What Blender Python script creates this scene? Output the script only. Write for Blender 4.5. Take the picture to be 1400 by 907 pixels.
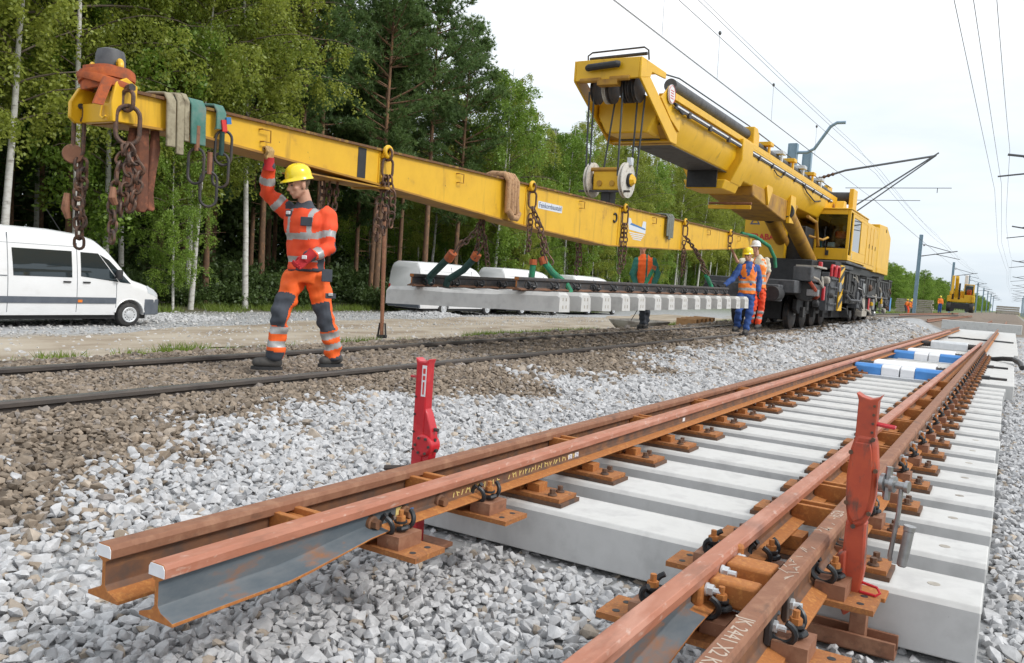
import bpy, bmesh, math, random
import numpy as np
from mathutils import Vector, Matrix

for o in list(bpy.data.objects): bpy.data.objects.remove(o)
SC = bpy.context.scene
COL = SC.collection
rnd = random.Random(7)
RNG = np.random.default_rng(11)

# ---------------------------------------------------------------- camera
CAMLOC = Vector((0, 0, 1.10))
FWD = Vector((-0.50796, 0.85897, -0.06440)); RIGHT = Vector((0.85637, 0.51165, 0.06961)); DOWN = Vector((0.09275, -0.01979, -0.99549))
cd = bpy.data.cameras.new('camera'); co = bpy.data.objects.new('camera', cd); COL.objects.link(co)
cd.sensor_width = 36; cd.lens = 36 * 1150 / 1400; cd.clip_start = .05; cd.clip_end = 6000
mw = Matrix.Identity(4)
for i in range(3):
    mw[i][0] = RIGHT[i]; mw[i][1] = -DOWN[i]; mw[i][2] = -FWD[i]; mw[i][3] = CAMLOC[i]
co.matrix_world = mw
SC.camera = co

# ---------------------------------------------------------------- world: bright overcast
SUN_EL, SUN_AZ = math.radians(43), math.radians(84)      # azimuth from +Y towards +X
wo = bpy.data.worlds.new('World'); SC.world = wo; wo.use_nodes = True
nt = wo.node_tree; N = nt.nodes; L = nt.links
bg = N['Background']; bg.inputs['Strength'].default_value = .1
sky = N.new('ShaderNodeTexSky'); sky.sky_type = 'NISHITA'; sky.sun_disc = False
sky.sun_elevation = SUN_EL; sky.sun_rotation = SUN_AZ; sky.air_density = 1; sky.dust_density = 2
tc = N.new('ShaderNodeTexCoord'); sep = N.new('ShaderNodeSeparateXYZ'); L.new(tc.outputs['Generated'], sep.inputs[0])
mx = N.new('ShaderNodeMath'); mx.operation = 'MAXIMUM'; mx.inputs[1].default_value = .0; L.new(sep.outputs['Z'], mx.inputs[0])
ad = N.new('ShaderNodeMath'); ad.operation = 'ADD'; ad.inputs[1].default_value = .10; L.new(mx.outputs[0], ad.inputs[0])
vd = N.new('ShaderNodeVectorMath'); vd.operation = 'DIVIDE'; L.new(tc.outputs['Generated'], vd.inputs[0])
cb = N.new('ShaderNodeCombineXYZ'); [L.new(ad.outputs[0], cb.inputs[k]) for k in range(3)]; L.new(cb.outputs[0], vd.inputs[1])
ns = N.new('ShaderNodeTexNoise'); ns.inputs['Scale'].default_value = .55; ns.inputs['Detail'].default_value = 7; ns.inputs['Roughness'].default_value = .55; ns.inputs['Distortion'].default_value = .3
L.new(vd.outputs[0], ns.inputs['Vector'])
rp = N.new('ShaderNodeValToRGB'); e = rp.color_ramp.elements
e[0].position = .34; e[0].color = (.66, .74, .81, 1); e[1].position = .60; e[1].color = (.98, .99, 1, 1)
L.new(ns.outputs['Fac'], rp.inputs[0])
sc_ = N.new('ShaderNodeVectorMath'); sc_.operation = 'SCALE'; sc_.inputs['Scale'].default_value = 9.4; hz_ = N.new('ShaderNodeMapRange'); hz_.inputs[1].default_value = .0; hz_.inputs[2].default_value = .34; hz_.inputs[3].default_value = .95; hz_.inputs[4].default_value = 0; L.new(mx.outputs[0], hz_.inputs[0])
n2 = N.new('ShaderNodeTexNoise'); n2.inputs['Scale'].default_value = 1.1; n2.inputs['Detail'].default_value = 6; mp2 = N.new('ShaderNodeMapping'); mp2.inputs['Scale'].default_value = (1.5,1.5,9); L.new(tc.outputs['Generated'], mp2.inputs['Vector']); L.new(mp2.outputs[0], n2.inputs['Vector'])
r2_ = N.new('ShaderNodeValToRGB'); r2_.color_ramp.elements[0].position = .38; r2_.color_ramp.elements[0].color = (.40,.485,.56,1); r2_.color_ramp.elements[1].position = .62; r2_.color_ramp.elements[1].color = (.66,.715,.765,1); L.new(n2.outputs['Fac'], r2_.inputs[0])
hm_ = N.new('ShaderNodeMix'); hm_.data_type = 'RGBA'; L.new(hz_.outputs[0], hm_.inputs['Factor']); L.new(rp.outputs[0], hm_.inputs['A']); L.new(r2_.outputs[0], hm_.inputs['B'])
L.new(hm_.outputs['Result'], sc_.inputs[0])
mixw = N.new('ShaderNodeMix'); mixw.data_type = 'RGBA'; mixw.inputs['Factor'].default_value = .93
L.new(sky.outputs[0], mixw.inputs['A']); L.new(sc_.outputs[0], mixw.inputs['B']); L.new(mixw.outputs['Result'], bg.inputs['Color'])

sl = bpy.data.lights.new('sun', 'SUN'); sl.energy = 1.5; sl.angle = math.radians(14); sl.color = (1, .97, .92)
so = bpy.data.objects.new('sun', sl); COL.objects.link(so)
sd = Vector((math.sin(SUN_AZ) * math.cos(SUN_EL), math.cos(SUN_AZ) * math.cos(SUN_EL), math.sin(SUN_EL)))
so.rotation_euler = sd.to_track_quat('Z', 'Y').to_euler(); so.location = (20, 20, 40)

SC.view_settings.view_transform = 'Standard'; SC.view_settings.look = 'None'; SC.view_settings.gamma = 1
SC.view_settings.exposure = 0.56
SC.render.engine = 'CYCLES'
SC.cycles.use_denoising = True
SC.cycles.max_bounces = 6; SC.cycles.diffuse_bounces = 4; SC.cycles.glossy_bounces = 3; SC.cycles.transmission_bounces = 4; SC.cycles.transparent_max_bounces = 6

# ---------------------------------------------------------------- helpers
def at(px, py, depth):          # a measured direction at a real distance -> world point
    return CAMLOC + depth * (FWD + RIGHT * ((px - 700) / 1150) + DOWN * ((py - 453.5) / 1150))

def V(*a): return Vector(a)

class B:
    def __init__(s): s.v = []; s.f = []; s.m = []; s.c = 0
    def add(s, vs, fs, m=None):
        n = len(s.v); s.v += [tuple(p) for p in vs]
        for k, f in enumerate(fs):
            s.f.append(tuple(i + n for i in f)); s.m.append(s.c if m is None else (m[k] if isinstance(m, list) else m))
        return s
    def box(s, x0, x1, y0, y1, z0, z1):
        return s.add([(x0,y0,z0),(x1,y0,z0),(x1,y1,z0),(x0,y1,z0),(x0,y0,z1),(x1,y0,z1),(x1,y1,z1),(x0,y1,z1)],
                     [(0,3,2,1),(4,5,6,7),(0,1,5,4),(1,2,6,5),(2,3,7,6),(3,0,4,7)])
    def obox(s, c, size, d=(0,1,0), up=(0,0,1)):   # length size[1] runs along d
        d = Vector(d).normalized(); r = d.cross(Vector(up)).normalized(); u = r.cross(d); c = Vector(c)
        vs = [c + r*size[0]*.5*a + d*size[1]*.5*b + u*size[2]*.5*e for e in (-1,1) for a, b in ((-1,-1),(1,-1),(1,1),(-1,1))]
        return s.add(vs, [(0,3,2,1),(4,5,6,7),(0,1,5,4),(1,2,6,5),(2,3,7,6),(3,0,4,7)])
    def cyl(s, p0, p1, r0, r1=None, n=12, cap=True):
        return s.tube([p0, p1], [r0, r0 if r1 is None else r1], n, cap=cap)
    def tube(s, pts, r, n=8, closed=False, cap=True, up=None):
        pts = [Vector(p) for p in pts]; k = len(pts)
        rs = r if isinstance(r, (list, tuple)) else [r]*k
        vs = []; fs = []; a = None
        for i, p in enumerate(pts):
            if closed: t = pts[(i+1) % k] - pts[i-1]
            else: t = pts[min(i+1, k-1)] - pts[max(i-1, 0)]
            t.normalize()
            if a is None:
                a = Vector(up) if up else (Vector((0,0,1)) if abs(t.z) < .9 else Vector((1,0,0)))
            a = (a - t*a.dot(t)).normalized(); b = t.cross(a)
            for j in range(n):
                q = 2*math.pi*j/n; vs.append(p + (a*math.cos(q) + b*math.sin(q))*rs[i])
        m = k if closed else k-1
        for i in range(m):
            i2 = (i+1) % k
            for j in range(n):
                j2 = (j+1) % n; fs.append((i*n+j, i*n+j2, i2*n+j2, i2*n+j))
        if cap and not closed:
            fs.append(tuple(range(n-1, -1, -1))); fs.append(tuple((k-1)*n + j for j in range(n)))
        return s.add(vs, fs)
    def prism(s, poly, ax, a, b):   # poly in the two other axes, in order
        n = len(poly)
        def mk(p, h): return (h,p[0],p[1]) if ax == 0 else ((p[0],h,p[1]) if ax == 1 else (p[0],p[1],h))
        vs = [mk(p,a) for p in poly] + [mk(p,b) for p in poly]
        fs = [tuple(range(n-1,-1,-1)), tuple(range(n,2*n))] + [(i,(i+1)%n,n+(i+1)%n,n+i) for i in range(n)]
        return s.add(vs, fs)
    def lathe(s, prof, c, ax, n=20):   # prof (r, h)
        ax = Vector(ax).normalized(); c = Vector(c)
        a = ax.cross(Vector((0,0,1)) if abs(ax.z) < .9 else Vector((1,0,0))).normalized(); b = ax.cross(a)
        vs = []; fs = []; k = len(prof)
        for r, h in prof:
            for j in range(n):
                q = 2*math.pi*j/n; vs.append(c + ax*h + (a*math.cos(q)+b*math.sin(q))*max(r,1e-4))
        for i in range(k-1):
            for j in range(n):
                j2 = (j+1)%n; fs.append((i*n+j,i*n+j2,(i+1)*n+j2,(i+1)*n+j))
        fs.append(tuple(range(n-1,-1,-1))); fs.append(tuple((k-1)*n+j for j in range(n)))
        return s.add(vs, fs)
    def loft(s, rings, cap=True, closed=True):
        n = len(rings[0]); k = len(rings); vs = [p for r in rings for p in r]; fs = []
        for i in range(k-1):
            for j in range(n if closed else n-1):
                j2 = (j+1)%n; fs.append((i*n+j,i*n+j2,(i+1)*n+j2,(i+1)*n+j))
        if cap: fs.append(tuple(range(n-1,-1,-1))); fs.append(tuple((k-1)*n+j for j in range(n)))
        return s.add(vs, fs)
    def hexbolt(s, p, ax, r, h):
        ax = Vector(ax).normalized(); p = Vector(p)
        return s.cyl(p, p+ax*h, r, n=6)

def mesh(name, b, mats=None, smooth=35, recalc=True):
    me = bpy.data.meshes.new(name); me.from_pydata(b.v, [], b.f)
    for m in (mats if isinstance(mats, (list, tuple)) else [mats]): me.materials.append(m)
    if any(b.m): me.polygons.foreach_set('material_index', b.m)
    if recalc:
        bm = bmesh.new(); bm.from_mesh(me); bmesh.ops.recalc_face_normals(bm, faces=bm.faces); bm.to_mesh(me); bm.free()
    if smooth:
        me.polygons.foreach_set('use_smooth', [True]*len(me.polygons)); me.set_sharp_from_angle(angle=math.radians(smooth))
    me.update(); return me

def link(o, parent=None, world=True):
    COL.objects.link(o)
    if parent is not None:
        o.parent = parent
        if world and parent.type == 'EMPTY' and parent.parent is None: o.location = Vector(o.location) - parent.location
    return o

def ob(name, b, mats, parent=None, bev=0, smooth=35, loc=None, rot=None, world=True):
    me = b if isinstance(b, bpy.types.Mesh) else mesh(name, b, mats, smooth)
    o = bpy.data.objects.new(name, me)
    if loc is not None: o.location = loc
    if rot is not None: o.rotation_euler = rot
    link(o, parent, world)
    if bev:
        m = o.modifiers.new('bevel', 'BEVEL'); m.width = bev; m.segments = 2; m.limit_method = 'ANGLE'; m.angle_limit = math.radians(40)
    return o

def tag(o, label, cat, group=None, kind=None):
    if label: o['label'] = label
    if cat: o['category'] = cat
    if group: o['group'] = group
    if kind: o['kind'] = kind
    return o

def thing(name, label, cat, loc=(0,0,0), group=None, rotz=0):
    o = bpy.data.objects.new(name, None); o.location = loc; o.rotation_euler = (0,0,rotz); o.empty_display_size = .2; COL.objects.link(o)
    return tag(o, label, cat, group)

def dup(root, loc=None, rotz=None, label=None, scale=None):
    def cp(o, par):
        c = o.copy(); COL.objects.link(c)
        if par is not None: c.parent = par
        for ch in o.children: cp(ch, c)
        return c
    r = cp(root, None)
    if loc is not None: r.location = loc
    if rotz is not None: r.rotation_euler = (0,0,rotz)
    if scale is not None: r.scale = scale if hasattr(scale, '__len__') else (scale,)*3
    if label: r['label'] = label
    return r

def text(name, s, size, m, parent, origin, xdir, ydir, ext=.001, bold=0):
    cu = bpy.data.curves.new(name, 'FONT'); cu.body = s; cu.size = size; cu.extrude = ext; cu.offset = bold; cu.resolution_u = 3
    t = bpy.data.objects.new(name, cu); COL.objects.link(t)
    dg = bpy.context.evaluated_depsgraph_get(); me = bpy.data.meshes.new_from_object(t.evaluated_get(dg))
    bpy.data.objects.remove(t); me.materials.clear(); me.materials.append(m)
    x = Vector(xdir).normalized(); y = Vector(ydir); y = (y - x*y.dot(x)).normalized(); z = x.cross(y)
    M = Matrix((( x.x,y.x,z.x,origin[0]),(x.y,y.y,z.y,origin[1]),(x.z,y.z,z.z,origin[2]),(0,0,0,1)))
    me.transform(M); me.name = name
    return ob(name, me, None, parent)

# ---------------------------------------------------------------- materials
def mat(name, c, c2=None, c3=None, scale=6, rough=.6, metal=0, bump=0, bscale=None, lo=.35, hi=.65, detail=6, spec=.5, attr=None, stretch=None, obj=False, coat=0, r2=None, dist=0):
    m = bpy.data.materials.new(name); m.use_nodes = True; t = m.node_tree; n = t.nodes; l = t.links
    p = n['Principled BSDF']; p.inputs['Roughness'].default_value = rough; p.inputs['Metallic'].default_value = metal
    p.inputs['Specular IOR Level'].default_value = spec; p.inputs['Coat Weight'].default_value = coat; p.inputs['Coat Roughness'].default_value = .08
    if obj: g = n.new('ShaderNodeTexCoord').outputs['Object']
    else: g = n.new('ShaderNodeNewGeometry').outputs['Position']
    if stretch:
        mp = n.new('ShaderNodeMapping'); mp.inputs['Scale'].default_value = stretch; l.new(g, mp.inputs['Vector']); g = mp.outputs[0]
    src = None
    if c2 is not None:
        z = n.new('ShaderNodeTexNoise'); z.inputs['Scale'].default_value = scale; z.inputs['Detail'].default_value = detail; z.inputs['Roughness'].default_value = .62; z.inputs['Distortion'].default_value = dist
        l.new(g, z.inputs['Vector'])
        r = n.new('ShaderNodeValToRGB'); el = r.color_ramp.elements
        el[0].position = lo; el[0].color = (*c, 1); el[1].position = hi; el[1].color = (*(c3 or c2), 1)
        if c3: q = el.new((lo+hi)/2); q.color = (*c2, 1)
        l.new(z.outputs['Fac'], r.inputs[0]); src = r.outputs[0]
        if r2 is not None:
            mr = n.new('ShaderNodeMapRange'); mr.inputs[1].default_value = lo; mr.inputs[2].default_value = hi; mr.inputs[3].default_value = rough; mr.inputs[4].default_value = r2
            l.new(z.outputs['Fac'], mr.inputs[0]); l.new(mr.outputs[0], p.inputs['Roughness'])
    if attr:
        a = n.new('ShaderNodeAttribute'); a.attribute_name = attr[0]; a.attribute_type = attr[1]
        if src is None: src = a.outputs['Color']
        else:
            x = n.new('ShaderNodeMix'); x.data_type = 'RGBA'; x.blend_type = 'MULTIPLY'; x.inputs['Factor'].default_value = 1
            l.new(src, x.inputs['A']); l.new(a.outputs['Color'], x.inputs['B']); src = x.outputs['Result']
    if src is None: p.inputs['Base Color'].default_value = (*c, 1)
    else: l.new(src, p.inputs['Base Color'])
    if bump:
        z2 = n.new('ShaderNodeTexNoise'); z2.inputs['Scale'].default_value = bscale or scale*4; z2.inputs['Detail'].default_value = 5; l.new(g, z2.inputs['Vector'])
        bp = n.new('ShaderNodeBump'); bp.inputs['Strength'].default_value = min(1, bump*20 if bump < .05 else bump); bp.inputs['Distance'].default_value = bump if bump < .05 else .02
        l.new(z2.outputs['Fac'], bp.inputs['Height']); l.new(bp.outputs[0], p.inputs['Normal'])
    return m

MT = {}
def defm(k, *a, **kw): MT[k] = mat(k, *a, **kw)
defm('yellow', (.70,.395,.010), (.78,.45,.014), scale=2.2, rough=.42, bump=.0015, bscale=30)
defm('yellow_worn', (.74,.43,.02), (.68,.385,.018), (.34,.17,.03), scale=3.2, rough=.5, lo=.42, hi=.80, bump=.002, bscale=25)
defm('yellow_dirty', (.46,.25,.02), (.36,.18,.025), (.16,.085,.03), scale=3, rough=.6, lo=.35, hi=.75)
defm('yellow_edge', (.20,.085,.03), (.12,.06,.03), (.34,.2,.04), scale=9, rough=.75, bump=.003)
defm('rust', (.27,.125,.07), (.23,.10,.055), (.31,.155,.09), scale=9, rough=.72, bump=.002, bscale=90)
defm('rust_orange', (.42,.155,.035), (.35,.125,.032), (.48,.20,.05), scale=42, rough=.78, bump=.002, bscale=110)
defm('rust_plate', (.38,.145,.04), (.29,.11,.036), (.43,.18,.05), scale=48, rough=.8, bump=.002, bscale=100)
defm('rust_dark', (.085,.05,.035), (.13,.065,.035), (.06,.045,.04), scale=12, rough=.7, bump=.002)
defm('primer', (.44,.185,.115), (.38,.145,.085), (.48,.23,.16), scale=9, rough=.5, stretch=(1,.25,1), bump=.0008, bscale=60)
defm('web_grey', (.085,.105,.122), (.12,.135,.148), (.26,.115,.05), scale=7, rough=.55, lo=.40, hi=.66, stretch=(1,.5,1.4), bump=.001)
defm('web_brown', (.095,.06,.045), (.16,.075,.04), (.22,.10,.045), scale=8, rough=.68, bump=.0015)
defm('steel_dark', (.035,.036,.04), (.055,.05,.05), (.09,.065,.05), scale=11, rough=.55, metal=.2, bump=.001)
defm('clip', (.025,.028,.033), (.045,.047,.05), scale=30, rough=.42, metal=.4)
defm('chain', (.06,.045,.04), (.12,.07,.05), (.20,.10,.06), scale=22, rough=.55, metal=.35)
defm('steel', (.30,.30,.30), (.42,.42,.43), scale=25, rough=.38, metal=.8)
defm('galv', (.55,.57,.59), (.68,.70,.72), scale=18, rough=.42, metal=.5)
defm('old_rail', (.06,.052,.048), (.085,.07,.06), (.045,.038,.035), scale=10, rough=.6, stretch=(1,.2,1))
defm('rail_shine', (.15,.145,.14), (.20,.195,.19), scale=20, rough=.42, metal=.55, stretch=(1,.1,1))
defm('concrete', (.52,.515,.50), (.56,.555,.54), (.47,.465,.455), scale=5, rough=.85, bump=.0015, bscale=120)
defm('concrete_grey', (.50,.50,.495), (.54,.54,.535), (.46,.46,.455), scale=5, rough=.88, bump=.0018, bscale=110)
defm('concrete_old', (.33,.30,.26), (.42,.39,.34), (.24,.21,.18), scale=4, rough=.9, bump=.004)
defm('white_paint', (.78,.78,.80), (.70,.70,.73), scale=20, rough=.6)
defm('van_white', (.78,.79,.80), (.74,.75,.76), scale=1.5, rough=.28, coat=.6)
defm('plastic_grey', (.085,.10,.125), (.11,.125,.15), scale=6, rough=.55)
defm('black', (.018,.018,.02), (.03,.03,.032), scale=9, rough=.6)
defm('rubber', (.025,.025,.027), (.05,.048,.045), scale=8, rough=.8)
defm('red', (.55,.018,.03), (.48,.015,.025), (.60,.03,.04), scale=10, rough=.35, coat=.2)
defm('red_worn', (.46,.075,.03), (.40,.06,.028), (.24,.06,.035), scale=10, rough=.5, lo=.38, hi=.72)
defm('blue', (.055,.22,.56), (.07,.26,.62), scale=8, rough=.5)
defm('white_box', (.80,.80,.82), (.74,.75,.77), scale=5, rough=.5)
defm('silver', (.58,.60,.62), (.66,.68,.70), scale=8, rough=.4, metal=.3)
defm('orange', (.92,.145,.018), (.86,.115,.015), scale=9, rough=.75, bump=.006, bscale=16)
defm('orange_red', (.82,.085,.02), (.76,.065,.018), scale=9, rough=.75, bump=.006, bscale=16)
defm('vest', (.95,.26,.03), (.88,.20,.025), scale=9, rough=.7, bump=.006, bscale=14)
defm('reflect', (.36,.36,.36), (.43,.43,.42), scale=30, rough=.4, metal=.25)
defm('cloth_dark', (.045,.052,.065), (.06,.068,.085), scale=10, rough=.85, bump=.005, bscale=18)
defm('cloth_blue', (.03,.075,.26), (.04,.10,.32), scale=8, rough=.85, bump=.006, bscale=14)
defm('cloth_green', (.02,.13,.10), (.03,.17,.13), scale=8, rough=.85, bump=.006, bscale=14)
defm('shirt', (.62,.58,.47), (.68,.64,.53), scale=9, rough=.85, bump=.006, bscale=14)
defm('skin', (.52,.27,.18), (.58,.32,.22), scale=14, rough=.5)
defm('hair', (.09,.06,.04), (.14,.09,.05), scale=40, rough=.7)
defm('helmet_yellow', (.86,.68,.02), (.82,.62,.02), scale=4, rough=.28, coat=.3)
defm('helmet_white', (.82,.82,.82), (.78,.78,.78), scale=4, rough=.28, coat=.3)
defm('glove_tan', (.46,.31,.13), (.36,.23,.10), scale=20, rough=.85)
defm('glove_red', (.50,.02,.025), (.42,.02,.025), scale=14, rough=.8)
defm('boot', (.04,.038,.036), (.07,.065,.06), scale=14, rough=.7)
defm('sling_green', (.02,.26,.13), (.025,.20,.10), (.05,.13,.08), scale=12, rough=.8, bump=.003, bscale=150)
defm('strap_brown', (.20,.075,.04), (.13,.055,.035), (.30,.11,.06), scale=9, rough=.9, bump=.004, bscale=60)
defm('sling_orange', (.52,.13,.035), (.42,.10,.035), (.24,.085,.045), scale=12, rough=.85, bump=.004, bscale=100)
defm('sling_dark', (.015,.05,.045), (.03,.07,.06), scale=12, rough=.85, bump=.003, bscale=120)
defm('canvas', (.27,.235,.16), (.34,.30,.21), (.18,.15,.10), scale=9, rough=.9, bump=.006, bscale=60)
defm('canvas_green', (.05,.16,.13), (.09,.20,.17), (.16,.20,.17), scale=7, rough=.88, bump=.004, bscale=60)
defm('rope_tan', (.36,.20,.10), (.44,.27,.15), (.24,.13,.07), scale=20, rough=.95, bump=.012, bscale=60)
defm('rope_steel', (.05,.055,.06), (.08,.085,.09), scale=40, rough=.5, metal=.4)
defm('grey_web', (.13,.14,.12), (.18,.19,.165), (.09,.10,.09), scale=14, rough=.9, bump=.004, bscale=70)
defm('sheave', (.52,.49,.44), (.60,.57,.52), (.40,.37,.33), scale=10, rough=.55)
defm('pole_blue', (.22,.33,.42), (.27,.38,.47), scale=3, rough=.55, metal=.3)
defm('wire', (.10,.105,.115), rough=.5, metal=.3)
defm('grime', (.028,.029,.032), (.048,.046,.045), (.02,.02,.022), scale=4, rough=.65)
defm('deck_grey', (.062,.066,.074), (.09,.092,.10), (.04,.04,.046), scale=3, rough=.6)
defm('wood', (.42,.22,.09), (.52,.30,.14), scale=8, rough=.8)
defm('chalk', (.46,.37,.30), rough=.9)
defm('chalk_yellow', (.70,.55,.20), rough=.9)
defm('letter_red', (.62,.035,.03), rough=.5)
defm('letter_dark', (.10,.12,.20), rough=.6)
defm('letter_white', (.62,.66,.72), rough=.6)
defm('decal_blue', (.03,.17,.42), rough=.5)
defm('teal', (.06,.32,.34), rough=.6)
defm('headlamp', (.62,.66,.70), rough=.12, coat=1)
defm('amber', (.80,.22,.03), rough=.3)
defm('twig', (.10,.075,.055), (.16,.13,.10), scale=5, rough=.9)
defm('bark_birch', (.60,.59,.56), (.48,.46,.42), (.05,.045,.04), scale=3.0, rough=.85, lo=.45, hi=.74, stretch=(1.2,1.2,3.2), bump=.006)
defm('bark_pine', (.20,.115,.065), (.14,.085,.055), (.30,.16,.08), scale=7, rough=.9, stretch=(1,1,.4), bump=.012)
def glass(name, tint=(.02,.03,.035), rough=.03):
    m = bpy.data.materials.new(name); m.use_nodes = True; p = m.node_tree.nodes['Principled BSDF']
    p.inputs['Base Color'].default_value = (*tint, 1); p.inputs['Roughness'].default_value = rough; p.inputs['Specular IOR Level'].default_value = .6; p.inputs['Coat Weight'].default_value = .5; p.inputs['Coat Roughness'].default_value = .02
    MT[name] = m; return m
glass('tint_glass')
def clear_glass():
    m = bpy.data.materials.new('clear_glass'); m.use_nodes = True; n = m.node_tree.nodes; l = m.node_tree.links
    tr = n.new('ShaderNodeBsdfTransparent'); tr.inputs[0].default_value = (.72,.80,.80,1); gl = n.new('ShaderNodeBsdfGlossy'); gl.inputs['Roughness'].default_value = .02
    fr = n.new('ShaderNodeFresnel'); fr.inputs[0].default_value = 1.5; mi = n.new('ShaderNodeMixShader')
    l.new(fr.outputs[0], mi.inputs[0]); l.new(tr.outputs[0], mi.inputs[1]); l.new(gl.outputs[0], mi.inputs[2]); l.new(mi.outputs[0], n['Material Output'].inputs[0])
    MT['clear_glass'] = m
clear_glass()
def leafmat(name, c, c2, trans=.35):
    m = bpy.data.materials.new(name); m.use_nodes = True; t = m.node_tree; n = t.nodes; l = t.links
    n.remove(n['Principled BSDF'])
    a = n.new('ShaderNodeAttribute'); a.attribute_name = 'tint'; oi = n.new('ShaderNodeObjectInfo')
    ma = n.new('ShaderNodeMath'); ma.operation = 'MULTIPLY_ADD'; ma.inputs[1].default_value = .35; l.new(oi.outputs['Random'], ma.inputs[0])
    mb = n.new('ShaderNodeMath'); mb.operation = 'MULTIPLY'; mb.inputs[1].default_value = .65; l.new(a.outputs['Fac'], mb.inputs[0]); l.new(mb.outputs[0], ma.inputs[2])
    mi = n.new('ShaderNodeMix'); mi.data_type = 'RGBA'; mi.inputs['A'].default_value = (*c,1); mi.inputs['B'].default_value = (*c2,1); l.new(ma.outputs[0], mi.inputs['Factor'])
    d = n.new('ShaderNodeBsdfDiffuse'); tr = n.new('ShaderNodeBsdfTranslucent'); ms = n.new('ShaderNodeMixShader'); ms.inputs[0].default_value = trans
    l.new(mi.outputs['Result'], d.inputs[0]); l.new(mi.outputs['Result'], tr.inputs[0]); l.new(d.outputs[0], ms.inputs[1]); l.new(tr.outputs[0], ms.inputs[2])
    gl = n.new('ShaderNodeBsdfGlossy'); gl.inputs['Roughness'].default_value = .45; gl.inputs[0].default_value = (.5,.55,.5,1); m2 = n.new('ShaderNodeMixShader'); m2.inputs[0].default_value = .05
    l.new(ms.outputs[0], m2.inputs[1]); l.new(gl.outputs[0], m2.inputs[2]); l.new(m2.outputs[0], n['Material Output'].inputs[0])
    MT[name] = m
leafmat('leaf_birch', (.17,.23,.03), (.42,.46,.08), .5)
leafmat('leaf_pine', (.07,.135,.045), (.18,.27,.085), .4)
leafmat('leaf_green', (.13,.235,.03), (.32,.45,.075), .5)
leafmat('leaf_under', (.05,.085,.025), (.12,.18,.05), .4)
leafmat('grass_blade', (.10,.17,.02), (.26,.33,.06))

def overlay(k, col, scale, lo, hi, stretch=(1,1,1), amt=1.0, rough=None):      # stains, drips and chips over a paint
    t = MT[k].node_tree; n = t.nodes; l = t.links; p = n['Principled BSDF']; inp = p.inputs['Base Color']; src = inp.links[0].from_socket if inp.links else None
    g = n.new('ShaderNodeNewGeometry'); mp = n.new('ShaderNodeMapping'); mp.inputs['Scale'].default_value = stretch; mp.inputs['Location'].default_value = (3.1*scale,1.7,.4); l.new(g.outputs['Position'], mp.inputs['Vector'])
    z = n.new('ShaderNodeTexNoise'); z.inputs['Scale'].default_value = scale; z.inputs['Detail'].default_value = 7; z.inputs['Roughness'].default_value = .6; l.new(mp.outputs[0], z.inputs['Vector'])
    mr = n.new('ShaderNodeMapRange'); mr.inputs[1].default_value = lo; mr.inputs[2].default_value = hi; mr.inputs[3].default_value = 0; mr.inputs[4].default_value = amt; l.new(z.outputs['Fac'], mr.inputs[0])
    x = n.new('ShaderNodeMix'); x.data_type = 'RGBA'; l.new(mr.outputs[0], x.inputs['Factor']); x.inputs['B'].default_value = (*col,1)
    if src: l.new(src, x.inputs['A'])
    else: x.inputs['A'].default_value = inp.default_value
    l.new(x.outputs['Result'], inp)
overlay('yellow', (.16,.085,.03), 3.0, .60, .85, (2.2,2.2,.28), .75); overlay('yellow', (.08,.05,.035), 16, .70, .76, (1,1,1), .8)
overlay('yellow_worn', (.14,.075,.03), 3.4, .58, .82, (2.4,2.4,.25), .7); overlay('yellow_worn', (.07,.045,.03), 13, .69, .75, (1,1,1), .9)
overlay('concrete', (.36,.355,.34), 2.6, .56, .80, (1,2.2,1), .6); overlay('concrete', (.22,.22,.21), 70, .70, .74, (1,1,1), .8); overlay('concrete_grey', (.36,.36,.355), 3.0, .56, .80, (2,2,.5), .6); overlay('concrete_grey', (.14,.14,.14), 60, .70, .74, (1,1,1), .9)
overlay('red_worn', (.10,.06,.045), 14, .54, .66, (1.5,1.5,.7), .85); overlay('red_worn', (.05,.04,.035), 5, .60, .78, (1,1,.5), .7); overlay('red', (.12,.02,.02), 12, .66, .76, (1,1,.5), .6)
overlay('primer', (.56,.40,.33), 34, .60, .70, (1,.45,1), .7); overlay('primer', (.20,.085,.05), 9, .56, .70, (1,.3,1), .65)
overlay('rust', (.11,.055,.035), 16, .56, .68, (1,.5,1), .65); overlay('web_brown', (.34,.15,.05), 12, .56, .70, (1,.4,1.5), .6); overlay('web_grey', (.33,.13,.04), 9, .62, .70, (1,.5,1.6), .8)
overlay('rust', (.38,.24,.16), 30, .66, .74, (1,.3,1), .5); overlay('van_white', (.45,.43,.39), 2.2, .55, .85, (1,1,2), .30)
overlay('orange', (.45,.075,.02), 3.2, .55, .8, (1,1,1), .35); overlay('orange_red', (.42,.05,.02), 3.2, .55, .8, (1,1,1), .35)
overlay('rust_plate', (.07,.05,.04), 22, .56, .70, (1,1,1), .6); overlay('rust_orange', (.14,.06,.03), 26, .58, .72, (1,1,1), .55)

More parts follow.
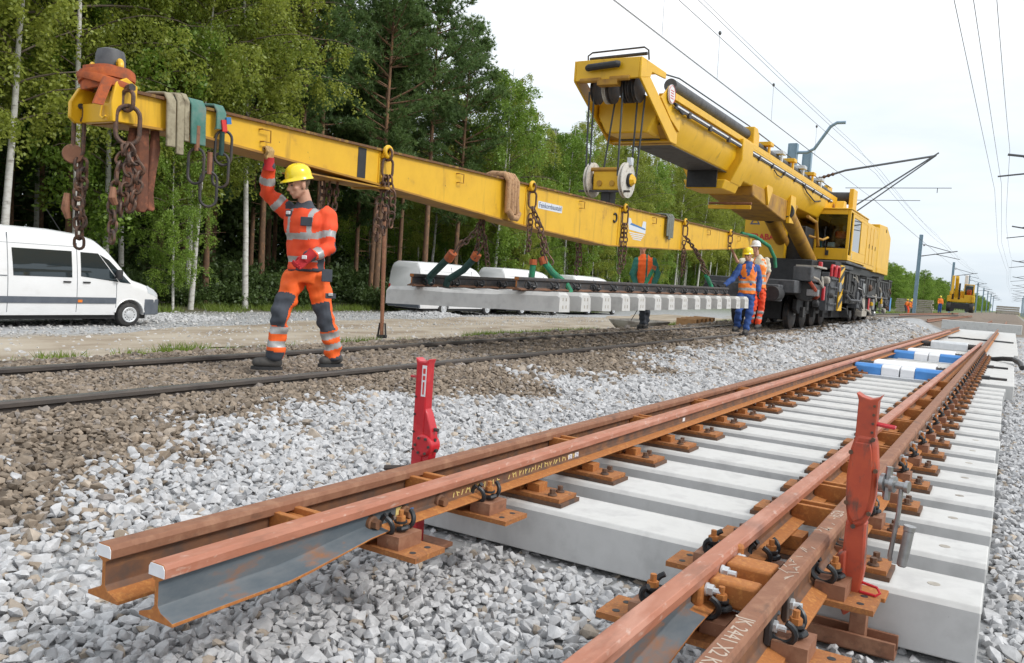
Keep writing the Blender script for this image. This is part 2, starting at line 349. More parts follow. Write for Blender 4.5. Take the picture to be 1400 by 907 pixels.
# ================================================================ terrain
XC = -6.35                      # centre of the old track
def z_old(y): return np.interp(y, [-30,3,8,20,26,36,43,60,3000], [.05,.06,.08,.12,.16,.28,.36,.45,.45])
def noise2(x, y, s, seed=0):
    r = np.random.default_rng(seed); o = np.zeros_like(x, dtype=float)
    for k in range(4):
        for _ in range(4):
            a = r.uniform(0, 2*np.pi); ph = r.uniform(0, 2*np.pi); w = s*2**k*r.uniform(.7,1.3)
            o += np.sin((x*np.cos(a)+y*np.sin(a))*w + ph)/(1.8**k)
    return o/5.0
def ground(x, y):
    x = np.asarray(x, float); y = np.asarray(y, float)
    old = z_old(y) - .085
    far = np.clip((y-55)/30, 0, 1)
    xs = np.array([-3000,-24,-16,-12,-9.6,-8.3,-7.9,-5.0,-4.6,-3.3,-2.8,.35,1.0,2.4,3000])
    def col(k):
        lowl = -1.0*(1-far) - .35*far
        return [lowl, lowl, lowl+.03, (old-.62)*(1-far)+(-.25)*far, (old-.42)*(1-far)+(.05)*far, old-.08, old, old, old-.03, -.19, -.25, -.25, -.27, -.62, -.7][k] + 0*x
    z = col(0)
    for k in range(len(xs)-1):
        t = np.clip((x-xs[k])/(xs[k+1]-xs[k]), 0, 1)
        z = np.where(x >= xs[k], col(k)*(1-t) + col(k+1)*t, z)
    rough = np.interp(x, [-40,-26,-9,-7.9,-5,-2.8,.3,2,5], [.25,.06,.05,.012,.02,.012,.012,.05,.1])
    return z + rough*noise2(x, y, .9, 3)*.7
def brown_border(y): return np.interp(y, [-5,2.0,2.6,3.4,4.4,5.6,6.4,7.6,8.8,10,11.7,14,16.8,25,50], [-3.7,-3.75,-3.85,-4.3,-4.4,-4.75,-4.35,-4.05,-4.5,-4.25,-4.35,-4.75,-4.7,-5.0,-5.3])

gx = np.unique(np.concatenate([np.linspace(-3000,-60,14), np.linspace(-60,-20,50), np.linspace(-20,-8.5,60), np.linspace(-8.5,3,120), np.linspace(3,40,24), np.linspace(40,3000,14)]))
gy = np.unique(np.concatenate([np.linspace(-600,-12,8), np.linspace(-12,0,16), np.linspace(0,30,180), np.linspace(30,80,100), np.linspace(80,200,50), np.linspace(200,4000,30)]))
GX, GY = np.meshgrid(gx, gy)
GZ = ground(GX, GY)
nx, ny = len(gx), len(gy)
idx = np.arange(nx*ny).reshape(ny, nx)
quads = np.stack([idx[:-1,:-1], idx[:-1,1:], idx[1:,1:], idx[1:,:-1]], -1).reshape(-1,4)
me = bpy.data.meshes.new('ground'); me.vertices.add(nx*ny); me.vertices.foreach_set('co', np.stack([GX,GY,GZ],-1).reshape(-1))
me.loops.add(quads.size); me.loops.foreach_set('vertex_index', quads.reshape(-1)); me.polygons.add(len(quads))
me.polygons.foreach_set('loop_start', np.arange(len(quads))*4); me.polygons.foreach_set('loop_total', np.full(len(quads),4)); me.update(calc_edges=True)
me.polygons.foreach_set('use_smooth', np.ones(len(quads), bool))
nz = noise2(GX, GY, .5, 5)[...,None]; nf = noise2(GX, GY, 2.2, 6)[...,None]
def lerp(a, b, t): return np.asarray(a)*(1-t) + np.asarray(b)*t
def sm(a, b, v): t = np.clip((v-a)/(b-a),0,1); return (t*t*(3-2*t))
X3 = GX[...,None]; Y3 = GY[...,None]
c_forest = np.array([.045,.042,.025]); c_grass = np.array([.20,.19,.085]); c_dirt = np.array([.33,.275,.205]); c_brown = np.array([.135,.105,.08]); c_grey = np.array([.34,.345,.35]); c_soil = np.array([.19,.145,.10])
colr = np.ones((ny,nx,3))*c_forest
colr = lerp(colr, lerp(c_grass, c_forest, .55), sm(-29,-27,X3+.8*nz))
colr = lerp(colr, c_grey*1.15, sm(-26.5,-25,X3+1.0*nz))
colr = lerp(colr, c_dirt*1.1, sm(-18.8,-17.6,X3+1.3*nz+.5*nf))
colr = lerp(colr, c_soil, sm(-13.6,-13.0,X3+1.0*nz+.8*nf))
colr = lerp(colr, lerp(c_grass, c_dirt, .55), sm(-12.0,-11.2,X3+.8*nz+.6*nf))
colr = lerp(colr, c_brown, sm(-9.3,-8.6,X3+.3*nf))
colr = lerp(colr, c_grey*1.05, sm(-.15,.15,X3-brown_border(GY)[...,None]+.25*nf))
colr = lerp(colr, c_grass, sm(2.0,2.8,X3+.4*nf))
fary = sm(52,56,Y3+2*nf)*sm(-13,-11,X3)*(1-sm(1.6,2.4,X3)); colr = lerp(colr, c_brown*1.45, fary)
fg = sm(60,90,Y3)*sm(-12,-15,X3); colr = lerp(colr, np.array([.12,.16,.05]), fg)
ca = me.color_attributes.new('col', 'FLOAT_COLOR', 'POINT'); ca.data.foreach_set('color', np.concatenate([colr, np.ones((ny,nx,1))],-1).reshape(-1))
MT['ground'] = mat('ground', (.62,.62,.62), (1.15,1.15,1.15), scale=5, rough=.95, lo=.3, hi=.7, attr=('col','GEOMETRY'), bump=.03, bscale=14, detail=10)
me.materials.append(MT['ground'])
tag(link(bpy.data.objects.new('ground', me)), None, None, kind='structure')

# dirt road beside the track, a thin sheet over the ground
ry = np.linspace(-10, 60, 150); us = np.linspace(0, 1, 14); b = B(); vs = []
for y in ry:
    a0 = float(np.interp(y,[10,24],[-17.9,-22.2])) + .5*math.sin(y*.31) + .3*math.sin(y*1.1); a1 = -13.3 + .45*math.sin(y*.27+1) + .35*math.sin(y*.9) + .15*math.sin(y*2.7)
    for u in us:
        x = a0*(1-u)+a1*u; rut = .02 - .05*(math.exp(-((u-.3)/.07)**2)+math.exp(-((u-.72)/.07)**2)) if 0 < u < 1 else -.012
        vs.append((x, y, float(ground(x, y)) + .024 + rut*.4))
fs = [(i*14+j, i*14+j+1, (i+1)*14+j+1, (i+1)*14+j) for i in range(149) for j in range(13)]
b.add(vs, fs)
MT['road'] = mat('road', (.25,.195,.14), (.36,.30,.23), (.43,.375,.30), scale=.9, rough=.95, bump=.02, bscale=9, detail=10, stretch=(1,.45,1))
o = ob('dirt_road', b, MT['road'], smooth=60); tag(o, None, None, kind='structure')

# ================================================================ ballast stones (gravel: nobody could count it)
stones = bpy.data.collections.new('stones')
def stone_mat(name):
    m = mat(name, (.70,.70,.70), (1.1,1.1,1.1), scale=26, rough=.9, attr=('scol','INSTANCER'), bump=.0015, bscale=130, lo=.3, hi=.7)
    return m
MT['stone'] = stone_mat('stone')
for k in range(14):
    r = np.random.default_rng(100+k); n = 15
    p = r.normal(size=(n,3)); p /= np.linalg.norm(p,axis=1)[:,None]; p *= r.uniform(.8,1.05,(n,1)); p *= np.array([1.0, r.uniform(.66,.95), r.uniform(.52,.78)])*.5
    bm = bmesh.new()
    for q in p: bm.verts.new(q)
    bmesh.ops.convex_hull(bm, input=bm.verts); 
    bmesh.ops.delete(bm, geom=[v for v in bm.verts if not v.link_faces], context='VERTS')
    m2 = bpy.data.meshes.new('stone'); bm.to_mesh(m2); bm.free(); m2.materials.append(MT['stone'])
    stones.objects.link(bpy.data.objects.new('stone', m2))
gn = bpy.data.node_groups.new('scatter_stones', 'GeometryNodeTree')
gn.interface.new_socket('Geometry', in_out='INPUT', socket_type='NodeSocketGeometry'); gn.interface.new_socket('Geometry', in_out='OUTPUT', socket_type='NodeSocketGeometry')
gi = gn.nodes.new('NodeGroupInput'); go = gn.nodes.new('NodeGroupOutput'); ip = gn.nodes.new('GeometryNodeInstanceOnPoints'); ci = gn.nodes.new('GeometryNodeCollectionInfo')
ci.inputs['Collection'].default_value = stones; ci.inputs['Separate Children'].default_value = True; ci.inputs['Reset Children'].default_value = True
ip.inputs['Pick Instance'].default_value = True
def nattr(nm, dt):
    a = gn.nodes.new('GeometryNodeInputNamedAttribute'); a.data_type = dt; a.inputs['Name'].default_value = nm; return a.outputs[0]
gn.links.new(gi.outputs[0], ip.inputs['Points']); gn.links.new(ci.outputs[0], ip.inputs['Instance'])
gn.links.new(nattr('sidx','INT'), ip.inputs['Instance Index']); gn.links.new(nattr('srot','FLOAT_VECTOR'), ip.inputs['Rotation']); gn.links.new(nattr('sscl','FLOAT'), ip.inputs['Scale'])
gn.links.new(ip.outputs[0], go.inputs[0])
def scatter(name, label, P, size, colr, z_add=0, cat='ballast'):
    n = len(P); me = bpy.data.meshes.new(name); me.vertices.add(n); me.vertices.foreach_set('co', P.reshape(-1))
    a = me.attributes.new('sidx','INT','POINT'); a.data.foreach_set('value', RNG.integers(0,14,n).astype(np.int32))
    a = me.attributes.new('srot','FLOAT_VECTOR','POINT'); rt = RNG.uniform(0,6.28,(n,3)); rt[:,:2] = RNG.normal(0,.5,(n,2)); a.data.foreach_set('vector', rt.reshape(-1))
    a = me.attributes.new('sscl','FLOAT','POINT'); a.data.foreach_set('value', size)
    a = me.attributes.new('scol','FLOAT_COLOR','POINT'); a.data.foreach_set('color', np.concatenate([colr, np.ones((n,1))],1).reshape(-1))
    me.update(); o = bpy.data.objects.new(name, me); COL.objects.link(o)
    m = o.modifiers.new('scatter','NODES'); m.node_group = gn
    return tag(o, label, cat, kind='stuff')
CF = np.array(FWD); CR = np.array(RIGHT); CDN = np.array(DOWN)
def inview(P, mg=.30):
    d = P - np.array(CAMLOC); z = d@CF; u = (d@CR)/z; v = (d@CDN)/z
    return (z > .3) & (np.abs(u) < 700/1150+mg+.35/np.maximum(z,.5)) & (v < 453.5/1150+mg+.2/np.maximum(z,.5))
def jgrid(x0, x1, y0, y1, s):
    xs = np.arange(x0, x1, s); ys = np.arange(y0, y1, s); a, c = np.meshgrid(xs, ys); a = a.ravel(); c = c.ravel()
    return a + RNG.uniform(-.5,.5,a.size)*s, c + RNG.uniform(-.5,.5,a.size)*s
zones = [(0,9.5,.035),(9.5,15,.050),(15,26,.072),(26,46,.11)]
PW=[];SW=[];CW=[];PB=[];SB=[];CB=[]
for d0, d1, s in zones:
    x, y = jgrid(-9.6, 2.6, .6, 46, s)
    P = np.stack([x,y,ground(x,y)],1); dep = (P-np.array(CAMLOC))@CF
    k = (dep >= d0) & (dep < d1) & inview(P); x,y,P = x[k],y[k],P[k]
    k = ~((x > -2.76) & (x < .015) & (y > 3.60))                         # not where the new sleepers lie
    k &= ~((x > -2.56) & (x < -2.20) & (y > 3.10) & (y < 3.44)) & ~((x > -.62) & (x < -.24) & (y > 3.37) & (y < 3.54))
    k &= ~((np.abs(x+5.60) < .055) | (np.abs(x+7.10) < .055))             # not through the old rails
    x,y,P = x[k],y[k],P[k]; n = len(x)
    nn = noise2(x,y,2.5,9)*.6 + noise2(x,y,8,19)*.25 + RNG.normal(0,.24,n)
    white = (x - brown_border(y) + nn) > 0
    big = np.where(white & (x < -2.9), 1.20, .96)
    sz = s*1.62*RNG.lognormal(0,.26,n)*big
    heap = np.where((x < -2.9) & (x > -5.0), .03*noise2(x,y,6,21), 0)
    P[:,2] += RNG.uniform(-.006,.024,n)*(s/.04)**.5 + heap; low = (y > 3.40) & (x > -2.76) & (x < .03); P[low,2] -= .022
    g = RNG.uniform(.40,.57,n)[:,None]*np.array([1,1.0,1.015]); 
    tan = (RNG.uniform(size=n) < .10)[:,None]; g = np.where(tan, g*np.array([.85,.72,.58]), g)
    br = RNG.uniform(.17,.34,n)[:,None]*np.array([1,.80,.61]); grey = (RNG.uniform(size=n) < .2)[:,None]; br = np.where(grey, br*np.array([1.1,1.2,1.4]), br)
    PW.append(P[white]);SW.append(sz[white]);CW.append(g[white]); PB.append(P[~white]);SB.append(sz[~white]);CB.append(br[~white])
# second loose layer in front, for piled stones
for sel, LP, LS, LC in ((1,PW,SW,CW),(0,PB,SB,CB)):
    x, y = jgrid(-7.9, 1.6, .6, 12, .075); 
    k = ~((x > -2.82) & (x < .05) & (y > 3.45)) & ~((x > -2.58) & (x < -2.18) & (y > 3.08) & (y < 3.46)) & ~((x > -.64) & (x < -.22) & (y > 3.34) & (y < 3.56)) & ~((np.abs(x+5.60) < .075) | (np.abs(x+7.10) < .075)) & ((x-brown_border(y)+noise2(x,y,2.5,9)*.5 > 0) == bool(sel))
    x,y = x[k],y[k]; P = np.stack([x,y,ground(x,y)+.026],1); v = inview(P); P = P[v]; n = len(P)
    near_rail = (np.abs(P[:,0]+6.35) < .9); P[near_rail,2] -= .016
    LP.append(P); LS.append(.057*RNG.lognormal(0,.25,n)); 
    LC.append(RNG.uniform(.40,.58,n)[:,None]*np.array([1,1,1.015]) if sel else RNG.uniform(.17,.34,n)[:,None]*np.array([1,.80,.61]))
scatter('pale_ballast', 'loose pale grey crushed stone lying around the new turnout', np.concatenate(PW), np.concatenate(SW), np.concatenate(CW))
scatter('brown_ballast', 'brown weathered crushed stone packed around the old track', np.concatenate(PB), np.concatenate(SB), np.concatenate(CB))
# grit on the yard and along the road
x, y = jgrid(-26, -8.2, 2, 46, .17); k = RNG.uniform(size=x.size) < np.interp(x, [-26,-19,-18,-13.6,-13,-12.6,-11.6,-11,-9.6,-8.3], [.55,.6,.28,.22,.5,.6,.45,.5,.8,.8]); x,y = x[k],y[k]
P = np.stack([x,y,ground(x,y)+.015],1); k = inview(P); P = P[k]; n = len(P)
scatter('yard_gravel', 'fine pale gravel strewn over the yard by the forest', P, .075*RNG.lognormal(0,.35,n), RNG.uniform(.38,.58,n)[:,None]*np.array([1,.98,.95]), cat='gravel')
for cx, cy, rx, rr, hh, nm, lb in ((-24.2,32.6,1.3,2.4,.34,'gravel_heap','low heap of pale gravel in front of the parked vans'),(-23.0,17.2,.9,2.6,.16,'gravel_heap','flat pale gravel heap beside the front of the white van')):
    n = 2600; a = RNG.uniform(0,6.283,n); q = np.sqrt(RNG.uniform(0,1,n)); x = cx+q*np.cos(a)*rx; y = cy+q*np.sin(a)*rr
    P = np.stack([x,y,ground(x,y)+hh*(1-q)**1.2+RNG.uniform(-.01,.03,n)],1)
    scatter(nm, lb, P, .11*RNG.lognormal(0,.3,n), RNG.uniform(.42,.62,n)[:,None]*np.array([1,1,1.01]), cat='gravel')

# ================================================================ rails
RP = [(-.075,0),(.075,0),(.075,.012),(.022,.030),(.0085,.045),(.0085,.118),(.035,.131),(.036,.158),(.028,.172),(-.028,.172),(-.036,.158),(-.035,.131),(-.0085,.118),(-.0085,.045),(-.022,.030),(-.075,.012)]
RMAT = [2,2,2,1,1,1,0,0,0,0,0,1,1,1,2,2]         # material per profile edge: head, web, foot
def rail_mesh(name, st, mats, prof=RP):            # st: list of (x, y, z, lift) ; lift raises the foot
    b = B(); n = len(prof); vs = []; fs = []; ms = []
    for x, y, z, lf in st:
        for px, pz in prof:
            q = max(0, 1 - pz/.118); vs.append((x+px, y, z + pz + lf*q))
    for i in range(len(st)-1):
        for j in range(n):
            j2 = (j+1)%n; fs.append((i*n+j,i*n+j2,(i+1)*n+j2,(i+1)*n+j)); ms.append(RMAT[j])
    fs += [tuple(range(n-1,-1,-1)), tuple((len(st)-1)*n+j for j in range(n))]; ms += [2,2]
    b.add(vs, fs, ms); return mesh(name, b, mats, smooth=30)
# old track
ot = thing('old_track', 'old running track with dark rails in brown ballast under the crane', 'railway track', (XC,10,0))
for xx in (-5.60,-7.10):
    ys = [-4]+list(np.arange(0,60,2.0))+[70,80,90]
    st = [(xx + (0 if y < 55 else ((y-55)/35)**2*1.2), y, float(z_old(y))-.172, 0) for y in ys]
    me = rail_mesh('rail', st, [MT['old_rail']]*3)
    me.materials[0] = MT['rail_shine']
    for p in me.polygons:      # only the running surface is worn bright
        if p.material_index == 0 and p.normal.z < .7: p.material_index = 1
    ob('rail', me, None, ot, loc=(0,0,0))

# ================================================================ new turnout panel
ZR = .04                         # rail foot height over the sleeper tops
to = thing('turnout_panel', 'new turnout panel of rusty rails on pale concrete sleepers resting on ballast', 'railway switch', (-1.35,8,-.22))
# sleepers
sb = B(); hw = .15; 
def sleeper_mesh(x0, x1, w, h=.22, ch=.028, name='sleeper', mats=None):
    b = B(); pts = []
    for x in (x0, x1): pts.append([(x,-w,-h),(x,w,-h),(x,w-.008,-ch),(x,w-ch-.006,0),(x,-w+ch+.006,0),(x,-w+.008,-ch)])
    b.loft(pts); return mesh(name, b, mats or [MT['concrete'], MT['concrete_grey']], smooth=0)
sm_me = sleeper_mesh(-2.75, 0.0, .190, ch=.020)
for p in sm_me.polygons: p.material_index = 0 if p.normal.z > .3 else 1
SY = [3.72 + .625*k for k in range(17)]
for k, y in enumerate(SY):
    o = ob('sleeper', sm_me, None, to, bev=.006); o.location = Vector((RNG.uniform(-.012,.012), y, 0)) - to.location
    bb = B()
    bb.cyl((-.17,y,-.002),(-.17,y,.0015),.024,n=14)
    ob('cast_mark', bb, MT['concrete_old'], o, loc=Vector((0,0,0))-o.location-to.location+Vector((0,0,0)), world=False) if k < 8 else None
# long flat bearers further on
yb = 14.6; kk = 0
while yb < 49:
    ln = 1.75 if kk < 6 else 2.9
    b = B(); b.box(-2.7, .12 if kk < 6 else .22, yb, yb+ln-.06, -.23, -.002)
    ob('bearer_slab', b, MT['concrete'], to, bev=.012); yb += ln; kk += 1
# rails
def conv(y, a, c, y0=1.5, y1=27): t = min(1, max(0, (y-y0)/(y1-y0))); return a + (c-a)*t
yst = [1.54,1.8,2.0,2.1,2.2,2.3,2.4,2.5,2.7,3,4,5,6,8,10,12,14,16,18,20,22,24,26.5]
lift = lambda y: .058*min(1, max(0,(y-2.02)/.42))**1.0
lt = [(-2.036, y, ZR, lift(y)) for y in yst] 
lt += [(-2.036-.0, y, ZR, .058) for y in (30,37)]
ls = [(conv(y,-2.285,-2.17), y, ZR, 0) for y in yst+[30,36,42,46]]
rt = [(conv(y,-.80,-.665), y, ZR, lift(y)) for y in yst]
rs = [(-.548, y, ZR, 0) for y in yst+[30,36,42,47]]
stock_m = [MT['rust'], MT['web_brown'], MT['rust_orange']]; sw_m = [MT['primer'], MT['web_brown'], MT['rust_orange']]
r_ls = ob('stock_rail', rail_mesh('stock_rail', ls, stock_m), None, to, bev=.002)
r_rs = ob('stock_rail', rail_mesh('stock_rail', rs, stock_m), None, to, bev=.002)
def switch(st):
    me = rail_mesh('switch_rail', st, sw_m + [MT['web_grey']])
    for p in me.polygons:
        if p.material_index == 1 and p.center.y < 2.75: p.material_index = 3
        if p.material_index == 2 and p.center.y < 2.5 and p.normal.z > .3 : p.material_index = 3
    return ob('switch_rail', me, None, to, bev=.002)
r_lt = switch(lt); r_rt = switch(rt)
r_ls['label'] = 'brown rusty stock rail on the left, its head end painted white'; r_lt['label'] = 'red primed switch rail on the left with a grey web'
r_rs['label'] = 'brown rusty stock rail on the right with chalk writing'; r_rt['label'] = 'red primed switch rail on the right'
def paint_end(x, par):
    b = B(); b.prism([(x-.034,ZR+.133),(x+.034,ZR+.133),(x+.034,ZR+.158),(x+.026,ZR+.169),(x-.026,ZR+.169),(x-.034,ZR+.158)], 1, 1.5375, 1.5395)
    ob('end_paint', b, MT['white_paint'], par)
paint_end(-2.036, r_lt); paint_end(-2.285, r_ls)
# base plates -------------------------------------------------------
def coil_clip():                 # springy black rail clip with its stud and nut, local: rail towards -x
    b = B(); r = .0100
    for s in (-1,1):
        pts = []
        for t in np.linspace(0, 1, 15):
            a = t*1.62*math.pi
            pts.append((-.028+.044*math.cos(a+2.3)-.004*t, s*(.022+.052*t), .046+.037*math.sin(a+2.3)+.004*t))
        b.tube(pts, r, 7)
    b.tube([(.002,-.02,.03),(.022,-.018,.035),(.03,0,.037),(.022,.018,.035),(.002,.02,.03)], r, 7)
    b.lathe([(.022,.050),(.026,.053),(.026,.060),(.010,.060)], (0,0,0), (0,0,1), 12)
    return b
clip_me = mesh('clip', coil_clip(), MT['clip'])
b = B(); b.hexbolt((0,0,.060),(0,0,1),.0195,.022); b.cyl((0,0,.08),(0,0,.105),.0105,n=8); nut_me = mesh('stud', b, MT['rust_orange'])
b = B(); b.lathe([(.020,0),(.024,.003),(.021,.010)],(0,0,0),(0,0,1),12); b.hexbolt((0,0,.010),(0,0,1),.015,.022); bolt_me = mesh('bolt', b, MT['rust_dark'])
b = B(); b.lathe([(.022,0),(.022,.007)],(0,0,0),(1,0,0),12); b.hexbolt((.007,0,0),(1,0,0),.0195,.018); b.cyl((.02,0,0),(.05,0,0),.0105,n=8); galv_me = mesh('galvanised_bolt', b, MT['galv'])
b = B(); b.lathe([(.030,0),(.028,.012),(.02,.016)],(0,0,0),(1,0,0),14); b.hexbolt((.014,0,0),(1,0,0),.021,.026); wb_me = mesh('web_bolt', b, MT['web_brown'])
b = B(); b.box(-.25,.24,-.092,.092,-.02,0); plate_me = mesh('base_plate', b, [MT['rust_plate']])
b = B(); b.box(-.26,.255,-.10,.10,-.039,-.0205); pad_me = mesh('pad', b, MT['rust_dark'])
b = B(); b.box(-.052,.052,-.07,.07,0,.052); rib_me = mesh('rib_block', b, MT['rust'])
b = B(); b.box(.03,.098,-.042,.042,0,.040); b.box(-.12,0,-.06,.06,0,.055); slide_me = mesh('slide_chair', b, MT['rust_orange'])
hole = B(); [hole.cyl((dx,dy,-.0005),(dx,dy,.0012),.013,n=12) for dx, dy in ((0,-.045),(0,.045))]; hole_me = mesh('bolt_hole', hole, MT['black'])
def sub(me, par, loc, rot=None):
    o = bpy.data.objects.new(me.name, me); COL.objects.link(o); o.parent = par; o.location = loc
    if rot: o.rotation_euler = rot
    return o
def plate(x, y, kind, flip=False, z=.04, loose=False):
    p = bpy.data.objects.new('base_plate', plate_me); COL.objects.link(p); p.parent = to; p.location = Vector((x,y,z)) - to.location
    p.rotation_euler = (0,0,math.pi if flip else RNG.normal(0,.008))
    if not loose: sub(pad_me, p, (0,0,0))
    if kind == 'slide':
        sub(slide_me, p, (.0,0,0))
        for dy in (-.045,.045): sub(bolt_me, p, (.165+RNG.normal(0,.004),dy,0), (0,0,RNG.uniform(0,1)))
    else:
        sub(rib_me, p, (.088,0,0)); sub(clip_me, p, (.088,0,.034)); sub(nut_me, p, (.088,0,.030), (0,0,RNG.uniform(0,1)))
        if loose: sub(hole_me, p, (.19,0,0))
        else:
            for dy in (-.045,.045): sub(bolt_me, p, (.185,dy,0), (0,0,RNG.uniform(0,1)))
    return p
for k, y in enumerate(SY):
    plate(-2.04, y-.02, 'slide'); 
    plate(-.575, y-.02, 'clip')
    p = plate(conv(y,-.80,-.665)-.0, y-.02, 'slide', flip=True) if k < 17 else None
    sub(galv_me, r_rs, (-.538, y+.30, ZR+.085))
for y in (2.56, 3.20):
    plate(-2.04, y, 'clip', loose=True); plate(-.555, y, 'clip', loose=True); plate(-.83, y, 'clip', flip=True, loose=True)
    plate(-2.285, y, 'clip', flip=True, loose=True)
    sub(clip_me, r_rt, (-.705, y+.04, ZR+.035)); sub(nut_me, r_rt, (-.705, y+.04, ZR+.03))
    bb = B(); bb.box(-.745,-.665,y-.03,y+.11,ZR-.01,ZR+.04); ob('rib_block', bb, MT['rust'], r_rt)
# outer clips beyond, small
for k in range(20):
    y = 14.5+k*.62; 
    if k < 14: plate(-.575, y, 'clip', z=.038)
for dy in (2.42,2.62,2.86): sub(wb_me, r_lt, (-2.036+.009, dy+.05, ZR+.088))
for y in (2.30,2.52,): 
    sub(galv_me, r_rs, (-.535, y+.22, ZR+.085))
    b = B(); b.box(-.5395,-.520,y+.18,y+.26,ZR+.035,ZR+.13); ob('washer_plate', b, MT['steel_dark'], r_rs, bev=.004)
# heel casting between the right rails, with bright nuts
b = B(); b.box(-.790,-.755,2.55,3.02,ZR+.05,ZR+.135); b.box(-.755,-.60,2.62,2.70,ZR+.06,ZR+.145); b.box(-.755,-.60,2.80,2.92,ZR+.06,ZR+.150); b.box(-.76,-.58,2.70,2.80,ZR+.05,ZR+.10)
b.cyl((-.765,2.98,ZR+.10),(-.765,2.98,ZR+.168),.024,n=12)
oc = ob('heel_block', b, MT['rust_orange'], to, bev=.012)
for y, z in ((2.60,.115),(2.76,.13),(2.96,.12)): sub(galv_me, oc, (-.755,y,ZR+z)) 
# distance pieces between each pair of rails
for y in (3.95,4.45,5.2,5.9,6.6,7.4,8.3,9.3,10.5,11.8):
    x0 = conv(y,-.80,-.665)+.012; x1 = -.56; b = B()
    for d in (-.045,.045): b.box(x0,x1,y+d-.012,y+d+.012,ZR+.045,ZR+.135)
    b.box(x0,x1,y-.033,y+.033,ZR+.06,ZR+.08)
    ob('distance_piece', b, MT['rust_orange'], to, bev=.003)
for y in (2.25,3.05,4.4,5.6,6.9,8.2):
    x0 = conv(y,-2.285,-2.17)+.01; b = B()
    for d in (-.05,.05): b.box(x0,-2.045,y+d-.014,y+d+.014,ZR+.05,ZR+.142)
    b.box(x0,-2.045,y-.036,y+.036,ZR+.06,ZR+.12); ob('distance_piece', b, MT['rust_orange'], to, bev=.003)
# writing and stickers
text('chalk_writing', 'JK 2441 X2 KL', .062, MT['chalk'], r_rs, (-.565,2.30,ZR+.1725), (0,-1,0), (1,0,0), ext=.0004)
text('chalk_writing', 'R324', .058, MT['chalk'], r_rs, (-.57,3.75,ZR+.1725), (0,-1,0), (1,0,0), ext=.0004)
b = B()
for k in range(26):             # scratchy chalk patches on the rail top
    y0 = 2.62+RNG.uniform(0,.5) if k < 16 else 3.3+RNG.uniform(0,.4); x0 = -.548+RNG.uniform(-.022,.022)
    b.obox((x0,y0,ZR+.1727),(.004,RNG.uniform(.02,.05),.0006),(RNG.uniform(-1,1),.6,0))
ob('chalk_smear', b, MT['chalk'], r_rs)
b = B()
for k in range(34):
    y0 = 3.02 + k*.033 + RNG.uniform(-.008,.008) + (.08 if k > 11 else 0); zz = ZR+.060+RNG.uniform(-.004,.004); a = RNG.uniform(-.6,.6)
    b.obox((-2.0265,y0,zz+.032),(.0008,.006,.026),(0,1,a),(0,0,1)); 
    if k % 2: b.obox((-2.0265,y0+.01,zz+.036),(.0008,.018,.004),(0,1,RNG.uniform(-.5,.9)))
ob('chalk_writing', b, MT['chalk_yellow'], r_lt)
b = B(); [b.box(-2.0275,-2.0255,y,y+.045,ZR+.075,ZR+.105) for y in (4.13,4.21,)]; b.box(-2.0275,-2.0255,6.0,6.05,ZR+.075,ZR+.105); ob('sticker', b, MT['white_paint'], r_lt)
b = B()
for y in (4.13,4.21):
    for q in range(3): b.box(-2.0253,-2.0249,y+.008,y+.036,ZR+.081+q*.008,ZR+.084+q*.008)
ob('sticker_print', b, MT['letter_dark'], r_lt)
b = B(); b.box(-2.0272,-2.0262,2.62,2.68,ZR+.065,ZR+.115); ob('paint_mark', b, MT['chalk_yellow'], r_lt); b = B(); b.box(-2.0270,-2.0258,2.69,2.735,ZR+.06,ZR+.095); ob('paint_mark', b, MT['decal_blue'], r_lt)

# rusty I-shaped stand on a channel under the right stock rail
t = thing('rail_support', 'rusty steel channel with a short post under the right rail by the worn jack', 'support', (-.42,3.5,-.25))
b = B(); b.box(-.60,-.26,3.40,3.415,-.225,-.165); b.box(-.60,-.26,3.415,3.50,-.235,-.222); b.box(-.60,-.26,3.50,3.512,-.225,-.165); ob('channel', b, MT['rust'], t, bev=.003)
b = B(); b.box(-.43,-.37,3.42,3.49,-.222,-.02); ob('post', b, MT['rust'], t, bev=.003)
b = B(); b.box(-.50,-.31,3.40,3.51,-.02,-.002); ob('top_plate', b, MT['rust_orange'], t, bev=.003)

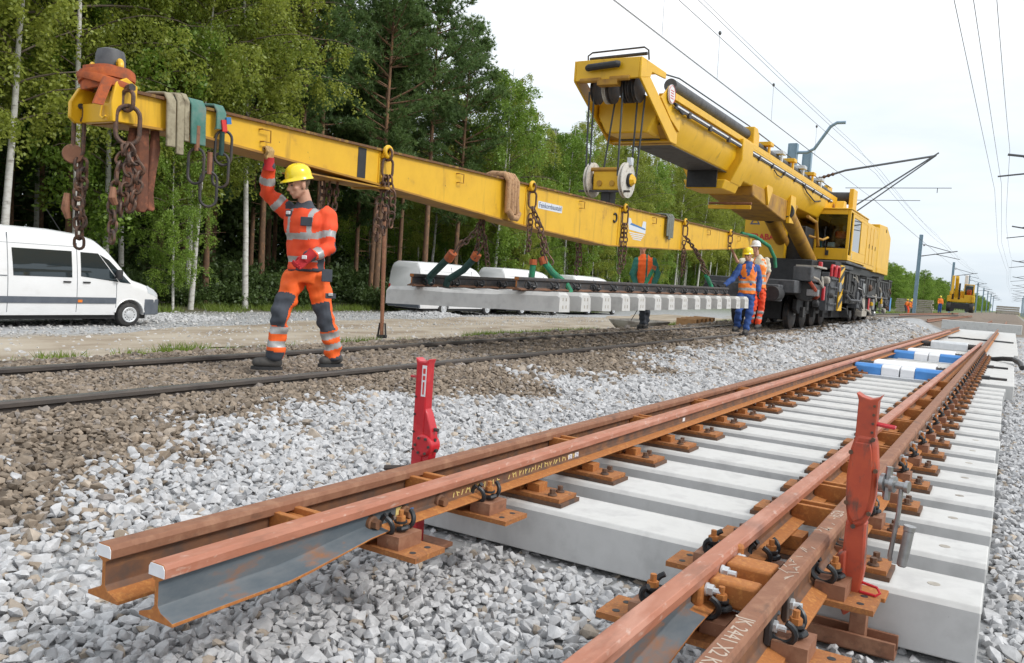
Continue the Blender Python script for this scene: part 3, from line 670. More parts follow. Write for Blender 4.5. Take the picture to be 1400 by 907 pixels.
# ================================================================ track jacks
def jack(x, y, zb, zt, mats, label, worn):
    t = thing('track_jack', label, 'track jack', (x,y,zb), group='track jacks')
    red = mats
    b = B(); b.box(x-.13,x+.15,y-.11,y+.11,zb,zb+.022); b.box(x-.13,x+.15,y-.11,y-.10,zb+.022,zb+.05); ob('foot_plate', b, MT['rust'] , t, bev=.004)
    b = B(); b.box(x-.028,x+.028,y-.03,y+.03,zb+.02,zb+.30); ob('rack', b, red, t, bev=.004)
    b = B(); h = zt-zb
    z0 = zb+.16
    b.prism([(x-.036,z0),(x+.030,z0),(x+.030,z0+.06),(x+.030,zt-.03),(x+.040,zt),(x+.016,zt-.016),(x-.020,zt-.016),(x-.046,zt),(x-.036,zt-.03)], 1, y-.030, y+.030)
    cs = ob('column', b, red, t, bev=.006)
    b = B(); g0 = z0+.22       # gear housing bulges to one side
    b.prism([(x+.028,g0),(x+.045,g0+.015),(x+.072,g0+.06),(x+.080,g0+.13),(x+.072,g0+.20),(x+.045,g0+.27),(x+.028,g0+.30)], 1, y-.028, y+.028)
    b.lathe([(.048,-.040),(.053,-.034),(.053,.034),(.048,.040)], (x+.034,y,g0+.12), (0,1,0), 20); gh = ob('gear_housing', b, red, t, bev=.006)
    b = B()
    for q in range(6): b.hexbolt((x+.034+.04*math.cos(q*1.05),y-.04,g0+.12+.04*math.sin(q*1.05)),(0,-1,0),.007,.007)
    for q in range(7): b.hexbolt((x-.027,y-.030,z0+.06+q*.085),(0,-1,0),.006,.006)
    for q in range(4): b.hexbolt((x+.060+.012*(q%2),y+.0,g0+.05+q*.05),(1,0,.0),.009,.024)
    ob('bolt', b, MT['steel_dark'] if not worn else MT['rust_dark'], gh)
    b = B(); zc = g0+.20
    b.tube([(x+.04,y+.05,zt-.12),(x+.11,y+.05,zt-.125),(x+.11,y+.03,zt-.125),(x+.04,y+.03,zt-.12)] if worn else [(x-.045,y,zt-.10),(x-.085,y,zt-.10),(x-.085,y+.02,zt-.10)], .006, 6); ob('handle', b, red, t)
    return t, g0, cs
t1, _, c1 = jack(-2.40, 3.27, -.235, .685, MT['red'], 'clean bright red track jack standing behind the left rails', False)
b = B(); b.box(-2.398,-2.372,3.2385,3.2395,.50,.65); st = ob('sticker', b, MT['white_paint'], c1, loc=(0,0,0)); 
b = B(); b.box(-2.392,-2.378,3.2375,3.2382,.61,.635); b.box(-2.392,-2.378,3.2375,3.2382,.58,.60); b.box(-2.390,-2.381,3.2375,3.2382,.51,.57); ob('sticker_print', b, MT['letter_red'], st)
b = B(); b.tube([(-2.46,3.24,.14),(-2.56,3.20,.13)], .014, 8); ob('lever_socket', b, MT['steel_dark'], t1)
t2 = thing('track_jack', 'worn orange-red track jack standing against the right rail', 'track jack', (-.425,3.30,-.22), group='track jacks')
jx, jy = -.415, 3.30
b = B(); b.box(jx-.022,jx+.022,jy-.025,jy+.025,-.03,.30); ob('rack', b, MT['red_worn'], t2, bev=.004)
b = B(); b.prism([(jx-.036,.50),(jx+.030,.50),(jx+.030,.745),(jx+.042,.77),(jx+.028,.757),(jx+.004,.750),(jx-.024,.757),(jx-.046,.77),(jx-.036,.745)],1,jy-.036,jy+.036); c2 = ob('column', b, MT['red_worn'], t2, bev=.006)
b = B(); prof = [(-.034,.62),(.030,.62),(.040,.58),(.050,.50),(.050,.40),(.040,.33),(.024,.29),(-.014,.27),(-.036,.30),(-.048,.36),(-.053,.46),(-.048,.56)]
b.prism([(jx+px,pz) for px,pz in prof],1,jy-.040,jy+.040); gh = ob('gear_housing', b, MT['red_worn'], t2, bev=.014)
b = B(); b.prism([(jx+px*.80-.004,.445+(pz-.445)*.84) for px,pz in prof],1,jy-.048,jy-.040); ob('housing_cover', b, MT['red_worn'], gh, bev=.006)
b = B()
for px,pz in prof[1::2]: b.hexbolt((jx+px*.9,jy-.040,.445+(pz-.445)*.93),(0,-1,0),.0085,.012)
for q in range(5): b.hexbolt((jx+.020,jy-.036,.60+q*.032),(0,-1,0),.005,.006)
ob('bolt', b, MT['rust_dark'], gh)
b = B(); b.prism([(jx-.040,.30),(jx+.030,.30),(jx+.036,.12),(jx+.024,-.02),(jx-.02,-.06),(jx-.046,.0)],1,jy-.034,jy+.034); ob('lower_leg', b, MT['red_worn'], t2, bev=.008)
b = B(); b.prism([(jx-.060,.17),(jx-.026,.19),(jx-.022,.02),(jx-.05,-.01),(jx-.068,.03)],1,jy-.050,jy+.02); ob('toe_claw', b, MT['red_worn'], t2, bev=.008)
b = B(); b.tube([(jx+.028,jy+.02,.66),(jx+.09,jy+.02,.655),(jx+.09,jy-.01,.655),(jx+.028,jy-.01,.66)], .006, 6); ob('handle', b, MT['red'], t2)
b = B(); b.lathe([(.020,0),(.032,.004),(.032,.018),(.020,.022),(.020,.034),(.030,.038),(.030,.052),(.014,.056),(.014,.085),(.022,.088),(.022,.10)], (jx+.062,3.27,.46), (1,-.25,0), 18); ob('ratchet', b, MT['steel'], t2)
b = B(); b.tube([(jx+.135,3.25,.46),(jx+.133,3.25,.36),(jx+.118,3.26,.20),(jx+.120,3.27,.185)], .008, 6); b.tube([(jx+.09,3.26,.52),(jx+.088,3.26,.40)], .012, 6); ob('crank_arm', b, MT['steel'], t2)
b = B(); b.lathe([(.013,0),(.018,.006),(.018,.130),(.021,.134),(.021,.150),(.012,.150)], (jx+.158,3.27,.17), (.10,0,1), 14); ob('lever_tube', b, MT['steel'], t2)
b = B(); b.tube([(jx+.03,3.29,.075),(jx+.085,3.28,.070),(jx+.098,3.27,.055),(jx+.085,3.26,.045),(jx+.03,3.27,.045)], .0055, 6); ob('carry_loop', b, MT['red'], t2)

# ================================================================ point machines between the rails
def machine(y, label, blue=True):
    t = thing('point_machine', label, 'point machine', (-1.35,y,.0), group='point machines')
    b = B(); b.prism([(y+.02,-.0),(y+.62,0),(y+.60,.17),(y+.54,.21),(y+.10,.21),(y+.04,.17)], 0, -1.78, -.92); ob('housing', b, MT['silver'] if not blue else MT['white_box'], t, bev=.012)
    if blue:
        for x0, x1, m in ((-2.0,-1.62,'blue'),(-1.62,-1.37,'white_box'),(-1.355,-1.16,'white_box'),(-1.16,-.76,'blue')):
            b = B(); b.prism([(y-.30,-.02),(y-.02,-.02),(y-.04,.14),(y-.09,.17),(y-.24,.17),(y-.29,.13)], 0, x0, x1-.004); ob('cover', b, MT[m], t, bev=.01)
        b = B(); [b.box(x0,x1,y-.28,y-.18,.0,.09) for x0, x1 in ((-2.10,-2.0),(-.76,-.68))]; ob('lug', b, MT['blue'], t, bev=.01)
        b = B(); b.box(-1.9,-.86,y-.46,y-.31,-.02,.018); ob('step_plate', b, MT['silver'], t)
    for x0, x1 in ((-2.02,-1.78),(-.92,-.74)):
        b = B(); b.tube([(x0,y+.3,.11),(x1,y+.3,.11)], .07, 12); [b.lathe([(.078,0),(.078,.02)],(x0+k*.05,y+.3,.11),(1,0,0),14) for k in range(4)]; ob('drive_rod', b, MT['steel_dark'], t)
    return t
machine(14.0, 'near point machine with blue and white covers between the rails')
machine(18.9, 'second point machine with blue and white covers, farther along the turnout')
machine(24.6, 'silver point machine without blue covers, farthest along the turnout', False)
b = B(); b.tube([(-1.9,34,.02),(-1.6,34.2,.05),(-1.2,34.0,.04),(-.7,33.8,.05),(-.2,34,.04),(.1,34.4,.02)], .03, 7); tag(ob('cable', b, MT['black']), 'black cable lying across the flat concrete slabs', 'cable')
b = B(); b.tube([(-.30,21.4,.03),(-.1,21.3,.07),(.10,21.0,.09),(.22,20.2,.06),(.26,19.6,.0)], .05, 10); tag(ob('cable_duct', b, MT['black']), 'short bent black hose on the slab edge right of the rails', 'hose')
for y in (15.5,18.6,22.0):
    b = B(); b.box(-.34,.02,y,y+.10,.0,.035); b.box(-.34,-.22,y-.1,y+.12,.0,.05); tag(ob('tie_bracket', b, MT['steel_dark'], bev=.005), {15.5:'nearest dark steel bracket lying on the slabs right of the rails',18.6:'middle dark steel bracket lying on the slabs right of the rails',22.0:'farthest dark steel bracket on the slabs by the black hose'}[y], 'bracket')

# ================================================================ lifting beam
XB = -6.35; BW = .17                                  # half width
def btop(y): return 2.37 + (y-4.2)*.0135
bot = [(3.95,2.08),(4.9,2.12),(7.6,2.00),(10.6,1.84),(13.5,1.76),(17.3,1.92),(20.9,2.17),(22.75,2.33)]
def bbot(y): return float(np.interp(y, [p[0] for p in bot], [p[1] for p in bot]))
lb = thing('lifting_beam', 'long yellow lifting beam hung level over the old track', 'lifting beam', (XB,13.4,1.76))
ys = [4.15,4.9,6,7.6,9,10.6,12,13.5,15,17.3,19,20.9,22.75]
b = B(); rings = []
for y in ys: rings.append([(XB-BW,y,bbot(y)+.02),(XB+BW,y,bbot(y)+.02),(XB+BW,y,btop(y)-.02),(XB-BW,y,btop(y)-.02)])
b.loft(rings); ob('web', b, MT['yellow_worn'], lb)
b = B(); b.loft([[(XB-BW-.035,y,btop(y)-.02),(XB+BW+.035,y,btop(y)-.02),(XB+BW+.035,y,btop(y)+.004),(XB-BW-.035,y,btop(y)+.004)] for y in ys]); ob('top_flange', b, MT['yellow_edge'], lb)
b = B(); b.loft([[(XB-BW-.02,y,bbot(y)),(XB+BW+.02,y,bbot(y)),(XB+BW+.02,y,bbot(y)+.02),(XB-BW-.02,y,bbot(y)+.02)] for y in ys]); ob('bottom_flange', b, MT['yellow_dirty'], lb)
b = B(); b.box(XB+BW,XB+BW+.004,6.95,7.08,bbot(7)+.03,btop(7)-.03); ob('black_stripe', b, MT['black'], lb)
for y in (7.35,10.62,13.95,17.25):                       # weld ribs at the lugs
    b = B(); b.box(XB+BW,XB+BW+.012,y-.06,y-.045,bbot(y)+.03,btop(y)-.03); ob('stiffener', b, MT['yellow_worn'], lb)
# near end yoke
b = B(); b.prism([(4.02,2.08),(4.22,2.10),(4.22,2.36),(4.12,2.40),(4.04,2.36),(3.97,2.24),(3.97,2.12)], 0, XB-.235, XB-.195); b.prism([(4.06,2.09),(4.26,2.10),(4.27,2.40),(4.17,2.45),(4.08,2.40),(4.05,2.24)], 0, XB+.175, XB+.215)
b.box(XB-.195,XB+.175,4.06,4.12,2.09,2.24); ob('end_yoke', b, MT['yellow'], lb, bev=.008)
b = B(); b.cyl((XB+.16,4.17,2.37),(XB+.28,4.17,2.37),.022,n=10); b.cyl((XB-.30,4.05,2.22),(XB-.18,4.05,2.22),.022,n=10); b.hexbolt((XB+.26,4.17,2.37),(1,0,0),.032,.03); b.hexbolt((XB-.31,4.05,2.22),(1,0,0),.032,.03); ob('pin', b, MT['steel_dark'], lb)
b = B(); b.tube([(XB+.1,4.045,2.22),(XB+.1,4.03,2.13),(XB+.14,4.03,2.11),(XB+.17,4.03,2.13)], .008, 6); ob('hook_rod', b, MT['yellow'], lb)
b = B(); b.lathe([(.11,-.15),(.115,.05),(.11,.13),(.098,.17),(.06,.185),(.0,.188)], (XB-.02,4.18,2.505), (0,0,1), 24); ob('end_cap', b, MT['deck_grey'], lb)
b = B()
for dx, dy, zz in ((-.10,4.08,2.50),(.13,4.16,2.53)):
    b.tube([(XB+dx+.050*math.cos(a),dy-.02*math.cos(a),zz+.050*math.sin(a)) for a in np.linspace(0,2*math.pi,14)[:-1]], .022, 8, closed=True)
ob('shackle_eye', b, MT['yellow'], lb)
lug_y = [(7.38,'lug'),(10.65,'lug'),(14.05,'lug'),(17.25,'lug'),(20.57,'lug')]
for y, _ in lug_y:
    zc = btop(y)-.045
    for s in (1,-1):
        b = B(); b.tube([(XB+s*(BW+.035+.022),y+.055*math.cos(a),zc+.02+.055*math.sin(a)) for a in np.linspace(0,2*math.pi,14)[:-1]], .026, 8, closed=True); b.box(XB+s*(BW+.0)-.04,XB+s*(BW)+.04,y-.06,y+.06,zc-.05,zc+.0)
        ob('lifting_lug', b, MT['yellow'], lb, bev=.004)
for y in (5.62,8.85,12.35,15.55,18.95,21.4):
    zc = btop(y)-.13; x = XB+BW
    b = B(); b.tube([(x-.005,y,zc+.05),(x+.06,y,zc+.05),(x+.062,y,zc+.03),(x+.062,y,zc-.07),(x+.05,y,zc-.085),(x-.005,y,zc-.085)] if 0 else [(x,y-.05,zc+.05),(x+.05,y-.05,zc+.05),(x+.05,y+.05,zc+.05),(x+.05,y+.05,zc-.06),(x+.05,y-.03,zc-.06),(x+.0,y-.03,zc-.06)], .008, 6); ob('grab_rod', b, MT['yellow_dirty'], lb)
b = B(); b.tube([(XB+BW+.012,13.72+.075*math.cos(a),2.27+.075*math.sin(a)) for a in np.linspace(-2.4,2.4,14)], .016, 6); ob('wear_ring', b, MT['black'], lb)
text('lettering', 'Feinkornbaustahl', .105, MT['letter_dark'], lb, (XB+BW+.003,10.98,2.165), (0,1,.013), (0,0,1), bold=.001)
bb = B(); bb.box(XB+BW+.001,XB+BW+.0022,10.95,11.72,2.145,2.255); ob('letter_panel', bb, MT['letter_white'], lb)
b = B(); b.prism([(14.30,2.33),(14.40,2.12),(15.2,2.10),(15.2,2.33),(15.05,2.33),(15.0,2.20),(14.55,2.20),(14.45,2.33)],0,XB+BW+.001,XB+BW+.0022)
for q in range(4): b.box(XB+BW+.001,XB+BW+.0022,14.42+.06*q,15.16-.05*q,2.06-q*.035,2.08-q*.035)
ob('emblem', b, MT['letter_white'], lb)
b = B(); b.prism([(14.42,2.215),(15.18,2.17),(15.2,2.195),(14.5,2.25)],0,XB+BW+.0026,XB+BW+.004); ob('emblem_bar', b, MT['decal_blue'], lb)
# bracket under the beam at the first lug
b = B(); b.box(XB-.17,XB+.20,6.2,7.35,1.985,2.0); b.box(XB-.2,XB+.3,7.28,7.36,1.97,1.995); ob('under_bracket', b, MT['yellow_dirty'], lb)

# ---------------------------------------------------------------- chains, rings, slings
_lk = {}
def link_mesh(L, r, w):
    k = (L, r, w)
    if k not in _lk:
        b = B(); pts = []; h = L/2 - w
        for a in np.linspace(0, math.pi, 7): pts.append((w*math.cos(a), 0, h + w*math.sin(a)))
        for a in np.linspace(math.pi, 2*math.pi, 7): pts.append((w*math.cos(a), 0, -h + w*math.sin(a)))
        b.tube(pts, r, 7, closed=True); _lk[k] = mesh('link', b, MT['chain'])
    return _lk[k]
def orient(d, twist):
    d = Vector(d).normalized(); q = d.to_track_quat('Z','Y'); return (q.to_matrix() @ Matrix.Rotation(twist, 3, 'Z')).to_euler()
def strand(t, pts, L, r, w, tw=0.3):
    pts = [Vector(p) for p in pts]; step = L - 2*r*1.05; pos = []; seg = 0; carry = step*.5
    for i in range(len(pts)-1):
        d = pts[i+1]-pts[i]; ln = d.length; s = carry
        while s < ln: pos.append((pts[i]+d*(s/ln), d)); s += step
        carry = s - ln
    me = link_mesh(L, r, w)
    for i, (p, d) in enumerate(pos):
        o = bpy.data.objects.new('link', me); COL.objects.link(o); o.parent = t
        o.location = p - t.location + Vector((rnd.uniform(-.004,.004),rnd.uniform(-.004,.004),0)); o.rotation_euler = orient(d + Vector((rnd.uniform(-.12,.12)*ln*0+rnd.uniform(-.03,.03),rnd.uniform(-.03,.03),0)), tw + (i%2)*math.pi/2 + rnd.uniform(-.25,.25))
def ring(t, c, L, r, w, d=(0,0,1), tw=.9, name='oval_ring', m='chain'):
    b = B(); h = L/2 - w; pts = []
    for a in np.linspace(0, math.pi, 9): pts.append((w*math.cos(a), 0, h + w*math.sin(a)))
    for a in np.linspace(math.pi, 2*math.pi, 9): pts.append((w*math.cos(a), 0, -h + w*math.sin(a)))
    b.tube(pts, r, 9, closed=True); o = ob(name, b, MT[m], t, loc=(0,0,0)); o.location = Vector(c) - (t.location if t is not None else Vector()); o.rotation_euler = orient(d, tw); return o
XS = XB+BW+.06
def hang_chain(y, ztop, zbot, label, n=2, L=.105, r=.0115, w=.034, x=XS, dx=0, dy=0, ringL=.22, top='ring'):
    t = thing('lifting_chain', label, 'chain', (x,y,zbot), group='chains hanging from the lifting beam')
    ring(t, (x,y,ztop-.05), .13, .015, .045, tw=.2, name='shackle'); ring(t, (x,y,ztop-.20), ringL, .015, .060, tw=1.0)
    zz = ztop-.20-ringL/2+.02
    for k in range(n):
        o = (k-(n-1)/2)*.06; zb = zbot + (.0 if k == 0 else .12*k)
        strand(t, [(x+o*.3,y+o*.3,zz),(x+o+dx*.5,y+o+dy*.5,(zz+zb)/2),(x+o*.8+dx,y+o*.8+dy,zb)], L, r, w, tw=.3+k)
    return t
# near end chains
cx, cy = XB-.22, 4.06
t = thing('lifting_chain', 'rusty doubled chain with a round hook at the near tip of the beam', 'chain', (cx,cy,1.09), group='chains hanging from the lifting beam')
ring(t, (cx,cy,2.17), .13, .016, .045, tw=.3, name='shackle'); ring(t, (cx,cy,1.98), .30, .017, .036, tw=.9)
b = B(); b.lathe([(.02,-.02),(.075,-.018),(.08,0),(.075,.018),(.02,.02)], (cx-.02,cy-.03,1.84), (1,-.6,.1), 18); ob('hook_disc', b, MT['rust'], t)
for k in range(2): strand(t, [(cx+k*.05,cy+k*.03,1.80),(cx+.03-k*.06,cy+k*.05,1.44),(cx+k*.04,cy+.04,1.10+k*.14)], .105, .0125, .035, tw=k)
b = B(); b.tube([(cx-.04,cy-.05,1.52),(cx-.03,cy-.07,1.40),(cx-.02,cy-.05,1.32)], [.028,.034,.02], 8); ob('hook', b, MT['rust'], t)
t = thing('lifting_chain', 'rusty doubled chain with a large oval ring beside the brown strap', 'chain', (XS,4.16,1.15), group='chains hanging from the lifting beam')
ring(t, (XS+.02,4.16,2.27), .16, .017, .05, tw=.3, name='shackle'); ring(t, (XS+.02,4.17,2.08), .30, .018, .085, tw=1.0)
for k in range(3): strand(t, [(XS+.02,4.17,1.93),(XS-.03+k*.06,4.13+k*.06,1.72),(XS-.02+k*.03,4.10+k*.05,1.42),(XS+.01+k*.02,4.08+k*.02+ (.06 if k else 0),1.16+ .30*(k>0))], .105, .0125, .035, tw=k)
b = B(); b.tube([(XS+.03,4.06,1.58),(XS+.04,4.05,1.50),(XS+.03,4.08,1.45)], [.02,.03,.022], 8); ob('hook', b, MT['rust'], t)
t = thing('lifting_chain', 'short dark chain hanging behind the beam near the black stripe', 'chain', (XB-.2,6.95,1.3), group='chains hanging from the lifting beam')
for k in range(3): strand(t, [(XB-.1+k*.05,6.72+k*.06,1.99),(XB-.12+k*.04,6.75+k*.05,1.6),(XB-.12+k*.04,6.78+k*.05,1.28+.12*k)], .10, .011, .032, tw=k)
hang_chain(7.38, btop(7.38), 1.36, 'doubled rusty chain on the lug next to the black stripe', n=3)
hang_chain(14.05, btop(14.05), 1.28, 'straight chain hanging past the blue emblem of the beam', n=2, ringL=.26)
def load_chain(y, label, tgt, n=2):
    t = thing('lifting_chain', label, 'chain', (XS,y,1.3), group='chains hanging from the lifting beam')
    z0 = btop(y); ring(t, (XS,y,z0-.05), .13, .015, .045, tw=.2, name='shackle'); ring(t, (XS,y+.02,z0-.22), .24, .015, .06, tw=1.0)
    p = Vector((XS,y+.03,z0-.33)); q = Vector(tgt)
    for k in range(n): strand(t, [p, p.lerp(q,.5)+Vector((.02*k,.05*k,.02)), q+Vector((0,.05*k,.0))], .10, .0115, .033, tw=k)
    strand(t, [p+Vector((0,-.02,-.1)), p+Vector((0,-.03,-.62))], .10, .0115, .033, tw=.5)
    for k in range(2): ring(t, q+Vector((0,.03+.06*k,-.10)), .26, .013, .045, d=(q-p)+Vector((.3*k,0,0)), tw=k*1.2)
    return t
load_chain(10.65, 'slanted chain carrying the bright green sling', (-5.92,10.78,1.52))
load_chain(17.25, 'slanted chain at the far half of the beam carrying a thin green sling', (-5.80,17.75,1.62))
t = thing('lifting_chain', 'bunched dark chain under the beam carrying the two dark slings', 'chain', (-6.5,9.6,1.3), group='chains hanging from the lifting beam')
for k in range(3): strand(t, [(-6.50,9.95,1.88),(-6.54+k*.04,9.85+k*.06,1.68),(-6.62+k*.02,9.62+k*.40-.1*(k==2),1.46-.25*(k==2))], .10, .011, .032, tw=k)
for k in range(2): ring(t, (-6.64+.04*k,9.60+.43*k,1.44), .26, .013, .045, d=(.5,.1,1), tw=k*1.2)
t = thing('lifting_chain', 'dark chain hanging straight down just left of the load sling workers', 'chain', (-6.6,13.2,1.25), group='chains hanging from the lifting beam'); t['label'] = 'dark chain hanging behind the beam left of the emblem chain'
for k in range(2): strand(t, [(-6.6+.05*k,13.2,1.76),(-6.6+.05*k,13.22,1.25+.1*k)], .10, .011, .033, tw=k)
t = thing('lifting_chain', 'dark chain behind the far half of the beam above the blue worker', 'chain', (-6.6,18.6,1.4), group='chains hanging from the lifting beam')
for k in range(2): strand(t, [(-6.6+.05*k,18.6,2.0),(-6.6+.05*k,18.62,1.35+.1*k)], .10, .011, .033, tw=k)
hang_chain(20.57, btop(20.57), 2.12, 'short chain on the last lug held by the white-helmeted worker', n=1, ringL=.2)
# slings
def sling(pts, r, m, label, cuff=None):
    t = thing('lifting_sling', label, 'sling', Vector(pts[-1]))
    b = B(); b.tube(pts, r, 10); ob('webbing', b, MT[m], t)
    if cuff: b = B(); b.tube(cuff, r*1.3, 10); ob('cuff', b, MT['sling_orange'], t)
LZ = .94          # top of the hanging sleepers near end
sling([(-5.93,10.80,1.36),(-5.80,10.86,1.20),(-5.60,10.90,1.06),(-5.52,10.90,.95),(-5.52,10.86,.90)], .048, 'sling_green', 'bright green tube sling looped under the right rail of the load', [(-5.96,10.79,1.42),(-5.92,10.80,1.32)])
sling([(-6.05,10.70,1.32),(-6.06,10.70,1.10)], .045, 'sling_green', 'short green sling end behind the bright green sling', [(-6.05,10.70,1.38),(-6.05,10.70,1.30)])
sling([(-6.70,9.55,1.34),(-6.95,9.62,1.16),(-7.15,9.70,1.03),(-7.18,9.70,.93)], .05, 'sling_dark', 'dark green sling slanting to the far rail of the load', [(-6.67,9.54,1.38),(-6.76,9.56,1.28)])
sling([(-6.62,10.05,1.36),(-6.85,10.08,1.15),(-7.12,10.10,1.00),(-7.15,10.1,.90)], .05, 'sling_dark', 'dark green sling hanging steeply beside the slanting dark one', [(-6.60,10.05,1.40),(-6.66,10.06,1.32)])
sling([(-5.78,17.83,1.45),(-5.70,17.95,1.25),(-5.62,18.0,1.06),(-5.60,17.98,.99)], .045, 'sling_green', 'thin green sling at the far end of the load', None)
sling([(-6.9,17.6,1.5),(-6.95,17.5,1.3),(-7.0,17.4,1.1)], .04, 'sling_green', 'pale green sling behind the load beside the blue worker', [(-6.88,17.62,1.56),(-6.9,17.6,1.48)])
# rings and straps near the man
def strapring(y, z, label, tw, m='sling_dark', top=None, L=.30):
    t = thing('hanging_ring', label, 'ring', (XB,y,z), group='loose rings by the near end of the beam')
    x = XS - (0 if tw < 1.2 else .14); ring(t, (x,y,z), L, .0125, .068, tw=tw, m='steel_dark')
    b = B(); b.tube([(x,y,top or z+.34),(x,y,z+L/2-.02)], .022, 8); ob('strap_end', b, MT[m], t)
strapring(4.84, 1.86, 'small dark ring just right of the orange strap', .5, 'rust')
strapring(4.98, 1.68, 'lowest dark oval ring under the folded straps', 1.0, 'rust', 2.0)
strapring(5.10, 1.86, 'oval ring with a bent wire under the green strap', .6, 'sling_dark')
strapring(5.12, 2.06, 'oval ring on a red tag in front of the beam', .9, 'letter_red', 2.26)
b = B()
for k, (y0, w0, xo) in enumerate(((4.36,.05,0),(4.42,.06,.05),(4.48,.05,-.03),(4.53,.045,.03))):
    rg = []
    for zz, dw in ((2.12,.8),(1.95,1.1),(1.75,1.0),(1.58,.9),(1.46,1.1),(1.41+.01*k,.6)):
        c = Vector((XB+.05+xo+.015*math.sin(zz*9+k), y0+.012*math.sin(zz*7+k*2), zz)); th = .018
        rg.append([c+Vector((-th,-w0*dw,0)),c+Vector((th,-w0*dw*.7,0)),c+Vector((th*1.3,w0*dw*.6,0)),c+Vector((-th*.6,w0*dw,0))])
    b.loft(rg)
tag(ob('hanging_strap', b, MT['strap_brown'], bev=.008, smooth=60), 'brown strap bundle hanging under the near end of the beam', 'strap')
b = B()
def flatloop(c, rx, ry, z0, h, tilt, ph, th=.014):
    rg = []
    for a in np.linspace(0,2*math.pi,33)[:-1]:
        p = Vector((c[0]+rx*math.cos(a), c[1]+ry*math.sin(a), z0+tilt*math.sin(a+ph))); o = Vector((math.cos(a),math.sin(a),0))
        hh = h*(.9+.18*math.sin(3*a+ph)); rg.append([p-o*th+Vector((0,0,-hh)),p+o*th+Vector((0,0,-hh)),p+o*th*1.4,p+o*th+Vector((0,0,hh)),p-o*th+Vector((0,0,hh))])
    rg.append(rg[0]); b.loft(rg, cap=False)
for z0, h, tl, ph, g in ((2.40,.045,.02,.3,0),(2.45,.04,.03,1.6,.02),(2.47,.05,.015,3.0,-.01),(2.42,.03,.035,4.2,.03)): flatloop((XB-.01,4.15), .185+g, .165+g, z0, h, tl, ph)
rg = [[Vector((XB+.19+q,4.03-.02*i,2.42-.055*i))+Vector((0,dy,0)) for q,dy in ((-.012,-.04),(.012,-.04),(.012,.04),(-.012,.04))] for i in range(5)]
b.loft(rg)
tag(ob('wrapped_strap', b, MT['sling_orange'], smooth=60), 'orange strap wound round the near end of the beam under its grey cap', 'strap')
def fold(name, label, y0, wds, m, zlow, cat='strap', th=.024, over=.10, top=None):
    b = B()
    for k, (dy, w, zl) in enumerate(wds):
        y = y0+dy; zt = btop(y)+.03+.012*k
        path = [(XB-.22,y,zt-.25),(XB-.21,y,zt),(XB,y,zt+.02),(XB+.20,y,zt+.005),(XB+.235,y+.005,zt-.05),(XB+.23,y+.012,zt-.2),(XB+.23,y+.02,zl)]
        vs = []
        for i, p in enumerate(path):
            p = Vector(p); t = (Vector(path[min(i+1,6)])-Vector(path[max(i-1,0)])).normalized(); nrm = t.cross(Vector((0,1,0)))
            if nrm.length < .1: nrm = Vector((0,0,1))
            nrm.normalize()
            if i == 0: ref = nrm
            vs.append([p+Vector((0,-w/2,0))+nrm*th*.5, p+Vector((0,w/2,0))+nrm*th*.5, p+Vector((0,w/2,0))-nrm*th*.5, p+Vector((0,-w/2,0))-nrm*th*.5])
        b.loft(vs)
    return tag(ob(name, b, MT[m], bev=.008, smooth=50), label, cat)
fold('folded_strap', 'khaki canvas straps folded over the beam', 4.60, ((-.04,.085,1.98),(.05,.07,1.93),(.11,.05,2.05)), 'canvas', 1.9)
fold('folded_strap', 'worn green strap folded over the beam', 4.86, ((-.03,.15,2.04),), 'canvas_green', 1.9)
o = fold('folded_strap', 'pale grey-green strap end with red tag on the beam', 5.07, ((.0,.10,2.30),), 'canvas_green', 1.9)
for z0, z1, m in ((2.20,2.30,'letter_red'),(2.27,2.33,'decal_blue')):
    b = B(); b.obox((XB+.252+(.006 if m == 'decal_blue' else 0),5.10+(.04 if m == 'decal_blue' else 0),(z0+z1)/2),(.012,.05,z1-z0),(0,1,.2)); ob('tag', b, MT[m], o)
b = B()
for k in range(4):
    y = 9.92+.075*k
    b.tube([(XB-.24,y,2.2),(XB-.22,y,2.44),(XB,y,2.51),(XB+.2,y,2.50),(XB+.26,y+.01,2.42),(XB+.25,y+.03,2.2),(XB+.25,y+.05+(.03 if k%2 else -.01),1.98-.03*(k%2))], .042, 9)
b.tube([(XB+.26,9.95,2.02),(XB+.28,10.05,1.92),(XB+.27,10.18,1.92),(XB+.26,10.25,2.0)], .045, 9)
tag(ob('rope_sling', b, MT['rope_tan'], smooth=60), 'tan fibre rope sling draped in loops over the middle of the beam', 'rope')
fold('folded_strap', 'dark grey webbing strap draped over the far half of the beam', 16.3, ((-.1,.10,2.14),(.02,.12,2.08),(.15,.14,2.12)), 'grey_web', 1.9)
b = B(); b.tube([(XB+.05,22.1,2.66),(XB+.3,22.5,2.62),(XB+.6,22.9,2.40),(XB+.72,23.1,2.1),(XB+.75,23.15,1.85)], .05, 9); tag(ob('hose_sling', b, MT['sling_green'], smooth=60), 'green tube sling over the far tip of the beam behind the white helmet', 'sling')

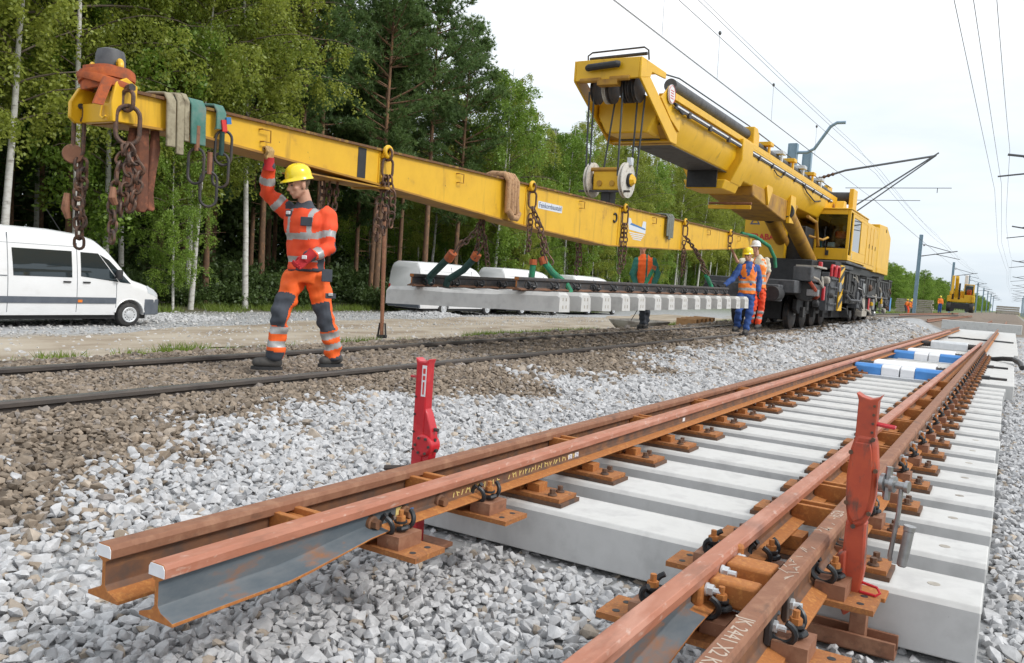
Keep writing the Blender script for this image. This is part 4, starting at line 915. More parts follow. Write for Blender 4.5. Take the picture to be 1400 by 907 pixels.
# ================================================================ hanging track panel
hp = thing('hanging_track_panel', 'short track panel of white concrete sleepers hung below the beam', 'track panel', (XB,14,.7))
XL = -6.42; TL = .034                       # the load hangs a little lower on its far side
def hz(y): return .90 + (y-9.7)*.0095
b = B(); rings = []
for x, dz in ((-1.42,-.035),(-1.38,0),(-.62,0),(-.40,-.02),(.40,-.02),(.62,0),(1.38,0),(1.42,-.035)):
    rings.append([(x,-.15,-.255),(x,.15,-.255),(x,.14,-.05+dz*.6),(x,.105,dz),(x,-.105,dz),(x,-.14,-.05+dz*.6)])
b.loft(rings); hs = mesh('sleeper', b, [MT['concrete']], smooth=0)
dme = []
for yy in (-.045,.045):
    for zz in (-.09,-.19):
        db = B(); db.box(1.415,1.423,yy-.012,yy+.012,zz-.022,zz+.022); dme.append(mesh('strand_end', db, MT['concrete_old']))
hclip = mesh('clip', coil_clip(), MT['clip'])
pb = B(); pb.box(-.17,.17,-.075,.075,0,.012); hpl = mesh('base_plate', pb, MT['steel_dark'])
HY = [9.72+.67*k for k in range(14)]; RH = .84
for k, y in enumerate(HY):
    s = bpy.data.objects.new('sleeper', hs); COL.objects.link(s); s.parent = hp; s.location = Vector((XL+RNG.uniform(-.012,.012),y,hz(y))) - hp.location; s.rotation_euler = (0,-math.atan(TL),0)
    for d_ in dme: sub(d_, s, (0,0,0))
    for sx in (-1,1):
        sub(hpl, s, (sx*RH,0,0))
        for e in (-1,1):
            c = sub(hclip, s, (sx*RH+e*.088,0,.012), (0,0,0 if e > 0 else math.pi)); c.scale = (1.35,1.35,1.35)
for sx, y0 in ((-1,9.42),(1,9.46)):
    x = XL+sx*RH; zz = lambda y: hz(y)+.012+TL*sx*RH
    st = [(x, y, zz(y), 0) for y in (y0,12,15,18.85)]
    me = rail_mesh('rail', st, [MT['steel_dark'], MT['steel_dark'], MT['web_brown']]); r_ = ob('rail', me, None, hp)
    b = B(); b.prism([(x-.03,zz(y0)+.135),(x+.03,zz(y0)+.135),(x+.03,zz(y0)+.168),(x-.03,zz(y0)+.168)],1,y0-.003,y0-.0005); b.prism([(x-.009,zz(y0)+.045),(x+.009,zz(y0)+.045),(x+.009,zz(y0)+.118),(x-.009,zz(y0)+.118)],1,y0-.003,y0-.0005); ob('cut_end', b, MT['rust_orange'], r_)

# ================================================================ rail crane
cr = thing('rail_crane', 'big yellow rail crane with telescopic boom standing on the old track', 'crane', (XC,32,.2))
def zo(y): return float(z_old(y))
def cpart(name, b, m, bev=.0, par=None, smooth=35): return ob(name, b, MT[m] if isinstance(m, str) else m, par or cr, bev=bev, smooth=smooth)
# undercarriage
b = B(); b.box(-7.75,-4.95,24.6,40.6,1.15,1.50); cpart('chassis', b, 'grime', .03)
b = B(); b.box(-7.6,-5.1,23.4,24.6,1.2,1.55); b.box(-7.3,-5.4,22.9,23.4,.95,1.4); cpart('front_frame', b, 'deck_grey', .03)
b = B(); b.cyl((-5.5,23.2,1.15),(-5.5,22.6,1.15),.20,n=16); b.cyl((-7.2,23.2,1.15),(-7.2,22.6,1.15),.20,n=16); cpart('buffer', b, 'black', .01)
for y in (25.3,26.75,28.2,29.65, 35.4,36.8,38.2,39.6):
    for x in (-5.6,-7.1):
        zc = zo(y)+.46; s = 1 if x > XC else -1
        b = B(); b.lathe([(.10,.12),(.40,.10),(.46,.065),(.46,-.05),(.495,-.055),(.495,-.08),(.40,-.085),(.10,-.07)], (x,y,zc), (s,0,0), 28); w = cpart('wheel', b, 'steel_dark')
        b = B(); b.lathe([(.055,.10),(.055,.145),(.03,.16)], (x,y,zc-.05 if 0 else zc), (s,0,0), 12); ob('axle_end', b, MT['galv'], w)
for y0, y1 in ((24.7,30.3),(34.8,40.2)):
    for s in (-1,1):
        x = XC+s*1.0; b = B(); yy = (y0+y1)/2
        b.prism([(y0,.75),(y0+.3,.62),(y1-.3,.62),(y1,.75),(y1,1.05),(yy+.6,1.12),(yy-.6,1.12),(y0,1.05)],0,x-.06,x+.06); cpart('bogie_frame', b, 'black', .02)
        b = B()
        for k in range(4):
            y = y0+.6+k*(y1-y0-1.2)/3; b.box(x+.06,x+.16,y-.13,y+.13,.52,.82); b.lathe([(.09,0),(.09,.28)],(x+.11,y+.36,.72),(0,0,1),10)
        cpart('axle_box', b, 'grime', .01)
b = B(); b.box(-6.98,-5.74,24.9,40.1,.42,1.16); cpart('underframe_core', b, 'black', .02)
# side equipment on the visible flank
b = B(); b.box(-5.30,-4.80,23.9,25.2,1.55,1.95); cpart('front_cover', b, 'deck_grey', .03)
b = B(); b.box(-5.3,-4.72,24.2,25.6,1.95,2.0); cpart('front_shelf', b, 'concrete_old', .005)
b = B(); b.lathe([(.05,-.42),(.26,-.40),(.28,-.36),(.28,.36),(.26,.40),(.05,.42)], (-5.02,24.6,1.28), (0,1,0), 22); cpart('air_tank', b, 'grime')
b = B(); b.box(-4.98,-4.78,26.2,27.6,.75,1.9); cpart('step_box', b, 'deck_grey', .02)
b = B()
for z in (.95,1.2,1.45,1.7): b.box(-4.78,-4.70,26.35,27.45,z,z+.04)
for y in (26.3,27.5): b.box(-4.76,-4.72,y-.02,y+.02,.75,2.05)
cpart('ladder', b, 'deck_grey')
for y in (26.45,27.2):
    b = B(); b.tube([(-4.70,y-.26,1.78),(-4.70,y-.26,2.02),(-4.70,y-.2,2.10),(-4.70,y+.2,2.10),(-4.70,y+.26,2.02),(-4.70,y+.26,1.78)], .042, 8); cpart('hand_rail', b, 'red')
b = B(); b.box(-4.80,-4.76,28.1,28.8,.75,2.2); hb = cpart('hazard_board', b, 'yellow', .01)
b = B()
for k in range(4):
    z = .80+k*.40; b.prism([(28.1,z),(28.8,z+.30),(28.8,z+.50),(28.1,z+.20)] if z+.5 < 2.2 else [(28.1,z),(28.8,z+.18),(28.8,z+.19),(28.1,z+.14)],0,-4.759,-4.755)
ob('hazard_stripe', b, MT['black'], hb)
for y0, y1, z0, z1, m in ((29.2,31.4,1.0,2.05,'grime'),(31.6,32.6,.85,1.9,'deck_grey'),(33.0,36.2,1.25,2.0,'grime'),(36.4,39.2,1.25,2.0,'grime'),(39.3,40.5,.9,2.1,'grime')):
    b = B(); b.box(-5.05,-4.72,y0,y1,z0,z1); p = cpart('side_cabinet', b, m, .03)
    b = B(); n = int((y1-y0)/.5)
    for k in range(max(2,n)):
        yy = y0+.15+k*(y1-y0-.3)/max(1,n-1 if n > 1 else 1)+rnd.uniform(-.12,.12); b.box(-4.72,-4.69,yy-.02-rnd.uniform(0,.10),yy+.03,z0+.08+rnd.uniform(0,.3),z1-.06)
    b.box(-4.73,-4.68,y0,y1,z1-.06,z1); ob('rib', b, MT['deck_grey' if m == 'deck_grey' else 'grime'], p)
b = B(); b.tube([(-4.7,29.0,1.30),(-4.62,29.5,1.12),(-4.62,31.6,1.12),(-4.7,32.2,1.30)], .035, 8); b.tube([(-4.66,33.2,1.3),(-4.66,39.0,1.3)], .03, 8); cpart('side_pipe', b, 'deck_grey')
b = B(); b.prism([(32.9,.75),(33.8,.75),(33.5,1.5),(33.2,1.5)],0,-4.95,-4.75); b.box(-4.95,-4.70,32.8,33.9,.55,.75); cpart('outrigger_foot', b, 'concrete_old', .02)
b = B(); b.lathe([(.03,0),(.07,.03),(.07,.12),(.02,.16)],(-4.70,34.9,.95),(0,0,1),10); b.lathe([(.02,0),(.05,.02),(.05,.1),(.02,.3)],(-4.66,37.3,1.05),(0,0,1),10); cpart('warning_lamp', b, 'yellow')
b = B(); b.box(-4.74,-4.70,34.2,34.5,.75,1.25); b.box(-4.70,-4.62,24.95,25.1,1.05,1.45); b.box(-4.9,-4.8,25.2,25.35,1.95,2.15); cpart('fire_extinguisher', b, 'red', .02)
b = B(); b.tube([(-4.85,24.0,1.55),(-4.7,24.2,1.3),(-4.68,24.4,1.15),(-4.8,24.5,1.05)], .05, 8); cpart('coupling_hose', b, 'red_worn')
b = B(); b.box(-4.80,-4.76,40.5,40.56,1.1,1.95); cpart('rear_marker', b, 'amber'); b = B(); b.box(-4.78,-4.70,40.6,40.95,.75,1.35); cpart('rear_box', b, 'blue', .02)
# clutter of pipes, valves and boxes on the flank
rc = random.Random(5)
for k in range(46):
    y = 23.8+rc.random()*16.4; z = .62+rc.random()*1.35; x = -4.70+rc.random()*.06; m = rc.choice(['black','grime','grime','deck_grey','concrete_old','steel','rust_dark'])
    b = B(); u = rc.random()
    if u < .35: h = .08+rc.random()*.2; b.box(x-.3,x,y-h,y+h,z-h*.8,z+h*.8); nm = 'valve_box'
    elif u < .7: b.tube([(x-.1,y,z),(x+.02,y+.1,z-.05),(x+.03,y+.3+rc.random()*.5,z-.12-rc.random()*.2),(x-.05,y+.6+rc.random()*.4,z+.05)], .018+.02*rc.random(), 6); nm = 'flank_hose'
    else: r_ = .07+.06*rc.random(); b.lathe([(r_*.6,-.02),(r_,0),(r_,.12),(r_*.7,.16)],(x-.12,y,z),(1,0,0),12); nm = 'flank_cylinder'
    cpart(nm, b, m, .006)
# slewing platform
b = B(); b.lathe([(1.15,0),(1.2,.06),(1.2,.5),(1.05,.55)],(XC,31,1.5),(0,0,1),32); cpart('slewing_ring', b, 'grime')
b = B(); b.box(-7.75,-4.95,28.2,39.8,2.05,2.32); cpart('slewing_deck', b, 'black', .03)
# cab with window openings
b = B(); x0,x1,y0,y1,z0,z1 = -5.95,-4.84,29.5,33.2,2.42,4.08
b.box(x0,x1,y0,y0+.06,z0,2.80); b.box(x0,x0+.08,y0,y0+.06,2.80,z1); b.box(x1-.10,x1,y0,y0+.06,2.80,z1); b.box(x0+.08,x1-.10,y0,y0+.06,3.92,z1)
b.box(x0,x1,y0+.06,y1,z1-.08,z1); b.box(x0,x1,y0+.06,y1,z0,z0+.06); b.box(x0,x0+.05,y0+.06,y1,z0+.06,z1-.08); b.box(x0+.05,x1,y1-.05,y1,z0+.06,z1-.08)
b.box(x1-.05,x1,y0+.55,y0+.75,z0+.06,z1-.08); b.box(x1-.05,x1,y0+.75,y1-.05,z0+.06,2.78); b.box(x1-.05,x1,y0+.75,y1-.05,3.88,z1-.08); b.box(x1-.05,x1,y0+2.35,y1-.05,2.78,3.88)
b.box(x1-.05,x1,y0+.06,y0+.55,z0+.06,2.6)
cab = cpart('cab', b, 'yellow', .012)
b = B(); b.box(x0-.02,x1+.03,y0-.05,y1,z1+.002,z1+.05); ob('cab_roof', b, MT['yellow_worn'], cab, bev=.02)
b = B(); b.box(x0+.08,x1-.10,y0+.025,y0+.033,2.80,3.92); ob('windscreen', b, MT['clear_glass'], cab)
b = B(); b.box(x1-.03,x1-.022,y0+.75,y0+2.35,2.78,3.88); ob('side_window', b, MT['tint_glass'], cab); b = B(); b.box(x1-.09,x1-.06,y0+.06,y0+.55,2.6,4.0); ob('door_gap', b, MT['black'], cab)
b = B(); b.box(x0+.055,x1-.055,y0+1.95,y0+2.0,2.48,3.99); b.box(x0+.052,x0+.07,y0+.07,y0+1.95,2.48,3.99); b.box(x0+.07,x1-.06,y0+.07,y0+1.95,3.97,3.995); b.box(x0+.07,x1-.06,y0+.07,y0+1.95,2.482,2.80); ob('cab_lining', b, MT['grime'], cab)
b = B(); b.box(x0+.3,x0+.8,y0+1.2,y0+1.7,2.5,2.95); b.box(x0+.3,x0+.8,y0+1.65,y0+1.8,2.95,3.7); ob('seat', b, MT['black'], cab, bev=.04)
b = B(); b.box(x0+.56,x0+.90,y0+.55,y0+.72,3.16,3.42); ob('orange_jacket', b, MT['orange_red'], cab, bev=.06)
b = B(); b.box(x0+.12,x0+.3,y0+.10,y0+.3,2.84,3.05); ob('dash_box', b, MT['teal'], cab, bev=.03); b = B(); b.box(x0+.42,x0+.66,y0+.10,y0+.28,2.84,3.0); ob('dash_papers', b, MT['white_box'], cab, bev=.02)
b = B(); b.tube([(x0+.42,y0-.02,2.62),(x0+.36,y0-.03,3.2),(x0+.30,y0-.03,3.42)], .014, 6); b.tube([(x0+.30,y0-.035,2.85),(x0+.36,y0-.035,3.5)], .018, 6); b.box(x0+.40,x0+.50,y0-.05,y0,2.56,2.72); ob('wiper', b, MT['black'], cab)
b = B(); b.prism([(29.2,2.30),(33.4,2.30),(33.4,2.36),(29.6,2.40),(29.2,2.38)],0,-6.05,-4.80); b.prism([(29.25,2.12),(31.0,2.14),(31.0,2.28),(29.25,2.26)],0,-6.0,-4.86); b.prism([(29.4,1.95),(30.6,2.0),(30.6,2.1),(29.4,2.08)],0,-5.9,-4.86); ob('cab_bellows', b, MT['deck_grey'], cab, bev=.02)
text('lettering', 'II', .32, MT['concrete'], cab, (x1+.002,30.2,2.48), (0,1,0), (0,0,1))
# machine house and counterweight
b = B(); b.box(-5.95,-4.86,33.22,35.6,2.34,4.02); mh = cpart('machine_house', b, 'yellow', .02)
for y in (33.35,34.15,34.95):
    b = B(); b.box(-4.86,-4.845,y,y+.68,2.5,3.9); d = ob('house_door', b, MT['yellow'], mh, bev=.006); b = B(); b.box(-4.845,-4.83,y+.56,y+.62,3.1,3.25); ob('handle', b, MT['steel_dark'], d)
b = B(); [b.lathe([(.05,0),(.05,.16)],(-5.3,y,4.02),(0,0,1),10) for y in (33.8,35.2)]; b.tube([(-5.2,33.4,4.05),(-5.2,33.5,4.35),(-5.2,33.9,4.35),(-5.2,34.0,4.05)], .02, 6); ob('exhaust', b, MT['steel_dark'], mh)
b = B(); b.prism([(36.4,2.30),(39.95,2.30),(39.95,3.92),(38.6,4.30),(36.4,4.22)],0,-7.85,-4.85); cw = cpart('counterweight', b, 'yellow', .02)
b = B(); b.cyl((-4.855,38.35,4.10),(-4.835,38.35,4.10),.07,n=16); ob('lifting_hole', b, MT['black'], cw); b = B(); b.box(-7.0,-5.0,36.4,39.9,2.22,2.30); b.box(-4.85,-4.84,36.5,39.85,2.32,2.50); ob('lower_lip', b, MT['yellow_worn'], cw)
b = B(); b.box(-4.95,-4.86,35.62,36.38,2.3,4.05); ob('gap_panel', b, MT['yellow_worn'], mh)
b = B(); b.prism([(-7.86,2.22),(-6.52,2.20),(-6.52,3.76),(-7.72,3.76),(-7.86,3.62)],1,27.9,34.2); lp = cpart('left_house', b, 'yellow', .02)
text('lettering', 'STRABAG', .262, MT['letter_red'], lp, (-7.80,27.895,2.90), (1,0,0), (0,0,1), bold=.009)
b = B(); b.add([(-7.70,27.894,3.38),(-7.36,27.894,3.38),(-7.53,27.894,3.66),(-7.63,27.893,3.42),(-7.43,27.893,3.42),(-7.53,27.893,3.59)],[(0,1,4,3),(1,2,5,4),(2,0,3,5)]); ob('warning_triangle', b, MT['letter_dark'], lp)
b = B(); b.box(-7.1,-5.5,27.4,28.2,1.55,2.3); b.box(-6.9,-5.95,28.2,33,2.32,3.4); cpart('boom_foot', b, 'black', .03)
# boom
def bsec(w, zt, zm, zb, wb): return [(XC-w,zt),(XC-w,zm),(XC-wb,zb),(XC+wb,zb),(XC+w,zm),(XC+w,zt)]
b = B(); b.prism(bsec(.58,4.52,4.18,3.86,.40),1,14.3,19.8); bi = cpart('inner_boom', b, 'yellow', .03)
b = B(); b.prism([(XC-.395,3.855),(XC+.395,3.855),(XC+.40,3.845),(XC-.40,3.845)],1,14.9,19.6); b.box(XC+.1,XC+.2,15,19,4.52,4.54); ob('wear_strip', b, MT['deck_grey'], bi)
b = B(); b.prism(bsec(.66,4.58,4.15,3.78,.46),1,19.4,33.2); bo = cpart('outer_boom', b, 'yellow', .03)
b = B(); 
b.prism(bsec(.74,4.62,4.13,3.62,.50),1,19.25,20.1); b.prism([(XC-.50,3.64),(XC+.50,3.64),(XC+.42,3.44),(XC-.42,3.44)],1,18.9,20.0); ob('boom_collar', b, MT['yellow'], bo, bev=.02)
b = B(); b.prism([(XC-.40,3.46),(XC-.40,3.84),(XC+.30,3.84),(XC+.30,3.46)],1,18.85,18.9); ob('collar_slot', b, MT['black'], bo)
b = B(); b.box(XC+.34,XC+.66,14.9,31.5,4.56,4.69); ob('cable_tray', b, MT['yellow'], bo, bev=.01)
b = B(); b.box(XC+.665,XC+.70,15.0,27,4.44,4.47); b.box(XC+.665,XC+.70,27,30.5,4.44,4.47); ob('guide_strip', b, MT['white_paint'], bo)
b = B(); b.box(XC+.662,XC+.69,14.9,30.5,4.475,4.50); b.box(XC+.662,XC+.69,14.9,30.5,4.40,4.435); 
for y in np.arange(15.6,30,1.3): b.box(XC+.66,XC+.715,y,y+.12,4.36,4.46)
ob('guide_shadow', b, MT['steel_dark'], bo)
b = B(); b.cyl((XC+.28,15.6,5.00),(XC+.28,21.0,5.02),.13,n=18); b.cyl((XC+.22,21,4.97),(XC+.22,33,4.95),.09,n=14); ob('extension_cylinder', b, MT['deck_grey'], bo)
b = B(); b.prism([(20.9,4.6),(21.4,4.6),(21.4,5.05),(21.2,5.20),(20.9,5.20)],0,XC-.1,XC+.5); ob('cylinder_clamp', b, MT['yellow'], bo, bev=.02)
for k, y in enumerate((22.6,24.0,25.4,26.8,28.2,29.6)):
    b = B(); b.box(XC+.05,XC+.48,y,y+.35,5.03,5.13); b.box(XC+.38,XC+.44,y+.1,y+.2,4.6,5.03); ob('pipe_bracket', b, MT['galv' if k%2 else 'yellow'], bo, bev=.01)
b = B(); b.tube([(XC+.30,14.5,5.02),(XC+.30,16,5.22),(XC+.32,21.0,5.24),(XC+.3,32,5.1)], .016, 6); ob('hoist_rope', b, MT['rope_steel'], bo)
b = B(); b.tube([(XC+.68,25.6,4.5),(XC+.72,26.3,4.25),(XC+.70,27.6,4.12),(XC+.68,28.6,4.25)], .02, 6); b.tube([(XC+.68,22.4,4.35),(XC+.72,22.6,4.25),(XC+.72,23.1,4.25),(XC+.68,23.3,4.35)], .015, 6); ob('hose', b, MT['black'], bo)
# bracket under the boom and lifting rams
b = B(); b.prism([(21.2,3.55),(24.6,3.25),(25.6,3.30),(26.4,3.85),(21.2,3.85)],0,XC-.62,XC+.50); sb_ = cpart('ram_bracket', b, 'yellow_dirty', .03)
b = B(); b.prism([(22.6,3.45),(22.95,3.9),(22.6,4.15),(22.3,3.9)],0,XC+.50,XC+.56); b.box(XC-.6,XC+.5,21.15,21.2,3.2,3.3); b.prism([(24.9,3.2),(25.7,3.24),(25.5,4.0),(24.9,4.0)],0,XC+.50,XC+.60); ob('gusset', b, MT['yellow'], sb_, bev=.01)
b = B(); b.tube([(XC-.6,21.2,3.35),(XC+.5,21.2,3.35)],.03,8); ob('cross_rod', b, MT['rust'], sb_)
for x, yo in ((XC+.45,0),(XC-.32,1.25)):
    b = B(); b.cyl((x,25.0+yo,3.55),(x,29.3+yo*.6,2.20),.215,n=22); r = cpart('lifting_ram', b, 'yellow_dirty'); b = B(); b.lathe([(.225,0),(.235,.02),(.235,.16),(.18,.18)],(x,24.95+yo,3.57),(0,4.3,-1.3),22); b.lathe([(.2,0),(.2,.2)],(x,29.1+yo*.6,2.27),(0,4.3,-1.3),18); ob('ram_gland', b, MT['black'], r)
b = B(); b.tube([(-5.7,27.0,3.6),(-5.62,28.0,3.5),(-5.6,28.3,3.0),(-5.62,28.6,2.8)], .05, 8); b.tube([(-5.9,28.4,3.1),(-5.5,28.6,3.0),(-5.4,28.9,3.1)], .04, 8); b.lathe([(.16,0),(.18,.1),(.1,.3)],(-6.2,28.6,2.85),(0,-1,.2),14); cpart('hydraulic_pipe', b, 'yellow_dirty')
b = B(); b.cyl((-6.1,32.2,4.75),(-5.3,32.2,4.75),.22,n=16); b.box(-6.5,-6.1,31.6,33,4.55,4.95); cpart('winch', b, 'grime', .02)
b = B(); b.box(-5.35,-5.2,31.8,32.6,4.1,5.05); b.box(-6.2,-6.05,31.6,32.4,4.6,5.15); b.prism([(30.6,4.10),(31.4,4.10),(31.1,4.5),(30.8,4.5)],0,-5.6,-5.3); cpart('winch_cheek', b, 'yellow', .02)
# boom head
b = B()
for x in (XC-.63, XC+.60):
    b.prism([(13.35,4.60),(13.78,4.70),(15.22,4.02),(15.2,3.80),(14.95,3.80)],0,x-.02,x+.02); b.prism([(13.35,4.95),(13.35,4.60),(13.78,4.70),(13.84,4.80),(14.5,4.84),(14.5,4.95)],0,x-.019,x+.019)
    b.prism([(14.35,4.48),(14.9,4.20),(15.4,4.05),(15.4,4.62),(14.75,4.78)],0,x-.018,x+.018)
b.prism([(13.35,4.60),(13.42,4.60),(13.42,4.95),(13.35,4.95)],0,XC-.61,XC+.58); b.box(XC-.61,XC+.58,13.42,14.5,4.93,4.95); b.prism([(15.0,3.82),(15.4,3.82),(15.4,4.5),(15.3,4.5)],0,XC-.61,XC+.58); b.prism([(14.4,4.12),(14.46,4.10),(14.5,4.5),(14.44,4.5)],0,XC-.61,XC+.58)
hd = cpart('boom_head', b, 'yellow', .012)
b = B(); b.prism([(14.55,4.04),(14.6,4.0),(15.2,3.80),(15.3,3.82),(15.3,3.86)],0,XC-.6,XC+.57); ob('head_floor', b, MT['yellow_dirty'], hd)
b = B(); b.cyl((XC-.58,14.62,4.10),(XC+.55,14.62,4.10),.05,n=10); b.cyl((XC-.58,14.98,3.92),(XC+.55,14.98,3.92),.04,n=10); ob('head_roller', b, MT['black'], hd)
b = B(); b.tube([(XC-.35,13.30,4.80),(XC-.33,13.27,4.80),(XC+.20,13.27,4.83),(XC+.22,13.30,4.83)], .06, 10); ob('front_pad', b, MT['black'], hd)
b = B(); b.cyl((XC-.52,13.36,4.60),(XC-.12,13.36,4.60),.045,n=10); b.cyl((XC+.05,13.36,4.61),(XC+.42,13.36,4.61),.045,n=10); b.box(XC-.18,XC+.2,13.32,13.5,4.50,4.60); ob('rope_guide', b, MT['yellow_dirty'], hd, bev=.01)
for x, m in ((XC-.36,'steel_dark'),(XC-.14,'sheave'),(XC-.06,'steel_dark'),(XC+.20,'steel_dark'),(XC+.30,'steel_dark'),(XC+.42,'steel_dark')):
    b = B(); b.lathe([(.06,-.03),(.25,-.03),(.25,-.022),(.215,-.005),(.215,.005),(.25,.022),(.25,.03),(.06,.03)],(x,13.75,4.52),(1,0,0),26); ob('sheave', b, MT[m], hd)
b = B(); b.tube([(XC-.46,13.5,4.95),(XC-.46,13.48,5.06),(XC-.38,13.48,5.11),(XC+.58,13.5,5.14),(XC+.64,13.55,5.10),(XC+.64,13.6,4.95)], .016, 6); b.tube([(XC-.45,13.55,5.02),(XC+.6,13.6,5.06)], .03, 8); ob('guard_rail', b, MT['steel_dark'], hd)
b = B(); b.lathe([(.0,-.01),(.17,-.01),(.17,.012),(.0,.012)],(XC+.65,14.75,4.62),(1,0,0),24); lg = ob('round_sign', b, MT['white_paint'], hd); b = B()
for a0 in range(20):
    a = a0*math.pi/10; b.obox((XC+.664,14.75+.155*math.cos(a),4.62+.155*math.sin(a)),(.003,.05,.014),(0,-math.sin(a),math.cos(a)),(1,0,0))
for q in range(4): b.box(XC+.6625,XC+.665,14.68,14.83,4.54+q*.045,4.555+q*.045)
ob('sign_print', b, MT['letter_red'], lg)
b = B(); b.box(XC+.42,XC+.55,15.1,15.25,4.72,4.86); b.cyl((XC+.48,15.18,4.6),(XC+.48,15.18,4.75),.02,n=6); lm_ = ob('work_lamp', b, MT['black'], hd, bev=.01); b = B(); b.box(XC+.43,XC+.54,15.09,15.098,4.73,4.85); ob('lens', b, MT['silver'], lm_)
b = B(); b.tube([(XC+.64,14.9,4.5),(XC+.72,15.2,4.35),(XC+.70,15.4,4.4)], .02, 6); ob('head_cable', b, MT['black'], hd)
# falls of rope
for x0, y0, x1 in ((XC-.42,13.55,XC-.36),(XC-.36,13.62,XC-.33),(XC-.10,13.98,XC-.26),(XC+.22,13.55,XC+.25),(XC+.32,13.98,XC+.30),(XC+.46,13.98,XC+.40)):
    b = B(); b.cyl((x0,y0,4.45),(x1,13.75+(y0-13.75)*1.1,2.98),.017,n=7); cpart('fall_rope', b, 'rope_steel')
# hook block
hk = thing('hook_block', 'yellow hook block with two pale rope sheaves above the beam', 'hook block', (XC,13.75,2.6))
for x in (XC-.33,XC+.33):
    b = B(); b.lathe([(.05,-.045),(.27,-.045),(.31,-.035),(.31,-.02),(.27,-.004),(.27,.004),(.31,.02),(.31,.035),(.27,.045),(.05,.045)],(x,13.75,2.93),(1,0,0),30); w = ob('sheave', b, MT['sheave'], hk)
    b = B(); b.lathe([(.12,-.06),(.12,.09),(.08,.10)],(x,13.75,2.93),(1,0,0),18); ob('hub', b, MT['black'], w)
b = B(); b.prism([(13.62,2.74),(13.88,2.74),(13.90,3.08),(13.60,3.08)],0,XC-.25,XC+.25); fr = ob('frame', b, MT['yellow'], hk, bev=.02)
b = B(); b.cyl((XC-.3,13.6,3.10),(XC+.27,13.6,3.10),.035,n=10); b.cyl((XC-.12,13.595,2.86),(XC-.12,13.61,2.86),.05,n=14); b.cyl((XC+.12,13.595,2.86),(XC+.12,13.61,2.86),.05,n=14); ob('fitting', b, MT['yellow_dirty'], fr)
b = B(); b.box(XC-.50,XC+.48,13.56,13.60,2.70,2.735); ob('guard_bar', b, MT['steel_dark'], hk); b = B(); b.lathe([(.10,0),(.11,.03),(.06,.09)],(XC+.40,13.75,2.93),(1,0,0),8); ob('axle_nut', b, MT['yellow'], hk)
b = B(); b.box(XC-.09,XC+.09,13.62,13.9,2.46,2.76); ob('hook_stem', b, MT['black'], hk, bev=.03)
b = B(); b.box(XC+.33,XC+.42,13.70,13.80,3.18,3.32); ob('rope_socket', b, MT['galv'], hk, bev=.01)

# ================================================================ people
def remeshed(b, vox, sm=2, name='skin'):
    me = bpy.data.meshes.new('t'); me.from_pydata(b.v, [], b.f)
    bm = bmesh.new(); bm.from_mesh(me); bmesh.ops.recalc_face_normals(bm, faces=bm.faces); bm.to_mesh(me); bm.free()
    o = bpy.data.objects.new('t', me); COL.objects.link(o)
    m = o.modifiers.new('r','REMESH'); m.mode = 'VOXEL'; m.voxel_size = vox
    if sm: s = o.modifiers.new('s','SMOOTH'); s.iterations = sm; s.factor = .5
    dg = bpy.context.evaluated_depsgraph_get(); dg.update(); out = bpy.data.meshes.new_from_object(o.evaluated_get(dg)); out.name = name
    bpy.data.objects.remove(o); out.polygons.foreach_set('use_smooth', [True]*len(out.polygons)); return out
def limb(b, pts, rs, n=12):
    pts = [Vector(p) for p in pts]; P2 = []; R2 = []
    d0 = (pts[0]-pts[1]).normalized(); d1 = (pts[-1]-pts[-2]).normalized()
    for k in (.95,.7,.35): P2.append(pts[0]+d0*rs[0]*k); R2.append(rs[0]*math.sqrt(1-k*k))
    P2 += pts; R2 += list(rs)
    for k in (.35,.7,.95): P2.append(pts[-1]+d1*rs[-1]*k); R2.append(rs[-1]*math.sqrt(1-k*k))
    b.tube(P2, R2, n)
def ball(b, c, r, n=12, M=None):
    c = Vector(c); rr = r if hasattr(r,'__len__') else (r,r,r); vs = []; fs = []; k = 8
    for i in range(1, k):
        th = math.pi*i/k
        for j in range(n): q = 2*math.pi*j/n; vs.append(Vector((rr[0]*math.sin(th)*math.cos(q), rr[1]*math.sin(th)*math.sin(q), rr[2]*math.cos(th))))
    vs.append(Vector((0,0,rr[2]))); vs.append(Vector((0,0,-rr[2])))
    for i in range(k-2):
        for j in range(n): j2 = (j+1)%n; fs.append((i*n+j,(i+1)*n+j,(i+1)*n+j2,i*n+j2))
    t = len(vs)-2
    for j in range(n): j2 = (j+1)%n; fs.append((t,j,j2)); fs.append((t+1,(k-2)*n+j2,(k-2)*n+j))
    vs = [(M @ v if M else v) + c for v in vs]; b.add(vs, fs)
def seg_t(C, a, c):
    a = np.array(a); c = np.array(c); d = c-a; L2 = d@d; t = ((C-a)@d)/L2; q = a + np.clip(t,0,1)[:,None]*d; return t, np.linalg.norm(C-q,axis=1)
